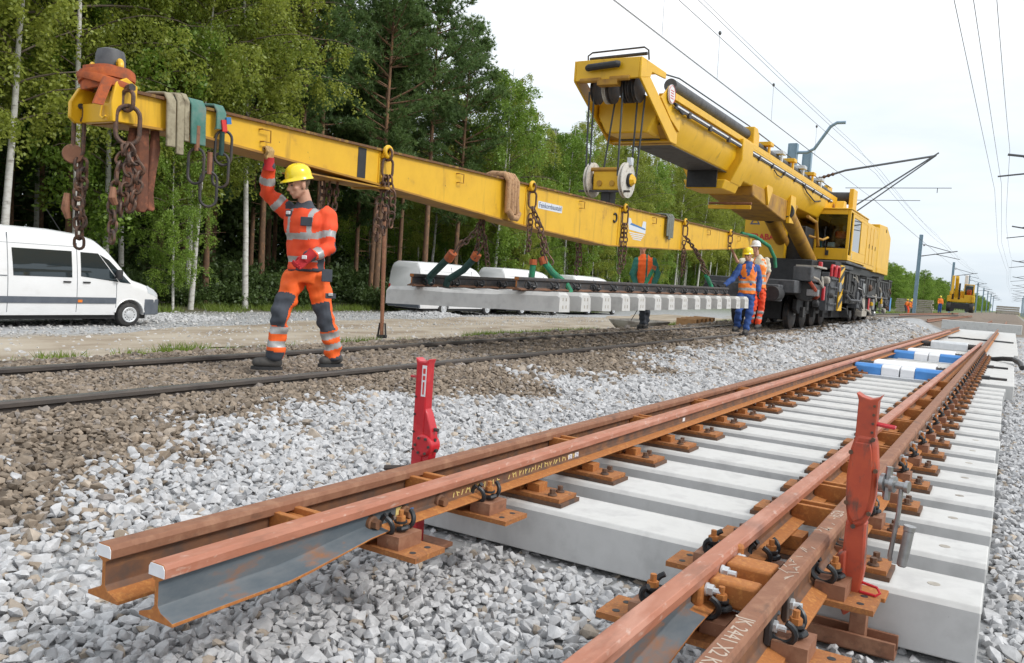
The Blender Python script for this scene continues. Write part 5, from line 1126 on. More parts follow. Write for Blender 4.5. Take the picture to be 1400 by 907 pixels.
def colour(me, mats, bones, rules, base, ref=None):
    """bones: name->(p0,p1,radius); rules: (bone,t0,t1,index[,normal dir,min dot])"""
    for m in mats: me.materials.append(MT[m])
    n = len(me.polygons); C = np.zeros(n*3); me.polygons.foreach_get('center', C); C = C.reshape(-1,3); Nn = np.zeros(n*3); me.polygons.foreach_get('normal', Nn); Nn = Nn.reshape(-1,3)
    names = list(bones); T = []; D = []
    for k in names: t, d = seg_t(C, bones[k][0], bones[k][1]); T.append(t); D.append(d/bones[k][2])
    near = np.argmin(np.array(D),0); T = np.array(T); ix = np.array([base[names[k]] for k in near], np.int32)
    for r in rules:
        k = names.index(r[0]); sel = (near == k) & (T[k] >= r[1]) & (T[k] <= r[2])
        if len(r) == 5:      # strap: band at a sideways distance from the spine
            lat = np.abs((C-np.array(ref[0])) @ np.array(ref[1]))/ref[3]; sel &= (lat > r[4][0]) & (lat < r[4][1])
        if len(r) > 5: sel &= (Nn @ np.array(Vector(r[4]).normalized())) > r[5]
        ix[sel] = r[3]
    me.polygons.foreach_set('material_index', ix)
def frame(f, up=(0,0,1)):
    f = Vector(f).normalized(); u = Vector(up); r = f.cross(u).normalized(); u = r.cross(f); return Matrix(((r.x,f.x,u.x),(r.y,f.y,u.y),(r.z,f.z,u.z)))
def head_mesh(c, f, up, s, vox=.0065):
    M = frame(f, up); b = B(); w = lambda p: Vector(c) + M @ (Vector(p)*s)
    ball(b, w((0,-.012,.035)), (.076*s,.096*s,.088*s), 16, M); ball(b, w((0,.018,-.035)), (.060*s,.072*s,.080*s), 14, M)
    limb(b, [w((-.028,.045,-.092)), w((0,.062,-.102)), w((.028,.045,-.092))], [.022*s,.024*s,.022*s], 10)
    limb(b, [w((-.055,-.005,-.06)), w((-.03,.045,-.09))], [.02*s,.02*s], 8); limb(b, [w((.055,-.005,-.06)), w((.03,.045,-.09))], [.02*s,.02*s], 8)
    limb(b, [w((0,.086,.008)), w((0,.104,-.022)), w((0,.108,-.036))], [.010*s,.013*s,.017*s], 8)
    limb(b, [w((-.044,.074,.016)), w((0,.088,.020)), w((.044,.074,.016))], [.011*s,.012*s,.011*s], 8)
    limb(b, [w((-.020,.088,-.064)), w((.020,.088,-.064))], [.008*s,.008*s], 8); limb(b, [w((-.018,.088,-.075)), w((.018,.088,-.075))], [.008*s,.008*s], 8)
    for sx in (-1,1):
        ball(b, w((sx*.042,.058,-.03)), (.02*s,.02*s,.02*s), 8, M); ball(b, w((sx*.076,-.008,-.016)), (.010*s,.022*s,.034*s), 10, M)
    limb(b, [w((0,-.02,-.06)), w((0,-.03,-.17))], [.055*s,.06*s], 14)
    return b, M
def helmet(t, c, M, s, m):
    w = lambda p: Vector(c) + M @ (Vector(p)*s); b = B(); n = 28; rings = []
    prof = [(1.09,-.012),(1.06,.0),(1.0,.012),(1.0,.03),(.95,.065),(.82,.095),(.58,.118),(.28,.129),(.03,.131)]
    for q, z in prof:
        rg = []
        for j in range(n):
            a = 2*math.pi*j/n; fy = math.sin(a); ext = .045*max(0,fy)**1.5 if z < .005 else 0
            ridge = .006*max(0,math.cos(2*(a-math.pi/2)))**4 if z > .05 else 0
            rg.append(w((q*.101*math.cos(a), -.006+q*.121*math.sin(a)+ext, .046+z+ridge - (.008*max(0,fy) if z < .005 else 0))))
        rings.append(rg)
    b.loft(rings); return ob('helmet', b, MT[m], t, smooth=50)
def hand(t, wrist, d, nrm, curl, thumb_side, s=1, m='glove_tan', cuff=None, name='glove'):
    d = Vector(d).normalized(); nrm = Vector(nrm); nrm = (nrm - d*nrm.dot(d)).normalized(); r = d.cross(nrm)*thumb_side
    b = B(); wrist = Vector(wrist)
    for k in range(4):
        limb(b, [wrist+r*(k-1.5)*.014*s, wrist+d*.09*s+r*(k-1.5)*.021*s], [.019*s,.017*s], 8)
    for k, ln in enumerate((.088,.098,.092,.072)):
        p = wrist+d*.092*s+r*((1.5-k)*.022)*s; dd = d.copy(); pts = [p]; q = p
        for j in range(3):
            a = curl*(.5 if j == 0 else 1.0); ax = d.cross(nrm); 
            dd = Matrix.Rotation(-a, 3, ax) @ dd; q = q+dd*ln*s*(.42,.32,.26)[j]; pts.append(q)
        limb(b, pts, [.0115*s,.011*s,.0105*s,.009*s], 8)
    p = wrist+d*.025*s+r*.03*s; limb(b, [p, p+(r*.75+d*.6+nrm*.25).normalized()*.04*s, p+(r*.5+d*.9+nrm*.6).normalized()*.085*s], [.016*s,.0135*s,.011*s], 8)
    o = ob(name, remeshed(b, .0042*s, 1, name), None, t); o.data.materials.append(MT[m])
    if cuff:
        b = B(); b.tube([wrist-d*.075*s, wrist-d*.03*s, wrist+d*.035*s], [.052*s,.046*s,.042*s], 14); ob('glove_cuff', b, MT[cuff], t, smooth=60)
    return o
def boot(t, ankle, toe, heel, s=1, m='boot'):
    ankle, toe, heel = Vector(ankle), Vector(toe), Vector(heel); b = B(); zs = min(toe.z, heel.z); up = Vector((0,0,.05*s))
    limb(b, [ankle+Vector((0,0,.10*s)), ankle, heel+up], [.060*s,.056*s,.050*s]); limb(b, [heel+up, heel.lerp(toe,.55)+up*.95, toe+up*.85], [.050*s,.052*s,.044*s])
    me = remeshed(b, .011, 2, 'boot')
    for v in me.vertices: v.co.z = max(v.co.z, zs+.004)
    me.materials.append(MT[m]); ob('boot', me, None, t)
    b = B(); d = (toe-heel); d.z = 0; L_ = d.length; d.normalize(); r = d.cross(Vector((0,0,1))); rg = []
    for z in (zs-.012*s, zs+.016*s):
        rg.append([Vector((heel.x,heel.y,z))+d*(L_*.5+ (L_*.5+.052*s)*math.cos(a))+r*(.054*s)*math.copysign(abs(math.sin(a))**.7,math.sin(a)) for a in np.linspace(0,2*math.pi,19)[:-1]])
    b.loft(rg); ob('boot_sole', b, MT['black'], t)
def folds(me, amp, seed):
    n = len(me.vertices); C = np.zeros(n*3); me.vertices.foreach_get('co', C); C = C.reshape(-1,3); Nn = np.zeros(n*3); me.vertices.foreach_get('normal', Nn); Nn = Nn.reshape(-1,3)
    r = np.random.default_rng(seed); o = np.zeros(n)
    for k in range(9):
        d = r.normal(size=3); d[2] *= 1.4; d /= np.linalg.norm(d); w = r.uniform(22,70); ph = r.uniform(0,6.28); d2 = r.normal(size=3)*6
        o += np.sin(C@d*w + 1.3*np.sin(C@d2+ph) + ph)*(30/w)**.6
    o = np.sign(o)*np.abs(o/2.2)**.8
    C += Nn*(amp*o)[:,None]; me.vertices.foreach_set('co', C.reshape(-1)); me.update()
def torso_loft(b, secs, R, F, n=22):
    rings = []
    for c, rx, ry in secs:
        c = Vector(c); rg = []
        for j in range(n):
            a = 2*math.pi*j/n; ca, sa = math.cos(a), math.sin(a)
            rg.append(c + R*rx*math.copysign(abs(ca)**.8,ca) + F*ry*math.copysign(abs(sa)**.85,sa))
        rings.append(rg)
    b.loft(rings)
def person(label, J, F, HF, top, legs, helm, s=1, vest=None, gloves=True, facec='skin', group='track workers', hm=None, vox=.013, details=True):
    R = Vector(F).cross(Vector((0,0,1))).normalized(); F = Vector(F).normalized(); J = {k: Vector(v) for k, v in J.items()}
    base = J['footR'].lerp(J['footL'],.5); base.z = min(J['heelR'].z, J['heelL'].z)
    t = thing('person', label, 'person', base, group=group)
    hb, M = head_mesh(J['head'], HF, (0,0,1) if 'hup' not in J else J['hup'], s)
    # one continuous body underneath the clothing
    pel, nk = J['pelvis'], J['neck']; ax = nk-pel
    torso_loft(hb, [(pel-ax*.10,.12*s,.09*s),(pel+ax*.15,.135*s,.09*s),(pel+ax*.45,.135*s,.095*s),(pel+ax*.78,.155*s,.105*s),(pel+ax*.95,.12*s,.08*s),(nk+ax*.04,.06*s,.05*s)], R, F)
    for k in 'RL':
        limb(hb, [J['sh'+k], J['el'+k], J['wr'+k]], [.05*s,.042*s,.03*s]); limb(hb, [J['hip'+k], J['kn'+k], J['an'+k]], [.08*s,.058*s,.042*s])
    me = remeshed(hb, .009*s if details else .012, 1, 'body'); me.materials.append(MT[facec]); me.materials.append(MT['hair'])
    n = len(me.polygons); C = np.zeros(n*3); me.polygons.foreach_get('center', C); Lc = (C.reshape(-1,3)-np.array(J['head'])) @ np.array(M) / s
    hair = (Lc[:,2] > -.055) & (Lc[:,1] < .012) & (np.abs(Lc[:,0]) < .082) & ~((np.abs(Lc[:,0]) > .066) & (Lc[:,2] < .02) & (Lc[:,1] > -.035)); me.polygons.foreach_set('material_index', hair.astype(np.int32))
    bo_ = ob('body', me, None, t)
    if details:
        b = B(); [ball(b, Vector(J['head'])+M@Vector((sx*.030*s,.0815*s,-.002*s)), (.011*s,.008*s,.007*s), 8, M) for sx in (-1,1)]; ob('eyes', b, MT['boot'], bo_)
        b = B(); [limb(b, [Vector(J['head'])+M@Vector((sx*.046*s,.080*s,.020*s)), Vector(J['head'])+M@Vector((sx*.016*s,.096*s,.020*s))], [.005*s,.006*s], 6) for sx in (-1,1)]; ob('eyebrows', b, MT['hair'], bo_)
    helmet(t, J['head'], M, s, helm)
    bones = {'torso': (pel, nk, .19*s)}; b = B()
    # jacket / shirt
    torso_loft(b, [(pel+ax*.02,.175*s,.135*s),(pel+ax*.20,.172*s,.130*s),(pel+ax*.45,.180*s,.128*s),(pel+ax*.72,.200*s,.138*s),(pel+ax*.88,.185*s,.12*s),(pel+ax*1.0,.11*s,.088*s),(nk+ax*.08,.072*s,.068*s)], R, F)
    fa = {}
    for k in 'RL':
        a, e, w_ = J['sh'+k], J['el'+k], J['wr'+k]; wend = e.lerp(w_, top.get('sleeve',.90))
        if top.get('short'): limb(b, [a, a.lerp(e,.75)], [.082*s,.075*s])
        else: limb(b, [a, a.lerp(e,.5), e, e.lerp(wend,.5), wend], [.085*s,.078*s,.070*s,.064*s,.053*s], 14)
        bones['up'+k] = (a, e, .085*s); bones['lo'+k] = (e, w_, .07*s)
    me = remeshed(b, vox, 2, 'jacket'); colour(me, top['mats'], bones, top['rules'](F,R), {k: top['base'](k) for k in bones}, (pel,R,F,s)); folds(me, .0075*s, 3); ob(top['name'], me, None, t)
    if vest:
        b = B(); torso_loft(b, [(pel+ax*.0,.190*s,.148*s),(pel+ax*.20,.187*s,.143*s),(pel+ax*.45,.192*s,.142*s),(pel+ax*.72,.198*s,.152*s),(pel+ax*.90,.165*s,.135*s),(pel+ax*1.0,.11*s,.10*s)], R, F)
        me = remeshed(b, vox, 2, 'vest'); colour(me, ['vest','reflect',vest], {'torso': bones['torso']}, [('torso',.10,.19,1),('torso',.34,.42,1),('torso',.60,1.3,2,(-1,.03)),('torso',.70,1.3,2,(-1,.05)),('torso',.80,1.3,2,(-1,.07))], {'torso':0}, (pel,R,F,s)); folds(me, .006*s, 8); ob('vest', me, None, t)
    # trousers
    b = B(); bones = {}
    torso_loft(b, [(pel-ax*.16,.150*s,.125*s),(pel-ax*.05,.168*s,.130*s),(pel+ax*.10,.160*s,.122*s),(pel+ax*.16,.158*s,.12*s)], R, F)
    for k in 'RL':
        h, kn, an = J['hip'+k], J['kn'+k], J['an'+k]
        limb(b, [h, h.lerp(kn,.5), kn, kn.lerp(an,.45), an.lerp(kn,.04)], [.108*s,.096*s,.078*s,.076*s,.074*s], 14)
        bones['th'+k] = (h, kn, .11*s); bones['ca'+k] = (kn, an, .085*s)
    bones['hips'] = (pel, pel+ax*.16, .15*s)
    me = remeshed(b, vox, 2, 'trousers'); colour(me, legs['mats'], bones, legs['rules'](F,R), {k: legs['base'](k) for k in bones}); folds(me, .009*s, 5); ob('trousers', me, None, t)
    for k in 'RL':
        boot(t, J['an'+k], J['toe'+k], J['heel'+k], s)
    return t

# the man in front -------------------------------------------------
D = 8.16
J = dict(pelvis=at(419,373,D), neck=at(417,283,D-.05), head=at(409,252,D-.12), shR=at(395,291,D+.05), elR=at(365,263,D-.06), wrR=at(368,221,D-.22), shL=at(447,295,D-.06), elL=at(449,340,D-.12), wrL=at(420,353,D-.30),
         hipR=at(403,382,D), knR=at(382,434,D-.16), anR=at(376,487,D-.10), toeR=at(351,502,D-.14), heelR=at(378,504,D-.08), hipL=at(434,381,D+.0), knL=at(445,434,D+.02), anL=at(457,488,D+.16), toeL=at(442,500,D+.10), heelL=at(461,498,D+.20), footR=at(378,503,D), footL=at(455,502,D))
FM = (RIGHT*-.42 - FWD*.90); FM.z = 0
HM = (RIGHT*-.80 - FWD*.60); HM.z = -.24
def jrules(F,R): return [('torso',.16,.25,1),('torso',.50,.60,1),('torso',.60,.98,1,(.085,.125)),('torso',.97,1.4,2),('torso',-.4,.06,2),
    ('upR',.40,.62,1),('loR',.30,.52,1),('loR',.80,1.3,2),('upL',.52,.72,1),('loL',.45,.68,1),('loL',.78,1.3,2),('loL',-.2,.40,2,R+Vector((0,0,-.2)),-.1 if 0 else .2),('upL',.85,1.2,2,-F,.1),('torso',.05,.42,2,-R,.92)]
man_jacket = dict(name='jacket', mats=['orange_red','reflect','cloth_dark'], base=lambda k: 0, rules=jrules)
def lrules(F,R): return [('thR',.45,1.3,1,F+Vector((0,0,.1)),.05),('caR',-.3,.20,1,F,.0),('caR',.22,.40,2),('caR',.58,.74,2),('caR',.84,1.3,1,F,-.3),('thL',.62,1.3,1,F,.1),('caL',-.3,.30,1,F,.05),('caL',.34,.50,2),('caL',.62,.76,2),('caL',.96,1.4,1),('hips',.35,3,1)]
man_legs = dict(mats=['orange','cloth_dark','reflect'], base=lambda k: 0, rules=lrules)
man = person('worker in orange hi-vis suit and yellow helmet walking with one hand raised to the beam', J, FM, HM, man_jacket, man_legs, 'helmet_yellow', s=1.08, vox=.0115)
hand(man, J['wrR']+Vector((0,0,.0)), at(370,196,D-.26)-J['wrR'], RIGHT*.9-FWD*.5, 1.25, -1, 1.08, 'glove_tan', 'glove_red')
hand(man, J['wrL'], at(404,367,D-.34)-J['wrL'], FWD*.8+DOWN*.3, 1.0, -1, 1.08, 'glove_red', 'glove_red')
# pockets, badges and collar
def patch(par, c, w, h, m, name, nrm, th=.012):
    nrm = Vector(nrm).normalized(); r = nrm.cross(Vector((0,0,1))).normalized(); b = B(); b.obox(c, (w, th, h), nrm); return ob(name, b, MT[m], par, bev=.005)
patch(man, at(419,303,D-.20), .115, .085, 'cloth_dark', 'chest_pocket', -FWD+RIGHT*-.1)
p = patch(man, at(395,292,D-.12), .075, .06, 'cloth_dark', 'chest_pocket', -FWD+RIGHT*-.5); patch(man, at(394,291,D-.135), .05, .032, 'white_paint', 'badge', -FWD+RIGHT*-.5)
patch(man, at(452,405,D-.16), .10, .05, 'cloth_dark', 'leg_pocket_flap', -FWD+RIGHT*.5); patch(man, at(452,403,D-.175), .045, .03, 'reflect', 'badge', -FWD+RIGHT*.5)
patch(man, at(447,377,D-.14), .10, .12, 'cloth_dark', 'hip_pocket', -FWD+RIGHT*.45)
patch(man, at(416,352,D-.375), .05, .035, 'white_paint', 'cuff_label', -FWD+RIGHT*-.3)

# worker with vest over blue overalls --------------------------------
D2 = 20.3; S2 = 1.08
J2 = dict(pelvis=at(1021,402,D2), neck=at(1023,361,D2), head=at(1023,349,D2-.03), shR=at(1012,366,D2), elR=at(1002,381,D2-.05), wrR=at(990,391,D2-.18), shL=at(1034,366,D2), elL=at(1038,384,D2+.02), wrL=at(1037,399,D2-.06),
          hipR=at(1015,404,D2), knR=at(1010,426,D2-.15), anR=at(1008,446,D2+.10), toeR=at(1003,453,D2-.06), heelR=at(1009,451,D2+.14), hipL=at(1026,404,D2), knL=at(1024,430,D2-.06), anL=at(1020,450,D2), toeL=at(1017,457.5,D2-.18), heelL=at(1021,455,D2+.06), footR=at(1010,453,D2), footL=at(1020,457,D2))
J2 = {k: v for k, v in J2.items()}
blue_top = dict(name='jacket', mats=['cloth_blue','cloth_dark'], base=lambda k: 0, rules=lambda F,R: [('loR',.95,2,1)])
blue_legs = dict(mats=['cloth_blue'], base=lambda k: 0, rules=lambda F,R: [])
w2 = person('worker in blue overalls, orange vest and yellow helmet at the far end of the load', J2, (.25,-1,0), (-.1,-1,-.15), blue_top, blue_legs, 'helmet_yellow', s=S2, vest='cloth_blue', vox=.012, details=True)
hand(w2, J2['wrL'], Vector((0,-.1,-1)), RIGHT*-1, .5, -1, S2, 'black'); hand(w2, J2['wrR'], Vector((-.5,-.6,-.2)), DOWN, .5, 1, S2, 'black')
# worker with white helmet reaching up --------------------------------
D3 = 21.9; S3 = 1.08
J3 = dict(pelvis=at(1036,394,D3), neck=at(1037,352,D3), head=at(1033,339,D3-.04), shR=at(1026,357,D3-.02), elR=at(1008,358,D3-.1), wrR=at(1000,340,D3-.15), shL=at(1048,357,D3), elL=at(1051,374,D3), wrL=at(1046,388,D3-.05),
          hipR=at(1031,396,D3), knR=at(1030,420,D3-.10), anR=at(1026,440,D3+.08), toeR=at(1020,446,D3-.1), heelR=at(1027,445,D3+.1), hipL=at(1041,396,D3), knL=at(1041,420,D3), anL=at(1036,442,D3), toeL=at(1033,450,D3-.18), heelL=at(1038,448,D3+.05), footR=at(1026,446,D3), footL=at(1036,449,D3))
w_top = dict(name='shirt', mats=['shirt','skin'], base=lambda k: 0, short=True, rules=lambda F,R: [])
w_legs = dict(mats=['orange_red','reflect'], base=lambda k: 0, rules=lambda F,R: [('caR',.25,.42,1),('caR',.6,.75,1),('caL',.25,.42,1),('caL',.6,.75,1)])
w3 = person('worker with white helmet, pale shirt and orange vest reaching to the beam tip', J3, (-.25,-1,0), (-.75,-.65,-.05), w_top, w_legs, 'helmet_white', s=S3, vest='shirt', vox=.012)
hand(w3, J3['wrR'], Vector((0,-.1,1)), RIGHT, 1.0, 1, S3, 'black'); hand(w3, J3['wrL'], Vector((-.1,-.3,-1)), RIGHT*-1, .6, -1, S3, 'skin', name='hand')
# worker half hidden behind the load ----------------------------------
D4 = 19.8
J4 = dict(pelvis=at(881,393,D4), neck=at(881,351,D4), head=at(879,338,D4-.03), shR=at(871,357,D4), elR=at(865,375,D4-.05), wrR=at(870,391,D4-.15), shL=at(893,357,D4), elL=at(899,375,D4-.05), wrL=at(893,391,D4-.15),
          hipR=at(876,396,D4), knR=at(878,422,D4-.05), anR=at(879,443,D4), toeR=at(873,449,D4-.12), heelR=at(880,448,D4+.06), hipL=at(886,396,D4), knL=at(884,422,D4), anL=at(883,442,D4+.05), toeL=at(879,448.5,D4-.05), heelL=at(884,447,D4+.12), footR=at(878,449,D4), footL=at(883,448,D4))
g_top = dict(name='jacket', mats=['cloth_green','orange'], base=lambda k: 0, rules=lambda F,R: [('torso',.05,1.2,1,(.02,.19))])
g_legs = dict(mats=['cloth_dark'], base=lambda k: 0, rules=lambda F,R: [])
w4 = person('worker in green and orange jacket half hidden behind the hanging load and beam', J4, (.5,-.86,0), (.3,-.9,-.1), g_top, g_legs, 'helmet_yellow', s=1.04, vox=.014)
hand(w4, J4['wrR'], Vector((.1,-.3,-1)), RIGHT, .6, 1, 1, 'glove_tan'); hand(w4, J4['wrL'], Vector((-.1,-.3,-1)), RIGHT*-1, .6, -1, 1, 'glove_tan')
# far workers by the timber stack --------------------------------------
def far_worker(px, py_foot, depth, label, lean=0, legs='cloth_blue', helm='helmet_yellow', F=(0,-1,0), topc='vest'):
    f = at(px, py_foot, depth); s = 1.0; u = Vector((0,0,1)); FF = Vector(F).normalized(); R = FF.cross(u)
    pl = f+u*.95-FF*.25*lean; nk = pl+(u*.52*(1-.55*lean)+FF*.45*lean); hd = nk+(u*.15*(1-.3*lean)+FF*.12*lean)
    j = dict(pelvis=pl, neck=nk, head=hd)
    for k, q in (('R',1),('L',-1)):
        j['sh'+k] = nk-u*.05+R*.17*q; j['el'+k] = j['sh'+k]-u*.28+R*.05*q+FF*.05; j['wr'+k] = j['el'+k]-u*.2+FF*.14
        j['hip'+k] = pl-u*.05+R*.09*q; j['an'+k] = f+u*.09+R*.1*q; j['kn'+k] = (j['hip'+k]+j['an'+k])/2+FF*.05*(1+lean); j['toe'+k] = j['an'+k]-u*.09+FF*.16; j['heel'+k] = j['an'+k]-u*.09-FF*.05; j['foot'+k] = j['an'+k]-u*.09
    tp = dict(name='jacket', mats=[topc], base=lambda k: 0, rules=lambda F,R: []); lg = dict(mats=[legs], base=lambda k: 0, rules=lambda F,R: [])
    w = person(label, j, FF, FF, tp, lg, helm, vox=.03, details=False, group='far workers beside the track')
    for k, q in (('R',1),('L',-1)): hand(w, j['wr'+k], Vector((0,0,-1))+FF*.3, R*-q, .5, q, 1, 'glove_tan')
far_worker(1284, 428, 88, 'distant worker in orange jacket and blue trousers standing alone left of the excavator', 0, F=(.3,-1,0))
far_worker(1238, 429, 96, 'distant worker in orange vest and dark trousers, leftmost of the group by the timber stack', .35, F=(.8,-.3,0), legs='cloth_dark')
far_worker(1241.5, 430, 92, 'distant worker all in orange crouched in the middle of the group by the timber stack', .6, F=(1,-.2,0), legs='orange_red')
far_worker(1246, 429, 97, 'distant worker in orange vest, right of the group by the timber stack', .25, F=(-.8,-.4,0), legs='cloth_dark')

# ================================================================ vans
def make_van(label):
    t = thing('van', label, 'van', (0,0,0), group='white vans parked along the forest')
    S = [(0,.92,.80),(-.05,1.02,.90),(-.20,1.13,.965),(-.55,1.27,.99),(-.88,1.37,1),(-1.02,1.50,1),(-1.30,1.84,1),(-1.62,2.20,1),(-1.95,2.44,1),(-2.35,2.55,1),(-3.2,2.62,1),(-5.0,2.64,1),(-6.6,2.61,1),(-6.72,2.55,.985),(-6.78,2.40,.96)]
    def hwz(z): return float(np.interp(z, [.3,.5,.8,1.25,1.6,2.2,2.7], [.955,.985,1.0,.995,.97,.90,.84]))
    T = [0,.05,.16,.3,.44,.58,.72,.84,.92,.97,1.0]; XF = [1,1,1,1,1,1,1,.995,.96,.88,.70]
    def wsc(y): return float(np.interp(-y, [-s[0] for s in S], [s[2] for s in S]))
    rings = []
    for y, zt, w in S:
        rt = [(hwz(.34+q*(zt-.34))*w*x, y, .34+q*(zt-.34)) for q, x in zip(T, XF)]
        rings.append(rt + [(-p[0],p[1],p[2]) for p in reversed(rt)])
    b = B(); b.loft(rings); me = mesh('body', b, MT['van_white'], smooth=48)
    o = bpy.data.objects.new('body', me); COL.objects.link(o); cut = []
    for y in (-.98,-4.9):
        for s in (-1,1):
            c = B(); c.cyl((s*.55,y,.345),(s*1.3,y,.345),.44,n=32); co_ = bpy.data.objects.new('cut', mesh('cut', c, None)); COL.objects.link(co_); cut.append(co_)
            m = o.modifiers.new('b','BOOLEAN'); m.operation = 'DIFFERENCE'; m.object = co_; m.solver = 'EXACT'
    dg = bpy.context.evaluated_depsgraph_get(); dg.update(); me2 = bpy.data.meshes.new_from_object(o.evaluated_get(dg)); 
    bpy.data.objects.remove(o); [bpy.data.objects.remove(c) for c in cut]
    me2.name = 'body'; me2.polygons.foreach_set('use_smooth',[True]*len(me2.polygons)); me2.set_sharp_from_angle(angle=math.radians(40)); body = ob('body', me2, None, t)
    def sidepatch(name, quad, m, s, off=.006, par=None, nu=10, nv=6):
        b = B(); vs = []
        for lay in (off, off-.02):
            for i in range(nu+1):
                for j in range(nv+1):
                    u, v = i/nu, j/nv; y = (quad[0][0]*(1-u)+quad[1][0]*u)*(1-v)+(quad[3][0]*(1-u)+quad[2][0]*u)*v; z = (quad[0][1]*(1-u)+quad[1][1]*u)*(1-v)+(quad[3][1]*(1-u)+quad[2][1]*u)*v
                    vs.append((s*(hwz(z)*wsc(y)+lay),y,z))
        n1 = (nu+1)*(nv+1); k = nv+1
        fs = [(i*k+j,(i+1)*k+j,(i+1)*k+j+1,i*k+j+1) for i in range(nu) for j in range(nv)]; edge = [j for j in range(k)]+[i*k+nv for i in range(1,nu+1)]+[nu*k+j for j in range(nv-1,-1,-1)]+[i*k for i in range(nu-1,0,-1)]
        fs += [(edge[i],edge[(i+1)%len(edge)],edge[(i+1)%len(edge)]+n1,edge[i]+n1) for i in range(len(edge))]
        b.add(vs, fs); return ob(name, b, MT[m], par or t, smooth=40)
    for s in (1,-1):
        sidepatch('side_window', [(-4.15,1.36),(-2.66,1.36),(-2.66,2.07),(-4.18,2.07)], 'tint_glass', s)
        sidepatch('door_window', [(-2.42,1.40),(-1.35,1.28),(-1.93,2.05),(-2.42,2.06)], 'tint_glass', s); sidepatch('quarter_window', [(-1.31,1.275),(-.98,1.24),(-1.62,1.88),(-1.88,2.02)], 'tint_glass', s)
        sidepatch('trim_strip', [(-6.4,.66),(-1.42,.66),(-1.42,.83),(-6.4,.83)], 'plastic_grey', s, .018, nu=16, nv=2)
        for y, z0, z1 in ((-2.52,.42,2.3),(-4.28,.42,2.45),(-1.40,.45,1.25)): sidepatch('door_seam', [(y-.007,z0),(y+.007,z0),(y+.007,z1),(y-.007,z1)], 'plastic_grey', s, .0025, nu=1, nv=12)
        sidepatch('body_crease', [(-6.5,1.345),(-4.3,1.345),(-4.3,1.365),(-6.5,1.365)], 'plastic_grey', s, .012, nu=8, nv=1); sidepatch('roof_seam', [(-6.5,2.19),(-2.6,2.19),(-2.6,2.197),(-6.5,2.197)], 'plastic_grey', s, .002, nu=12, nv=1)
        for y in (-2.80,-2.27): sidepatch('door_handle', [(y-.10,1.22),(y+.10,1.22),(y+.10,1.26),(y-.10,1.26)], 'black', s, .03, nu=3, nv=2)
        for y in (-2.44,-4.75): sidepatch('marker_lamp', [(y-.06,.69),(y+.06,.69),(y+.06,.76),(y-.06,.76)], 'amber', s, .026, nu=2, nv=2)
        sidepatch('headlight', [(-.42,.98),(-.10,.86),(-.14,1.00),(-.46,1.20)], 'headlamp', s, .006, nu=4, nv=4)
        b = B(); b.lathe([(.04,0),(.085,.03),(.09,.2),(.07,.25)], (s*1.13,-1.42,1.38), (0,0,1), 14); b.tube([(s*.98,-1.45,1.40),(s*1.1,-1.43,1.44)], .03, 8); ob('mirror', b, MT['black'], t)
        for y in (-.98,-4.9):
            b = B(); b.lathe([(.20,-.11),(.30,-.11),(.335,-.08),(.345,-.04),(.345,.04),(.335,.08),(.30,.105),(.22,.11)], (s*.88,y,.345), (s,0,0), 30); w = ob('wheel', b, MT['rubber'], t)
            b = B(); b.lathe([(.21,.08),(.222,.122),(.205,.130),(.175,.116),(.10,.114),(.085,.14),(.05,.145),(.0,.146)], (s*.88,y,.345), (s,0,0), 24); ob('rim', b, MT['silver'], w)
            b = B()
            for q in range(12): a = q*math.pi/6; b.obox((s*.993,y+.145*math.cos(a),.345+.155*math.sin(a)),(.012,.034,.03),(0,-math.sin(a),math.cos(a)),(1,0,0))
            ob('rim_hole', b, MT['black'], w)
            b = B(); b.tube([(s*.99,y+.45*math.cos(a),.345+.45*math.sin(a)) for a in np.linspace(.15,math.pi-.15,14)], .022, 6); ob('arch_lip', b, MT['van_white'], t)
    b = B(); rg = []
    for y, w in ((.05,.70),(.03,.84),(-.08,.93),(-.30,.985),(-.52,1.005)): rg.append([(-w,y,.34),(w,y,.34),(w,y,.80),(-w,y,.80)])
    b.loft(rg); ob('bumper', b, MT['plastic_grey'], t, bev=.03)
    b = B(); b.add([(-.78,-1.06,1.56),(.78,-1.06,1.56),(.70,-1.86,2.375),(-.70,-1.86,2.375)],[(0,1,2,3)])
    for i in range(4): b.v[i] = (b.v[i][0], b.v[i][1]+.012, b.v[i][2]+.014)
    ob('windscreen', b, MT['tint_glass'], t)
    b = B(); b.cyl((.5,-2.7,2.56),(.48,-3.1,3.15),.008,n=5); ob('antenna', b, MT['black'], t)
    b = B(); b.box(-.72,.72,-6.8,-6.775,.55,.72); b.box(-.95,.95,-6.86,-6.6,.36,.52); ob('rear_bumper', b, MT['plastic_grey'], t, bev=.02)
    b = B(); [b.box(s*.90-.05,s*.90+.05,-6.80,-6.74,.95,1.45) for s in (-1,1)]; ob('tail_lamp', b, MT['red'], t, bev=.01)
    b = B(); b.box(-.85,.85,-6.4,-.4,.22,.36); ob('underbody', b, MT['black'], t)
    return t
v1 = make_van('long white van with tinted side window at the left edge, parked before the forest')
v1.location = (-21.9, 15.55, float(ground(-21.9,14))+.0-.0)
v1.location.z = -1.0; v1.scale = (1,1,.955)
v2 = dup(v1, (-24.6,38.2,-.98), 0, 'white high-roof van behind the near end of the hanging load'); v3 = dup(v1, (-24.5,45.6,-.98), 0, 'white van behind the middle of the hanging load, between two other vans'); v4 = dup(v1, (-24.4,54.0,-.98), 0, 'farthest white van, its roof just showing behind the emblem chain')
v3.scale = (1,1,.97); v4.scale = (1,1,.94)

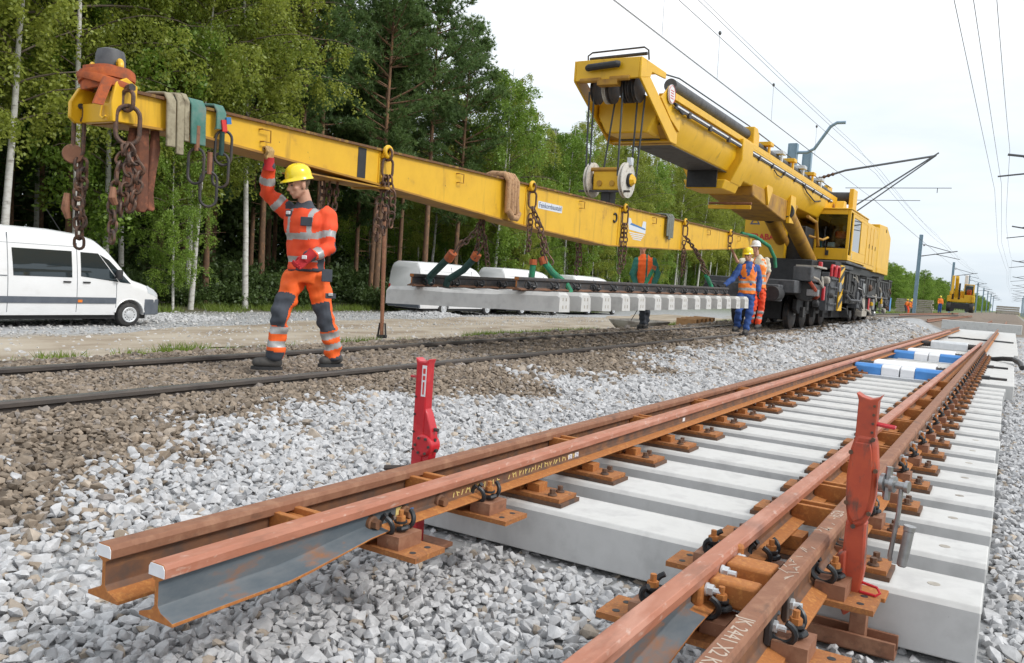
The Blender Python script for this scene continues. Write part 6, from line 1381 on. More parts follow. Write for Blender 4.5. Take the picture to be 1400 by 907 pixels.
# ================================================================ trees
def leaf_mesh(name, P, D, size, m, tint, elong=1.6, droop=.0):
    """one rhombus per leaf at P, pointing along D"""
    n = len(P); D = D/np.maximum(np.linalg.norm(D,axis=1),1e-6)[:,None]
    q = RNG.normal(size=(n,3)); S = np.cross(D, q); S /= np.maximum(np.linalg.norm(S,axis=1),1e-6)[:,None]
    L_ = (size*elong)[:,None]; W = (size*.5)[:,None]
    V4 = np.stack([P, P+D*L_*.45+S*W, P+D*L_, P+D*L_*.45-S*W], 1).reshape(-1,3)
    me = bpy.data.meshes.new(name); me.vertices.add(4*n); me.vertices.foreach_set('co', V4.reshape(-1)); me.loops.add(4*n); me.loops.foreach_set('vertex_index', np.arange(4*n)); me.polygons.add(n)
    me.polygons.foreach_set('loop_start', np.arange(n)*4); me.polygons.foreach_set('loop_total', np.full(n,4)); me.update(calc_edges=True)
    a = me.attributes.new('tint','FLOAT','POINT'); a.data.foreach_set('value', np.repeat(tint,4)); me.materials.append(MT[m]); return me
def tri_mesh(name, P, D, ln, wd, m, tint):
    n = len(P); D = D/np.linalg.norm(D,axis=1)[:,None]; S = np.cross(D, RNG.normal(size=(n,3))); S /= np.linalg.norm(S,axis=1)[:,None]
    V3 = np.stack([P-S*wd[:,None]*.5, P+S*wd[:,None]*.5, P+D*ln[:,None]],1).reshape(-1,3)
    me = bpy.data.meshes.new(name); me.vertices.add(3*n); me.vertices.foreach_set('co', V3.reshape(-1)); me.loops.add(3*n); me.loops.foreach_set('vertex_index', np.arange(3*n)); me.polygons.add(n)
    me.polygons.foreach_set('loop_start', np.arange(n)*3); me.polygons.foreach_set('loop_total', np.full(n,3)); me.update(calc_edges=True)
    a = me.attributes.new('tint','FLOAT','POINT'); a.data.foreach_set('value', np.repeat(tint,3)); me.materials.append(MT[m]); return me
def trunk_path(r, H, lean=.03, wob=.12, n=12):
    lx, ly = r.normal(0,lean,2); pts = []; w = 0; w2 = 0
    for i in range(n):
        t = i/(n-1); w += r.normal(0,wob/n**.5*.5); w2 += r.normal(0,wob/n**.5*.5); pts.append(Vector((lx*H*t+w*t, ly*H*t+w2*t, H*t)))
    return pts
def on(path, t):
    k = t*(len(path)-1); i = min(int(k), len(path)-2); return path[i].lerp(path[i+1], k-i)
def make_birch(seed, H, label, crown0=.22, dens=1.0, leafm='leaf_birch', bark='bark_birch', spread=1.0, droop=1.0, group=None, cat='tree'):
    r = np.random.default_rng(seed); t = thing('birch_tree' if bark == 'bark_birch' else 'leafy_tree', label, cat, (0,0,0), group)
    tp = trunk_path(r, H, .025, .35); tb = B(); R0 = .0062*H+.02
    tb.tube(tp, [R0*(1-.88*i/(len(tp)-1)) for i in range(len(tp))], 9); P=[];Dd=[];Tt=[]
    bb = B(); nb = int(46*dens)
    for k in range(nb):
        f = crown0 + (1-crown0)*((k+r.uniform())/nb)**.9*.97; base = on(tp, f); az = k*2.4+r.uniform(-.6,.6)
        prof = math.sin(math.pi*min(1,((f-crown0)/(1-crown0))*.80+.16))**.8; ln = H*.23*spread*prof*r.uniform(.65,1.15)+.35
        up = r.uniform(.35,.9) ; d = Vector((math.cos(az),math.sin(az),up)).normalized(); pts=[base]; p=base; m_=7
        for i in range(m_):
            d = (d + Vector((r.normal(0,.12),r.normal(0,.12),-.17*droop*(i/m_)-.03))).normalized(); p = p+d*ln/m_; pts.append(p)
        bb.tube(pts, [max(.006,.022*ln/3*(1-i/m_)+.006) for i in range(m_+1)], 4, cap=False)
        bt = r.normal(0,.16); nt_ = int(8+ln*5.5)
        for j in range(nt_):
            q = r.uniform(.22,1.0); s = on(pts, q); tl = r.uniform(.4,1.25)*(.5+.4*ln**.5); az2 = r.uniform(0,6.28)
            td = Vector((math.cos(az2)*.6,math.sin(az2)*.6,r.uniform(-.5,.3)-.45*droop)); tp2=[s]; pp=s
            for i in range(4): td = (td+Vector((0,0,-.30*droop))).normalized(); pp = pp+td*tl/4; tp2.append(pp)
            nl = 27
            tn = np.clip(r.normal(.5,.16)+bt,0,1)
            for i in range(nl):
                u = r.uniform(.1,1); c = on(tp2,u); P.append((c.x+r.normal(0,.07),c.y+r.normal(0,.07),c.z+r.normal(0,.07))); Dd.append((r.normal(0,.7),r.normal(0,.7),r.normal(0,.5)-.5*droop)); Tt.append(np.clip(tn+r.normal(0,.16),0,1))
    P=np.array(P);Dd=np.array(Dd)
    ob('trunk', tb, MT[bark], t, smooth=60); ob('branches', bb, MT['twig'], t, smooth=60)
    ob('crown', leaf_mesh('crown', P, Dd, r.uniform(.055,.105,len(P)), leafm, np.array(Tt)), None, t)
    return t
def make_pine(seed, H, label, crown0=.42, group=None, spread=1.0):
    r = np.random.default_rng(seed); t = thing('pine_tree', label, 'tree', (0,0,0), group)
    tp = trunk_path(r, H, .015, .18); tb = B(); R0 = .0088*H+.015
    tb.tube(tp, [R0*(1-.85*i/(len(tp)-1)) for i in range(len(tp))], 10); bb=B(); P=[];Dd=[];Tt=[]
    nw = int(H*(1-crown0)*2.1)
    for k in range(nw):
        f = crown0+(1-crown0)*(k+.5*r.uniform())/nw*.985; g = (f-crown0)/(1-crown0)
        prof = (.40+.75*g if g < .32 else 1.0-.86*((g-.32)/.68)**1.35)
        for j in range(r.integers(4,6)):
            az = r.uniform(0,6.28); ln = H*.145*spread*prof*r.uniform(.55,1.2)+.25; base = on(tp, min(.995,f+r.uniform(-.008,.008))); d = Vector((math.cos(az),math.sin(az),r.uniform(.0,.35)+.35*g)).normalized(); pts=[base]; p=base
            for i in range(5): d = (d+Vector((r.normal(0,.10),r.normal(0,.10),.06))).normalized(); p=p+d*ln/5; pts.append(p)
            bb.tube(pts,[max(.008,.03*ln/2*(1-i/5)+.008) for i in range(6)],4,cap=False)
            for s in range(int(10+ln*15)):
                q = r.uniform(.28,1.03)**.8; c = on(pts,min(1,q)); c = c+Vector((r.normal(0,.22)*(.4+ln*.25),r.normal(0,.22)*(.4+ln*.25),r.normal(.03,.10)))
                tn = np.clip(r.normal(.45,.2)+.12*(c.z-base.z),0,1); ax = Vector((c.x-base.x,c.y-base.y,.55*ln+.1)).normalized()
                nn = 12
                v = r.normal(size=(nn,3))*.75+np.array(ax); P += [(c.x,c.y,c.z)]*nn; Dd += [tuple(x) for x in v]; Tt += [np.clip(tn+r.normal(0,.12),0,1) for _ in range(nn)]
    for k in range(8):                          # dead stubs below the crown
        f = r.uniform(.18,crown0); base = on(tp,f); az = r.uniform(0,6.28); d = Vector((math.cos(az),math.sin(az),r.uniform(-.2,.2))); bb.tube([base,base+d*r.uniform(.3,1.2)],[.018,.006],4,cap=False)
    P=np.array(P);Dd=np.array(Dd); n=len(P)
    ob('trunk', tb, MT['bark_pine'], t, smooth=60); ob('branches', bb, MT['bark_pine'], t, smooth=60)
    ob('crown', tri_mesh('crown', P, Dd, r.uniform(.17,.30,n), r.uniform(.035,.06,n), 'leaf_pine', np.array(Tt)), None, t); return t
def make_spruce(seed, H, label):
    r = np.random.default_rng(seed); t = thing('spruce_tree', label, 'tree', (0,0,0), 'spruces at the forest edge'); tp = trunk_path(r,H,.01,.05); tb = B(); tb.tube(tp,[.008*H*(1-.9*i/11) for i in range(12)],8); bb = B(); P=[];Dd=[];Tt=[]
    nw = int(H*2.2)
    for k in range(nw):
        f = .12+.87*k/nw; ln = H*.20*(1-f)**.9+.12
        for j in range(6):
            az = r.uniform(0,6.28); L2 = ln*r.uniform(.7,1.15); base = on(tp,f); pts=[base]; p=base; d=Vector((math.cos(az),math.sin(az),.1))
            for i in range(4): d=(d+Vector((0,0,-.10+.09*i))).normalized(); p=p+d*L2/4; pts.append(p)
            bb.tube(pts,[.014,.012,.010,.007,.004],4,cap=False)
            for s in range(int(6+L2*14)):
                c = on(pts,r.uniform(.1,1)); c=c+Vector((r.normal(0,.10),r.normal(0,.10),r.normal(-.04,.05))); tn=np.clip(r.normal(.4,.2),0,1)
                v=r.normal(size=(7,3))*.5+np.array([math.cos(az)*.7,math.sin(az)*.7,-.1]); P+=[(c.x,c.y,c.z)]*7; Dd+=[tuple(x) for x in v]; Tt+=[tn]*7
    n=len(P); ob('trunk',tb,MT['bark_pine'],t,smooth=60); ob('branches',bb,MT['bark_pine'],t,smooth=60); ob('crown',tri_mesh('crown',np.array(P),np.array(Dd),r.uniform(.10,.2,n),r.uniform(.025,.05,n),'leaf_pine',np.array(Tt)),None,t); return t
def make_bush(seed, H, W, label, m='leaf_under', group='bushes along the forest edge'):
    r = np.random.default_rng(seed); t = thing('bush', label, 'bush', (0,0,0), group); bb=B(); P=[];Dd=[];Tt=[]
    for k in range(16):
        az=r.uniform(0,6.28); ln=H*r.uniform(.6,1.05); d=Vector((math.cos(az)*W/H*.6,math.sin(az)*W/H*.6,1)).normalized(); p=Vector((r.normal(0,W*.12),r.normal(0,W*.12),0)); pts=[p]
        for i in range(5): d=(d+Vector((r.normal(0,.15),r.normal(0,.15),0))).normalized(); p=p+d*ln/5; pts.append(p)
        bb.tube(pts,[.02,.016,.012,.01,.007,.004],4,cap=False)
        for s in range(34):
            c=on(pts,r.uniform(.12,1)); c=c+Vector((r.normal(0,W*.13),r.normal(0,W*.13),r.normal(0,.15))); tn=np.clip(r.normal(.4,.2),0,1)
            for i in range(9): P.append((c.x+r.normal(0,.10),c.y+r.normal(0,.10),max(.02,c.z+r.normal(0,.10)))); Dd.append((r.normal(),r.normal(),r.normal()-.2)); Tt.append(np.clip(tn+r.normal(0,.1),0,1))
    ob('stems',bb,MT['bark_pine'],t,smooth=60); ob('foliage',leaf_mesh('foliage',np.array(P),np.array(Dd),r.uniform(.06,.13,len(P)),m,np.array(Tt)),None,t); return t

def gz(x, y): return float(ground(x, y)) - .03
GB = 'birches at the forest edge'; GP = 'pines at the forest edge'; GL = 'leafy trees along the far track'
birch = [make_birch(21,17.5,'x',.30,1.15,group=GB), make_birch(22,16,'x',.26,1.2,spread=1.1,group=GB), make_birch(23,18.5,'x',.34,1.0,group=GB,droop=1.25), make_birch(24,14,'x',.12,1.2,leafm='leaf_green',group=GB)]
pine = [make_pine(31,18,'x',.40,GP), make_pine(32,19.5,'x',.46,GP,1.1), make_pine(33,16.5,'x',.30,GP,1.1)]
leafy = [make_birch(41,13,'x',.08,1.3,'leaf_green','bark_pine',1.25,.5,GL), make_birch(42,10,'x',.06,1.2,'leaf_green','bark_pine',1.35,.45,GL)]
spruce = make_spruce(51,15.5,'slim dark spruce whose tip stands against the sky right of the pines')
bush = [make_bush(61,1.7,2.6,'x'), make_bush(62,1.1,2.0,'x')]
used = set()
def put(proto, x, y, label, sc=1.0, rz=None, group=None):
    rz = rnd.uniform(0,6.28) if rz is None else rz
    s3 = (sc*rnd.uniform(.94,1.06),)*2 + (sc,)
    if id(proto) not in used:
        used.add(id(proto)); o = proto; o.location = (x,y,gz(x,y)); o.rotation_euler = (0,0,rz); o.scale = s3; o['label'] = label
    else: o = dup(proto, (x,y,gz(x,y)), rz, label, s3)
    if group: o['group'] = group
    return o
put(spruce, -30.5, 50.5, 'slim dark spruce whose tip stands against the sky right of the pines', 1.0)
# front row, singled out
put(birch[0], -26.8, 14.2, 'birch with a pale straight trunk above the white van at the left edge', 1.0)
put(birch[1], -27.6, 11.0, 'birch with hanging foliage at the far left edge of the forest', 1.05)
put(birch[2], -27.2, 16.9, 'tall birch behind the tip of the lifting beam', 1.0)
put(birch[3], -28.6, 18.9, 'fresh green birch behind the folded straps', 1.2)
put(birch[1], -27.0, 21.4, 'birch with a white leaning trunk right of the folded straps', .98)
put(birch[0], -27.6, 24.6, 'slender birch behind the walking worker', 1.0)
put(birch[2], -29.2, 23.0, 'tall yellow-green birch at the left of the dark pines', 1.02)
put(pine[0], -28.2, 28.0, 'dark pine just right of the birches, behind the walking worker', 1.03)
put(pine[1], -29.4, 30.6, 'dense dark pine above the black stripe of the beam', 1.0)
put(pine[2], -28.0, 33.4, 'broad pine above the first lug of the beam', 1.08)
put(pine[0], -30.2, 35.6, 'tall pine in the middle of the dark pine clump', 1.0)
put(pine[1], -28.4, 38.0, 'pine with a bare lower trunk, left of the rope sling', .97)
put(pine[2], -28.6, 41.2, 'last pine of the dark clump against the sky', 1.02)
put(birch[3], -27.6, 44.0, 'fresh green tree just right of the pine clump', 1.05)
put(birch[0], -29.0, 47.5, 'pale birch between the pine clump and the slim spruce', .85)
put(birch[3], -27.4, 53.0, 'green birch right of the slim spruce, left of the boom ropes', .92)
put(birch[2], -27.8, 57.5, 'pale-trunked birch seen through the boom ropes', .80)
put(birch[1], -27.2, 62, 'birch beneath the boom head', .85)
put(birch[3], -27.0, 68, 'green birch below the telescopic boom, left of the ram bracket', .90)
put(birch[0], -27.2, 75, 'birch below the collar of the boom', .80)
# the rest of the wood
k = 0
for row, x0 in enumerate((-31.5,-34.5,-38,-42,-47)):
    y = 6 + row*1.7
    while y < 132:
        xx = x0 + rnd.uniform(-1.2,1.2); yy = y + rnd.uniform(-1,1)
        pz = 26 < yy < 43; u = rnd.random()
        if pz: pr = rnd.choice(pine); lb = 'pine standing deeper in the dark pine clump'; g = GP+' deeper in'
        elif u < .70: pr = rnd.choice(birch); lb = 'birch standing deeper in the forest'; g = GB+' deeper in'
        else: pr = rnd.choice(pine); lb = 'pine standing deeper among the birches'; g = GP+' among birches'
        sc_f = (.98 if yy < 45 else .84)*rnd.uniform(.86,1.04)
        if 44 < yy < 60 : sc_f *= .86
        put(pr, xx, yy, lb, sc_f, group=g); y += rnd.uniform(2.6,4.2)+row*.25 + (1.2 if y > 70 else 0)
for y in np.arange(80,150,6.0): put(birch[int(y)%4], -27.5+rnd.uniform(-1.2,1.2), y, 'birch in the row of the forest edge beyond the crane', .85*rnd.uniform(.85,1.05), group=GB+' beyond the crane')
for y in np.arange(4,64,1.9):
    put(bush[rnd.randrange(2)], -27.3-rnd.uniform(0,3.0), y+rnd.uniform(-.6,.6), 'low dark bush under the trees of the forest edge', rnd.uniform(.7,1.25))
for y in np.arange(6,70,2.4):
    put(bush[0], -32.5-rnd.uniform(0,5), y, 'tall dark undergrowth bush inside the forest', rnd.uniform(1.2,1.9), group='undergrowth bushes inside the forest')
for i, (y, x) in enumerate(((9.4,-26.4),(20.0,-26.2),(45.8,-26.6),(49.6,-26.8),(56,-26.5),(60,-26.4),(65,-26.2))):
    put(birch[3 if i%2 else 1], x, y, ['young birch sapling above the van roof at the left','bright young birch with hanging leaves between the straps and the worker','young birch right of the pine clump behind the beam','young birch left of the hook block','young birch behind the boom ropes','young birch right of the boom ropes below the boom','last young birch of the forest edge left of the crane'][i], rnd.uniform(.36,.52), group='birch saplings at the forest edge')
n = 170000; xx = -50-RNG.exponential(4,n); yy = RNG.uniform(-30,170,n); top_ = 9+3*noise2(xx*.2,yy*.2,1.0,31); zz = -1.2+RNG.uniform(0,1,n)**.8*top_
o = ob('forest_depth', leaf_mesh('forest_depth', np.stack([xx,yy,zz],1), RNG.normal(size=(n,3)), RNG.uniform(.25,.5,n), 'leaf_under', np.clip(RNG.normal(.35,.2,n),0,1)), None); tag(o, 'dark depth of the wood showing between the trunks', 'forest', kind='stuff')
# lower trees along the track far away, left and right
for i, y in enumerate(np.arange(150,520,7.5)):
    put(leafy[i%2], -25-rnd.uniform(0,5)-.004*y, y, 'leafy tree in the low wood beyond the crane', rnd.uniform(.62,.95)*(1+.0006*y))
    put(leafy[(i+1)%2], -33-rnd.uniform(0,5), y+4, 'leafy tree in the low wood beyond the crane', rnd.uniform(.7,1.0)*(1+.0006*y))
for i, y in enumerate(np.arange(560,1500,28)):
    for x in (-34,-40,22,30): put(leafy[i%2], x+rnd.uniform(-3,3), y, 'leafy tree near the vanishing point of the line', rnd.uniform(1.0,1.4), group='leafy trees near the vanishing point')
for i, y in enumerate(np.arange(180,420,9)):
    put(leafy[i%2], 10.5+rnd.uniform(0,4), y, 'leafy tree on the right of the line far away', rnd.uniform(.5,.8), group='leafy trees right of the line')
# grass and weeds
def grass(name, label, spots):
    P=[];D_=[];T_=[]
    for x0,y0,rx,ry,n,h in spots:
        a=RNG.uniform(0,6.283,n); q=np.sqrt(RNG.uniform(0,1,n)); x=x0+q*np.cos(a)*rx; y=y0+q*np.sin(a)*ry
        P.append(np.stack([x,y,ground(x,y)+.0],1)); d=RNG.normal(0,.4,(n,3)); d[:,2]=1; D_.append(d*h); T_.append(np.clip(RNG.normal(.5,.22,n),0,1))
    P=np.concatenate(P);D_=np.concatenate(D_);n=len(P)
    o=ob(name, tri_mesh(name,P,D_,RNG.uniform(.06,.22,n)*np.linalg.norm(D_,axis=1)*1.2,RNG.uniform(.012,.03,n),'grass_blade',np.concatenate(T_)),None); tag(o,label,'grass',kind='stuff')
sp=[(-11.8,9.2,.5,.35,500,1),(-11.7,13.5,.5,.5,420,1),(-11.9,19.0,.7,.9,900,1),(-12.2,21.5,.6,1.2,700,.8),(-12.4,24.8,.7,1.6,900,.9),(-11.5,28,.5,1.2,400,.8),(-12,34,.8,3,900,.9)]
for _ in range(60): sp.append((-11.8+rnd.uniform(-1.3,1.3),rnd.uniform(4,45),.25,.3,int(rnd.uniform(30,110)),.7))
for _ in range(70): sp.append((-26.6+rnd.uniform(-1.5,.8),rnd.uniform(5,60),.5,.6,int(rnd.uniform(60,160)),1.3))
for _ in range(90): sp.append((rnd.uniform(2.4,6),rnd.uniform(30,140),.9,1.2,200,1.6))
for _ in range(60): sp.append((rnd.uniform(-15,-9.5),rnd.uniform(80,150),1.0,1.5,160,2.0))
grass('grass','patchy short grass and weeds along the road and the forest edge',sp)

# ================================================================ overhead line
def catpole(x, y, H, label, arm=3.0, side=1, thick=.14, wires=True, stay=False, grp='overhead line masts'):
    t = thing('catenary_mast', label, 'mast', (x,y,float(ground(x,y))), group=grp); z0 = float(ground(x,y))-.2
    b = B(); b.box(x-thick,x+thick,y-thick*.6,y+thick*.6,z0,H); b.box(x-thick-.03,x-thick,y-thick*.9,y+thick*.9,z0,H-.02); b.box(x+thick,x+thick+.03,y-thick*.9,y+thick*.9,z0,H-.02); ob('post', b, MT['pole_blue'], t)
    if wires:
        tx = x+side*arm; b = B(); b.tube([(x,y,H-2.2),(tx,y,H-1.55)],.045,6); b.tube([(x,y,H-.9),(tx-side*.5,y,H-1.65)],.035,6); b.tube([(x+side*1.3,y,H-1.9),(tx+side*.25,y,H-2.35)],.03,6); ob('cantilever', b, MT['wire'], t)
        b = B(); [b.lathe([(.03,0),(.07,.02),(.03,.05),(.07,.08),(.03,.11),(.07,.14),(.03,.17)],(x+side*(.25),y,H-zz),(side,0,.1),8) for zz in (2.15,1.1)]; ob('insulator', b, MT['rust_dark'], t)
    return t
XM = -9.0
t = catpole(XM, 38.5, 7.85, 'tall blue-grey overhead line mast right behind the boom, with a bent arm on top', wires=False, thick=.17)
b = B(); b.tube([(XM+.15,38.5,7.45),(XM+.6,38.5,7.45),(XM+.9,38.5,7.6),(XM+1.5,38.5,8.55),(XM+1.75,38.5,8.7),(XM+2.1,38.5,8.7)],.07,8); ob('top_bracket', b, MT['pole_blue'], t)
t = catpole(XM+.05, 41.2, 7.9, 'second blue-grey mast close behind the first, carrying a long cantilever', wires=False, thick=.17)
b = B(); b.tube([(XM+.1,41.2,6.5),(XM+1.8,41.2,7.05),(XM+5.2,43.4,8.0)],.05,6); b.tube([(XM+1.2,41.2,4.6),(XM+5.4,43.4,8.15)],.035,6); b.tube([(XM+1.6,41.2,4.5),(XM+5.3,43.5,8.05)],.03,6); ob('cantilever', b, MT['wire'], t)
b = B(); b.lathe([(.04,0),(.09,.1),(.04,.2),(.09,.3),(.04,.4),(.09,.5),(.04,.6),(.09,.7),(.03,.8)],(XM+.6,41.2,6.66),(1.7,0,.55),8); ob('insulator', b, MT['rust_dark'], t)
for i, y in enumerate((95,150,205,258,310,362,415,470)):
    catpole(XM+.3, y, 8.3, ['tall grey-blue mast standing between the crane and the excavator','mast directly behind the yellow excavator','mast just right of the excavator'][i] if i < 3 else 'far mast in the receding left row of overhead line masts', arm=3.4, grp='overhead line masts' if i < 3 else 'far masts of the left row')
for i, y in enumerate((66,110,160,210,262,315,370,425,480)):
    catpole(3.4, y, 8.4, 'nearest mast of the right row, its arms reaching in from the right edge' if i == 0 else 'far mast in the right row of overhead line masts', arm=4.0, side=-1, grp='overhead line masts' if i == 0 else 'far masts of the right row')
for y, z, lb in ((36,6.7,'upper wire arm'),):
    t = catpole(4.2, 36, 8.4, 'mast outside the right edge whose arm reaches over the new track', arm=4.9, side=-1)
def wire(pts, r, label, drops=None):
    b = B(); b.tube(pts, r, 5); o = ob('overhead_wire', b, MT['wire']); return tag(o, label, 'wire', group='overhead wires')
def sag(x0,z0,x1,z1,y0,y1,s,n=12): return [(x0+(x1-x0)*i/n, y0+(y1-y0)*i/n, z0+(z1-z0)*i/n - s*4*(i/n)*(1-i/n)) for i in range(n+1)]
ww = []
def longwire(x, z, r, sg, label, ys=(-10,43,95,150,205,258,310,362,415,470), zig=.15, z1=None):
    pts = []
    for i in range(len(ys)-1):
        a = zig*(1 if i%2 else -1); c = -a; pts += sag(x+a, z if z1 is None else z+(z1-z)*min(1,i/2), x+c, z if z1 is None else z+(z1-z)*min(1,(i+1)/2), ys[i], ys[i+1], sg, 8)[:-1]
    return wire(pts, r, label)
longwire(-6.25,5.92,.007,.03,'contact wire above the old track, lowest of the left wires'); longwire(-6.42,6.05,.005,.05,'thin second wire beside the contact wire above the old track'); longwire(-6.3,7.15,.007,.30,'upper messenger wire of the old track'); longwire(-6.1,7.30,.006,.3,'uppermost wire over the old track, close above the messenger wire'); longwire(-7.3,8.5,.006,.25,'return wire carried on the bent top arm of the tall mast')
longwire(-1.15,5.55,.006,.03,'contact wire above the new track at the right',ys=(-10,36,66,110,160,210,262,315,370,425,480)); longwire(-.95,5.75,.006,.04,'second wire beside the contact wire above the new track',ys=(-10,36,66,110,160,210,262,315,370,425,480)); longwire(-.8,7.0,.007,.35,'messenger wire above the new track at the right',ys=(-10,36,66,110,160,210,262,315,370,425,480))
for k, y in enumerate((15.5,19,24,30)):
    b = B(); ball(b,(-6.3,y,6.98-.02*k),(.035,.05,.05)); b.cyl((-6.28,y,5.93),(-6.3,y,6.98-.02*k),.004,n=4); tag(ob('dropper', b, MT['wire']), ['nearest dropper clamp on the wires over the old track','second dropper clamp on the wires over the old track','third dropper clamp on the wires over the old track','dropper clamp on the wires just before the tall mast'][k], 'wire clamp', group='dropper clamps')
# span wires crossing behind the cab
b = B(); b.tube([(-9,52,7.6),(-3.5,52,7.62)],.02,5); b.tube([(-9,52,6.9),(-5,52,6.92)],.018,5); b.cyl((-4.2,52,7.62),(-4.2,52,7.35),.02,n=5); tag(ob('span_wire', b, MT['wire']), 'two short horizontal cross wires right of the boom foot', 'wire')

# ================================================================ far objects
# excavator
ex = at(1312,427,92); ez = ex.z; t = thing('excavator', 'distant yellow road-rail excavator with raised arm standing on the track', 'excavator', ex)
def E_(x0,x1,y0,y1,z0,z1): return (ex.x+x0,ex.x+x1,ex.y+y0,ex.y+y1,ez+z0,ez+z1)
b = B(); b.box(*E_(-1.0,1.0,-1.2,1.6,.5,1.0)); ob('chassis', b, MT['grime'], t, bev=.05)
for s in (-1,1):
    for y in (-1.0,1.2):
        b = B(); b.lathe([(.2,-.22),(.48,-.22),(.52,-.15),(.52,.15),(.48,.22),(.2,.22)],(ex.x+s*1.08,ex.y+y,ez+.52),(s,0,0),20); w = ob('wheel', b, MT['rubber'], t); b = B(); b.lathe([(.24,.2),(.22,.23),(.05,.24)],(ex.x+s*1.08,ex.y+y,ez+.52),(s,0,0),14); ob('rim', b, MT['yellow'], w)
b = B(); b.box(*E_(-.95,.95,-1.45,-1.2,.35,.75)); [b.cyl((ex.x+s*.72,ex.y-1.5,ez+.25),(ex.x+s*.72,ex.y-1.3,ez+.25),.22,n=14) for s in (-1,1)]; ob('rail_guide', b, MT['black'], t)
b = B(); b.box(*E_(-1.22,1.22,-1.0,1.6,1.05,1.55)); ob('upper_body', b, MT['yellow'], t, bev=.06)
b = B(); b.box(*E_(-1.2,1.2,.4,1.9,1.5,2.3)); ob('engine_cover', b, MT['yellow'], t, bev=.1)
b = B(); 
for (x0,x1,y0,y1,z0,z1) in ((.25,.32,-1.0,-.93,1.5,3.0),(1.12,1.2,-1.0,-.93,1.5,3.0),(.25,.32,.4,.47,1.5,3.0),(1.12,1.2,.4,.47,1.5,3.0),(.25,1.2,-1.0,-.93,1.5,1.9),(.25,1.2,-1.05,.5,2.95,3.05)): b.box(*E_(x0,x1,y0,y1,z0,z1))
c_ = ob('cab', b, MT['yellow'], t, bev=.02); b = B(); b.box(*E_(.32,1.12,-.97,-.96,1.9,2.95)); ob('windscreen', b, MT['clear_glass'], c_); b = B(); b.box(*E_(.5,.95,-.3,.0,1.6,2.5)); ob('seat', b, MT['orange_red'], c_, bev=.1); b = B(); b.box(*E_(.3,1.1,.2,.3,1.6,2.9)); ob('cab_back', b, MT['black'], c_)
b = B(); b.prism([(ex.y-.9,ez+1.4),(ex.y-.5,ez+1.4),(ex.y-1.0,ez+3.4),(ex.y-1.6,ez+3.9),(ex.y-1.7,ez+3.6)],0,ex.x-.62,ex.x-.28); ob('boom', b, MT['yellow'], t, bev=.04)
b = B(); b.prism([(ex.y-1.7,ez+3.9),(ex.y-1.4,ez+3.9),(ex.y-1.9,ez+2.0),(ex.y-2.1,ez+1.9)],0,ex.x-.95,ex.x-.68); ob('dipper_arm', b, MT['yellow_worn'], t, bev=.04)
b = B(); b.cyl((ex.x-.16,ex.y-1.0,ez+1.4),(ex.x-.16,ex.y-1.4,ez+3.1),.09,n=10); b.cyl((ex.x-.75,ex.y-1.0,ez+1.4),(ex.x-.75,ex.y-1.5,ez+2.8),.09,n=10); ob('ram', b, MT['black'], t)
b = B(); b.box(*E_(-1.3,-.9,-1.3,-.4,1.1,1.75)); b.box(*E_(1.05,1.35,-1.2,-.4,1.1,1.8)); ob('step_guard', b, MT['yellow'], t, bev=.05)
b = B(); b.box(*E_(.15,.5,.8,1.2,2.3,4.1)); ob('exhaust_stack', b, MT['white_paint'], t, bev=.05)
# timber / sleeper stacks
def stack(name, label, c, nx_, nz_, ln, w, h, m, along='y', jit=.12, cat='stack', part='sleeper'):
    t = thing(name, label, cat, c)
    b = B(); b.box(-ln/2,ln/2,-w/2,w/2,0,h) if along == 'x' else b.box(-w/2,w/2,-ln/2,ln/2,0,h); me = mesh(part, b, MT[m], smooth=0)
    for i in range(nz_):
        for j in range(nx_):
            o = bpy.data.objects.new(part, me); COL.objects.link(o); o.parent = t; off = (j-(nx_-1)/2)*(w+.04)
            o.location = (rnd.uniform(-jit,jit), off, i*(h+.05)) if along == 'x' else (off, rnd.uniform(-jit,jit), i*(h+.05)); o.rotation_euler = (0,0,rnd.uniform(-.03,.03))
    return t
p = at(1249,429,101); stack('sleeper_stack','distant stack of weathered old sleepers beside the group of workers', p, 4, 8, 3.9, .5, .17, 'concrete_old', 'x')
p = at(1377,430,118); stack('sleeper_stack','distant stack of grey old sleepers lying across the track ahead', p, 5, 4, 2.7, .28, .24, 'concrete_old', 'x')
b = B(); b.box(-3.35,.5,52.5,53.1,-.1,.42); tag(ob('concrete_beam', b, MT['concrete'], bev=.02), 'long pale concrete block laid across the far end of the new turnout', 'concrete block')
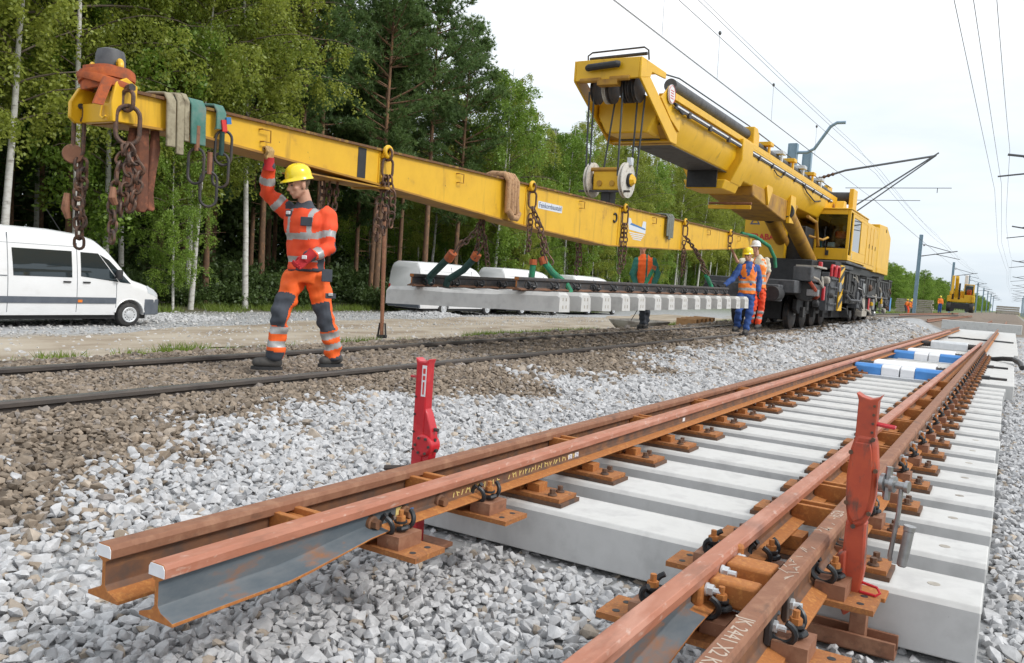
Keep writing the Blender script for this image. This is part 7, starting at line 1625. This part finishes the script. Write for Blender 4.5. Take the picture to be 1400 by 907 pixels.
# continuing old rails beyond the block
ft = thing('far_track', 'rusty track continuing beyond the concrete block towards the sleeper stack', 'railway track', (-1.3,80,0))
for xx in (-2.05,-.55,-4.2,-5.7):
    st = [(xx, y, float(ground(xx,y))+.02, 0) for y in (54,58,62,66,70,76,82,90,98,107,116)]
    ob('rail', rail_mesh('rail', st, [MT['rust']]*3), None, ft)
# grey bin and timber bits near the crane
t = thing('skip_tray', 'grey open steel tray lying beside the old track under the load', 'tray', (-9.6,24.2,-.3))
b = B(); x0,y0,z0 = -9.7,24.0,float(ground(-9.7,24.0)); rg = []
for z, w, l in ((0,.35,.6),(.42,.62,.95)): rg.append([(x0-w,y0-l,z0+z),(x0+w,y0-l,z0+z),(x0+w,y0+l,z0+z),(x0-w,y0+l,z0+z)])
b.loft(rg, cap=False); b.add([(x0-.35,y0-.6,z0+.01),(x0+.35,y0-.6,z0+.01),(x0+.35,y0+.6,z0+.01),(x0-.35,y0+.6,z0+.01)],[(0,1,2,3)]); o = ob('tray_shell', b, MT['concrete_old'], t); m = o.modifiers.new('s','SOLIDIFY'); m.thickness = .03
b = B(); [b.tube([(x0+.3*s,y0,z0+.4),(x0,y0,z0+.95)],.012,5) for s in (-1,1)]; ob('lifting_wire', b, MT['steel_dark'], t)
for k in range(5):
    b = B(); px = -8.9+.02*k; py = 26.0+.36*k; zz = float(ground(px,py)); b.obox((px,py,zz+.18),(.7,.16,.30),(.1,1,0)); tag(ob('timber_block', b, MT['wood'], bev=.01), ['nearest wooden block in the row beside the crane','second wooden block in the row beside the crane','middle wooden block in the row beside the crane','fourth wooden block in the row beside the crane','last wooden block in the row, close to the crane wheels'][k], 'wood block', group='wooden blocks beside the crane')
# rusty post by the road
t = thing('marker_post', 'thin rusty steel post with a dark foot standing by the road left of the load', 'post', (-15.6,19.0,-1))
b = B(); z0 = float(ground(-15.6,19)); b.cyl((-15.6,19,z0),(-15.6,18.8,2.9),.055,n=10); ob('post', b, MT['rust'], t); b = B(); b.box(-15.7,-15.5,18.88,19.12,z0,z0+.12); b.tube([(-15.75,19,z0+.05),(-15.7,19,z0+.45),(-15.5,19,z0+.45),(-15.45,19,z0+.05)],.03,6); ob('foot', b, MT['black'], t)
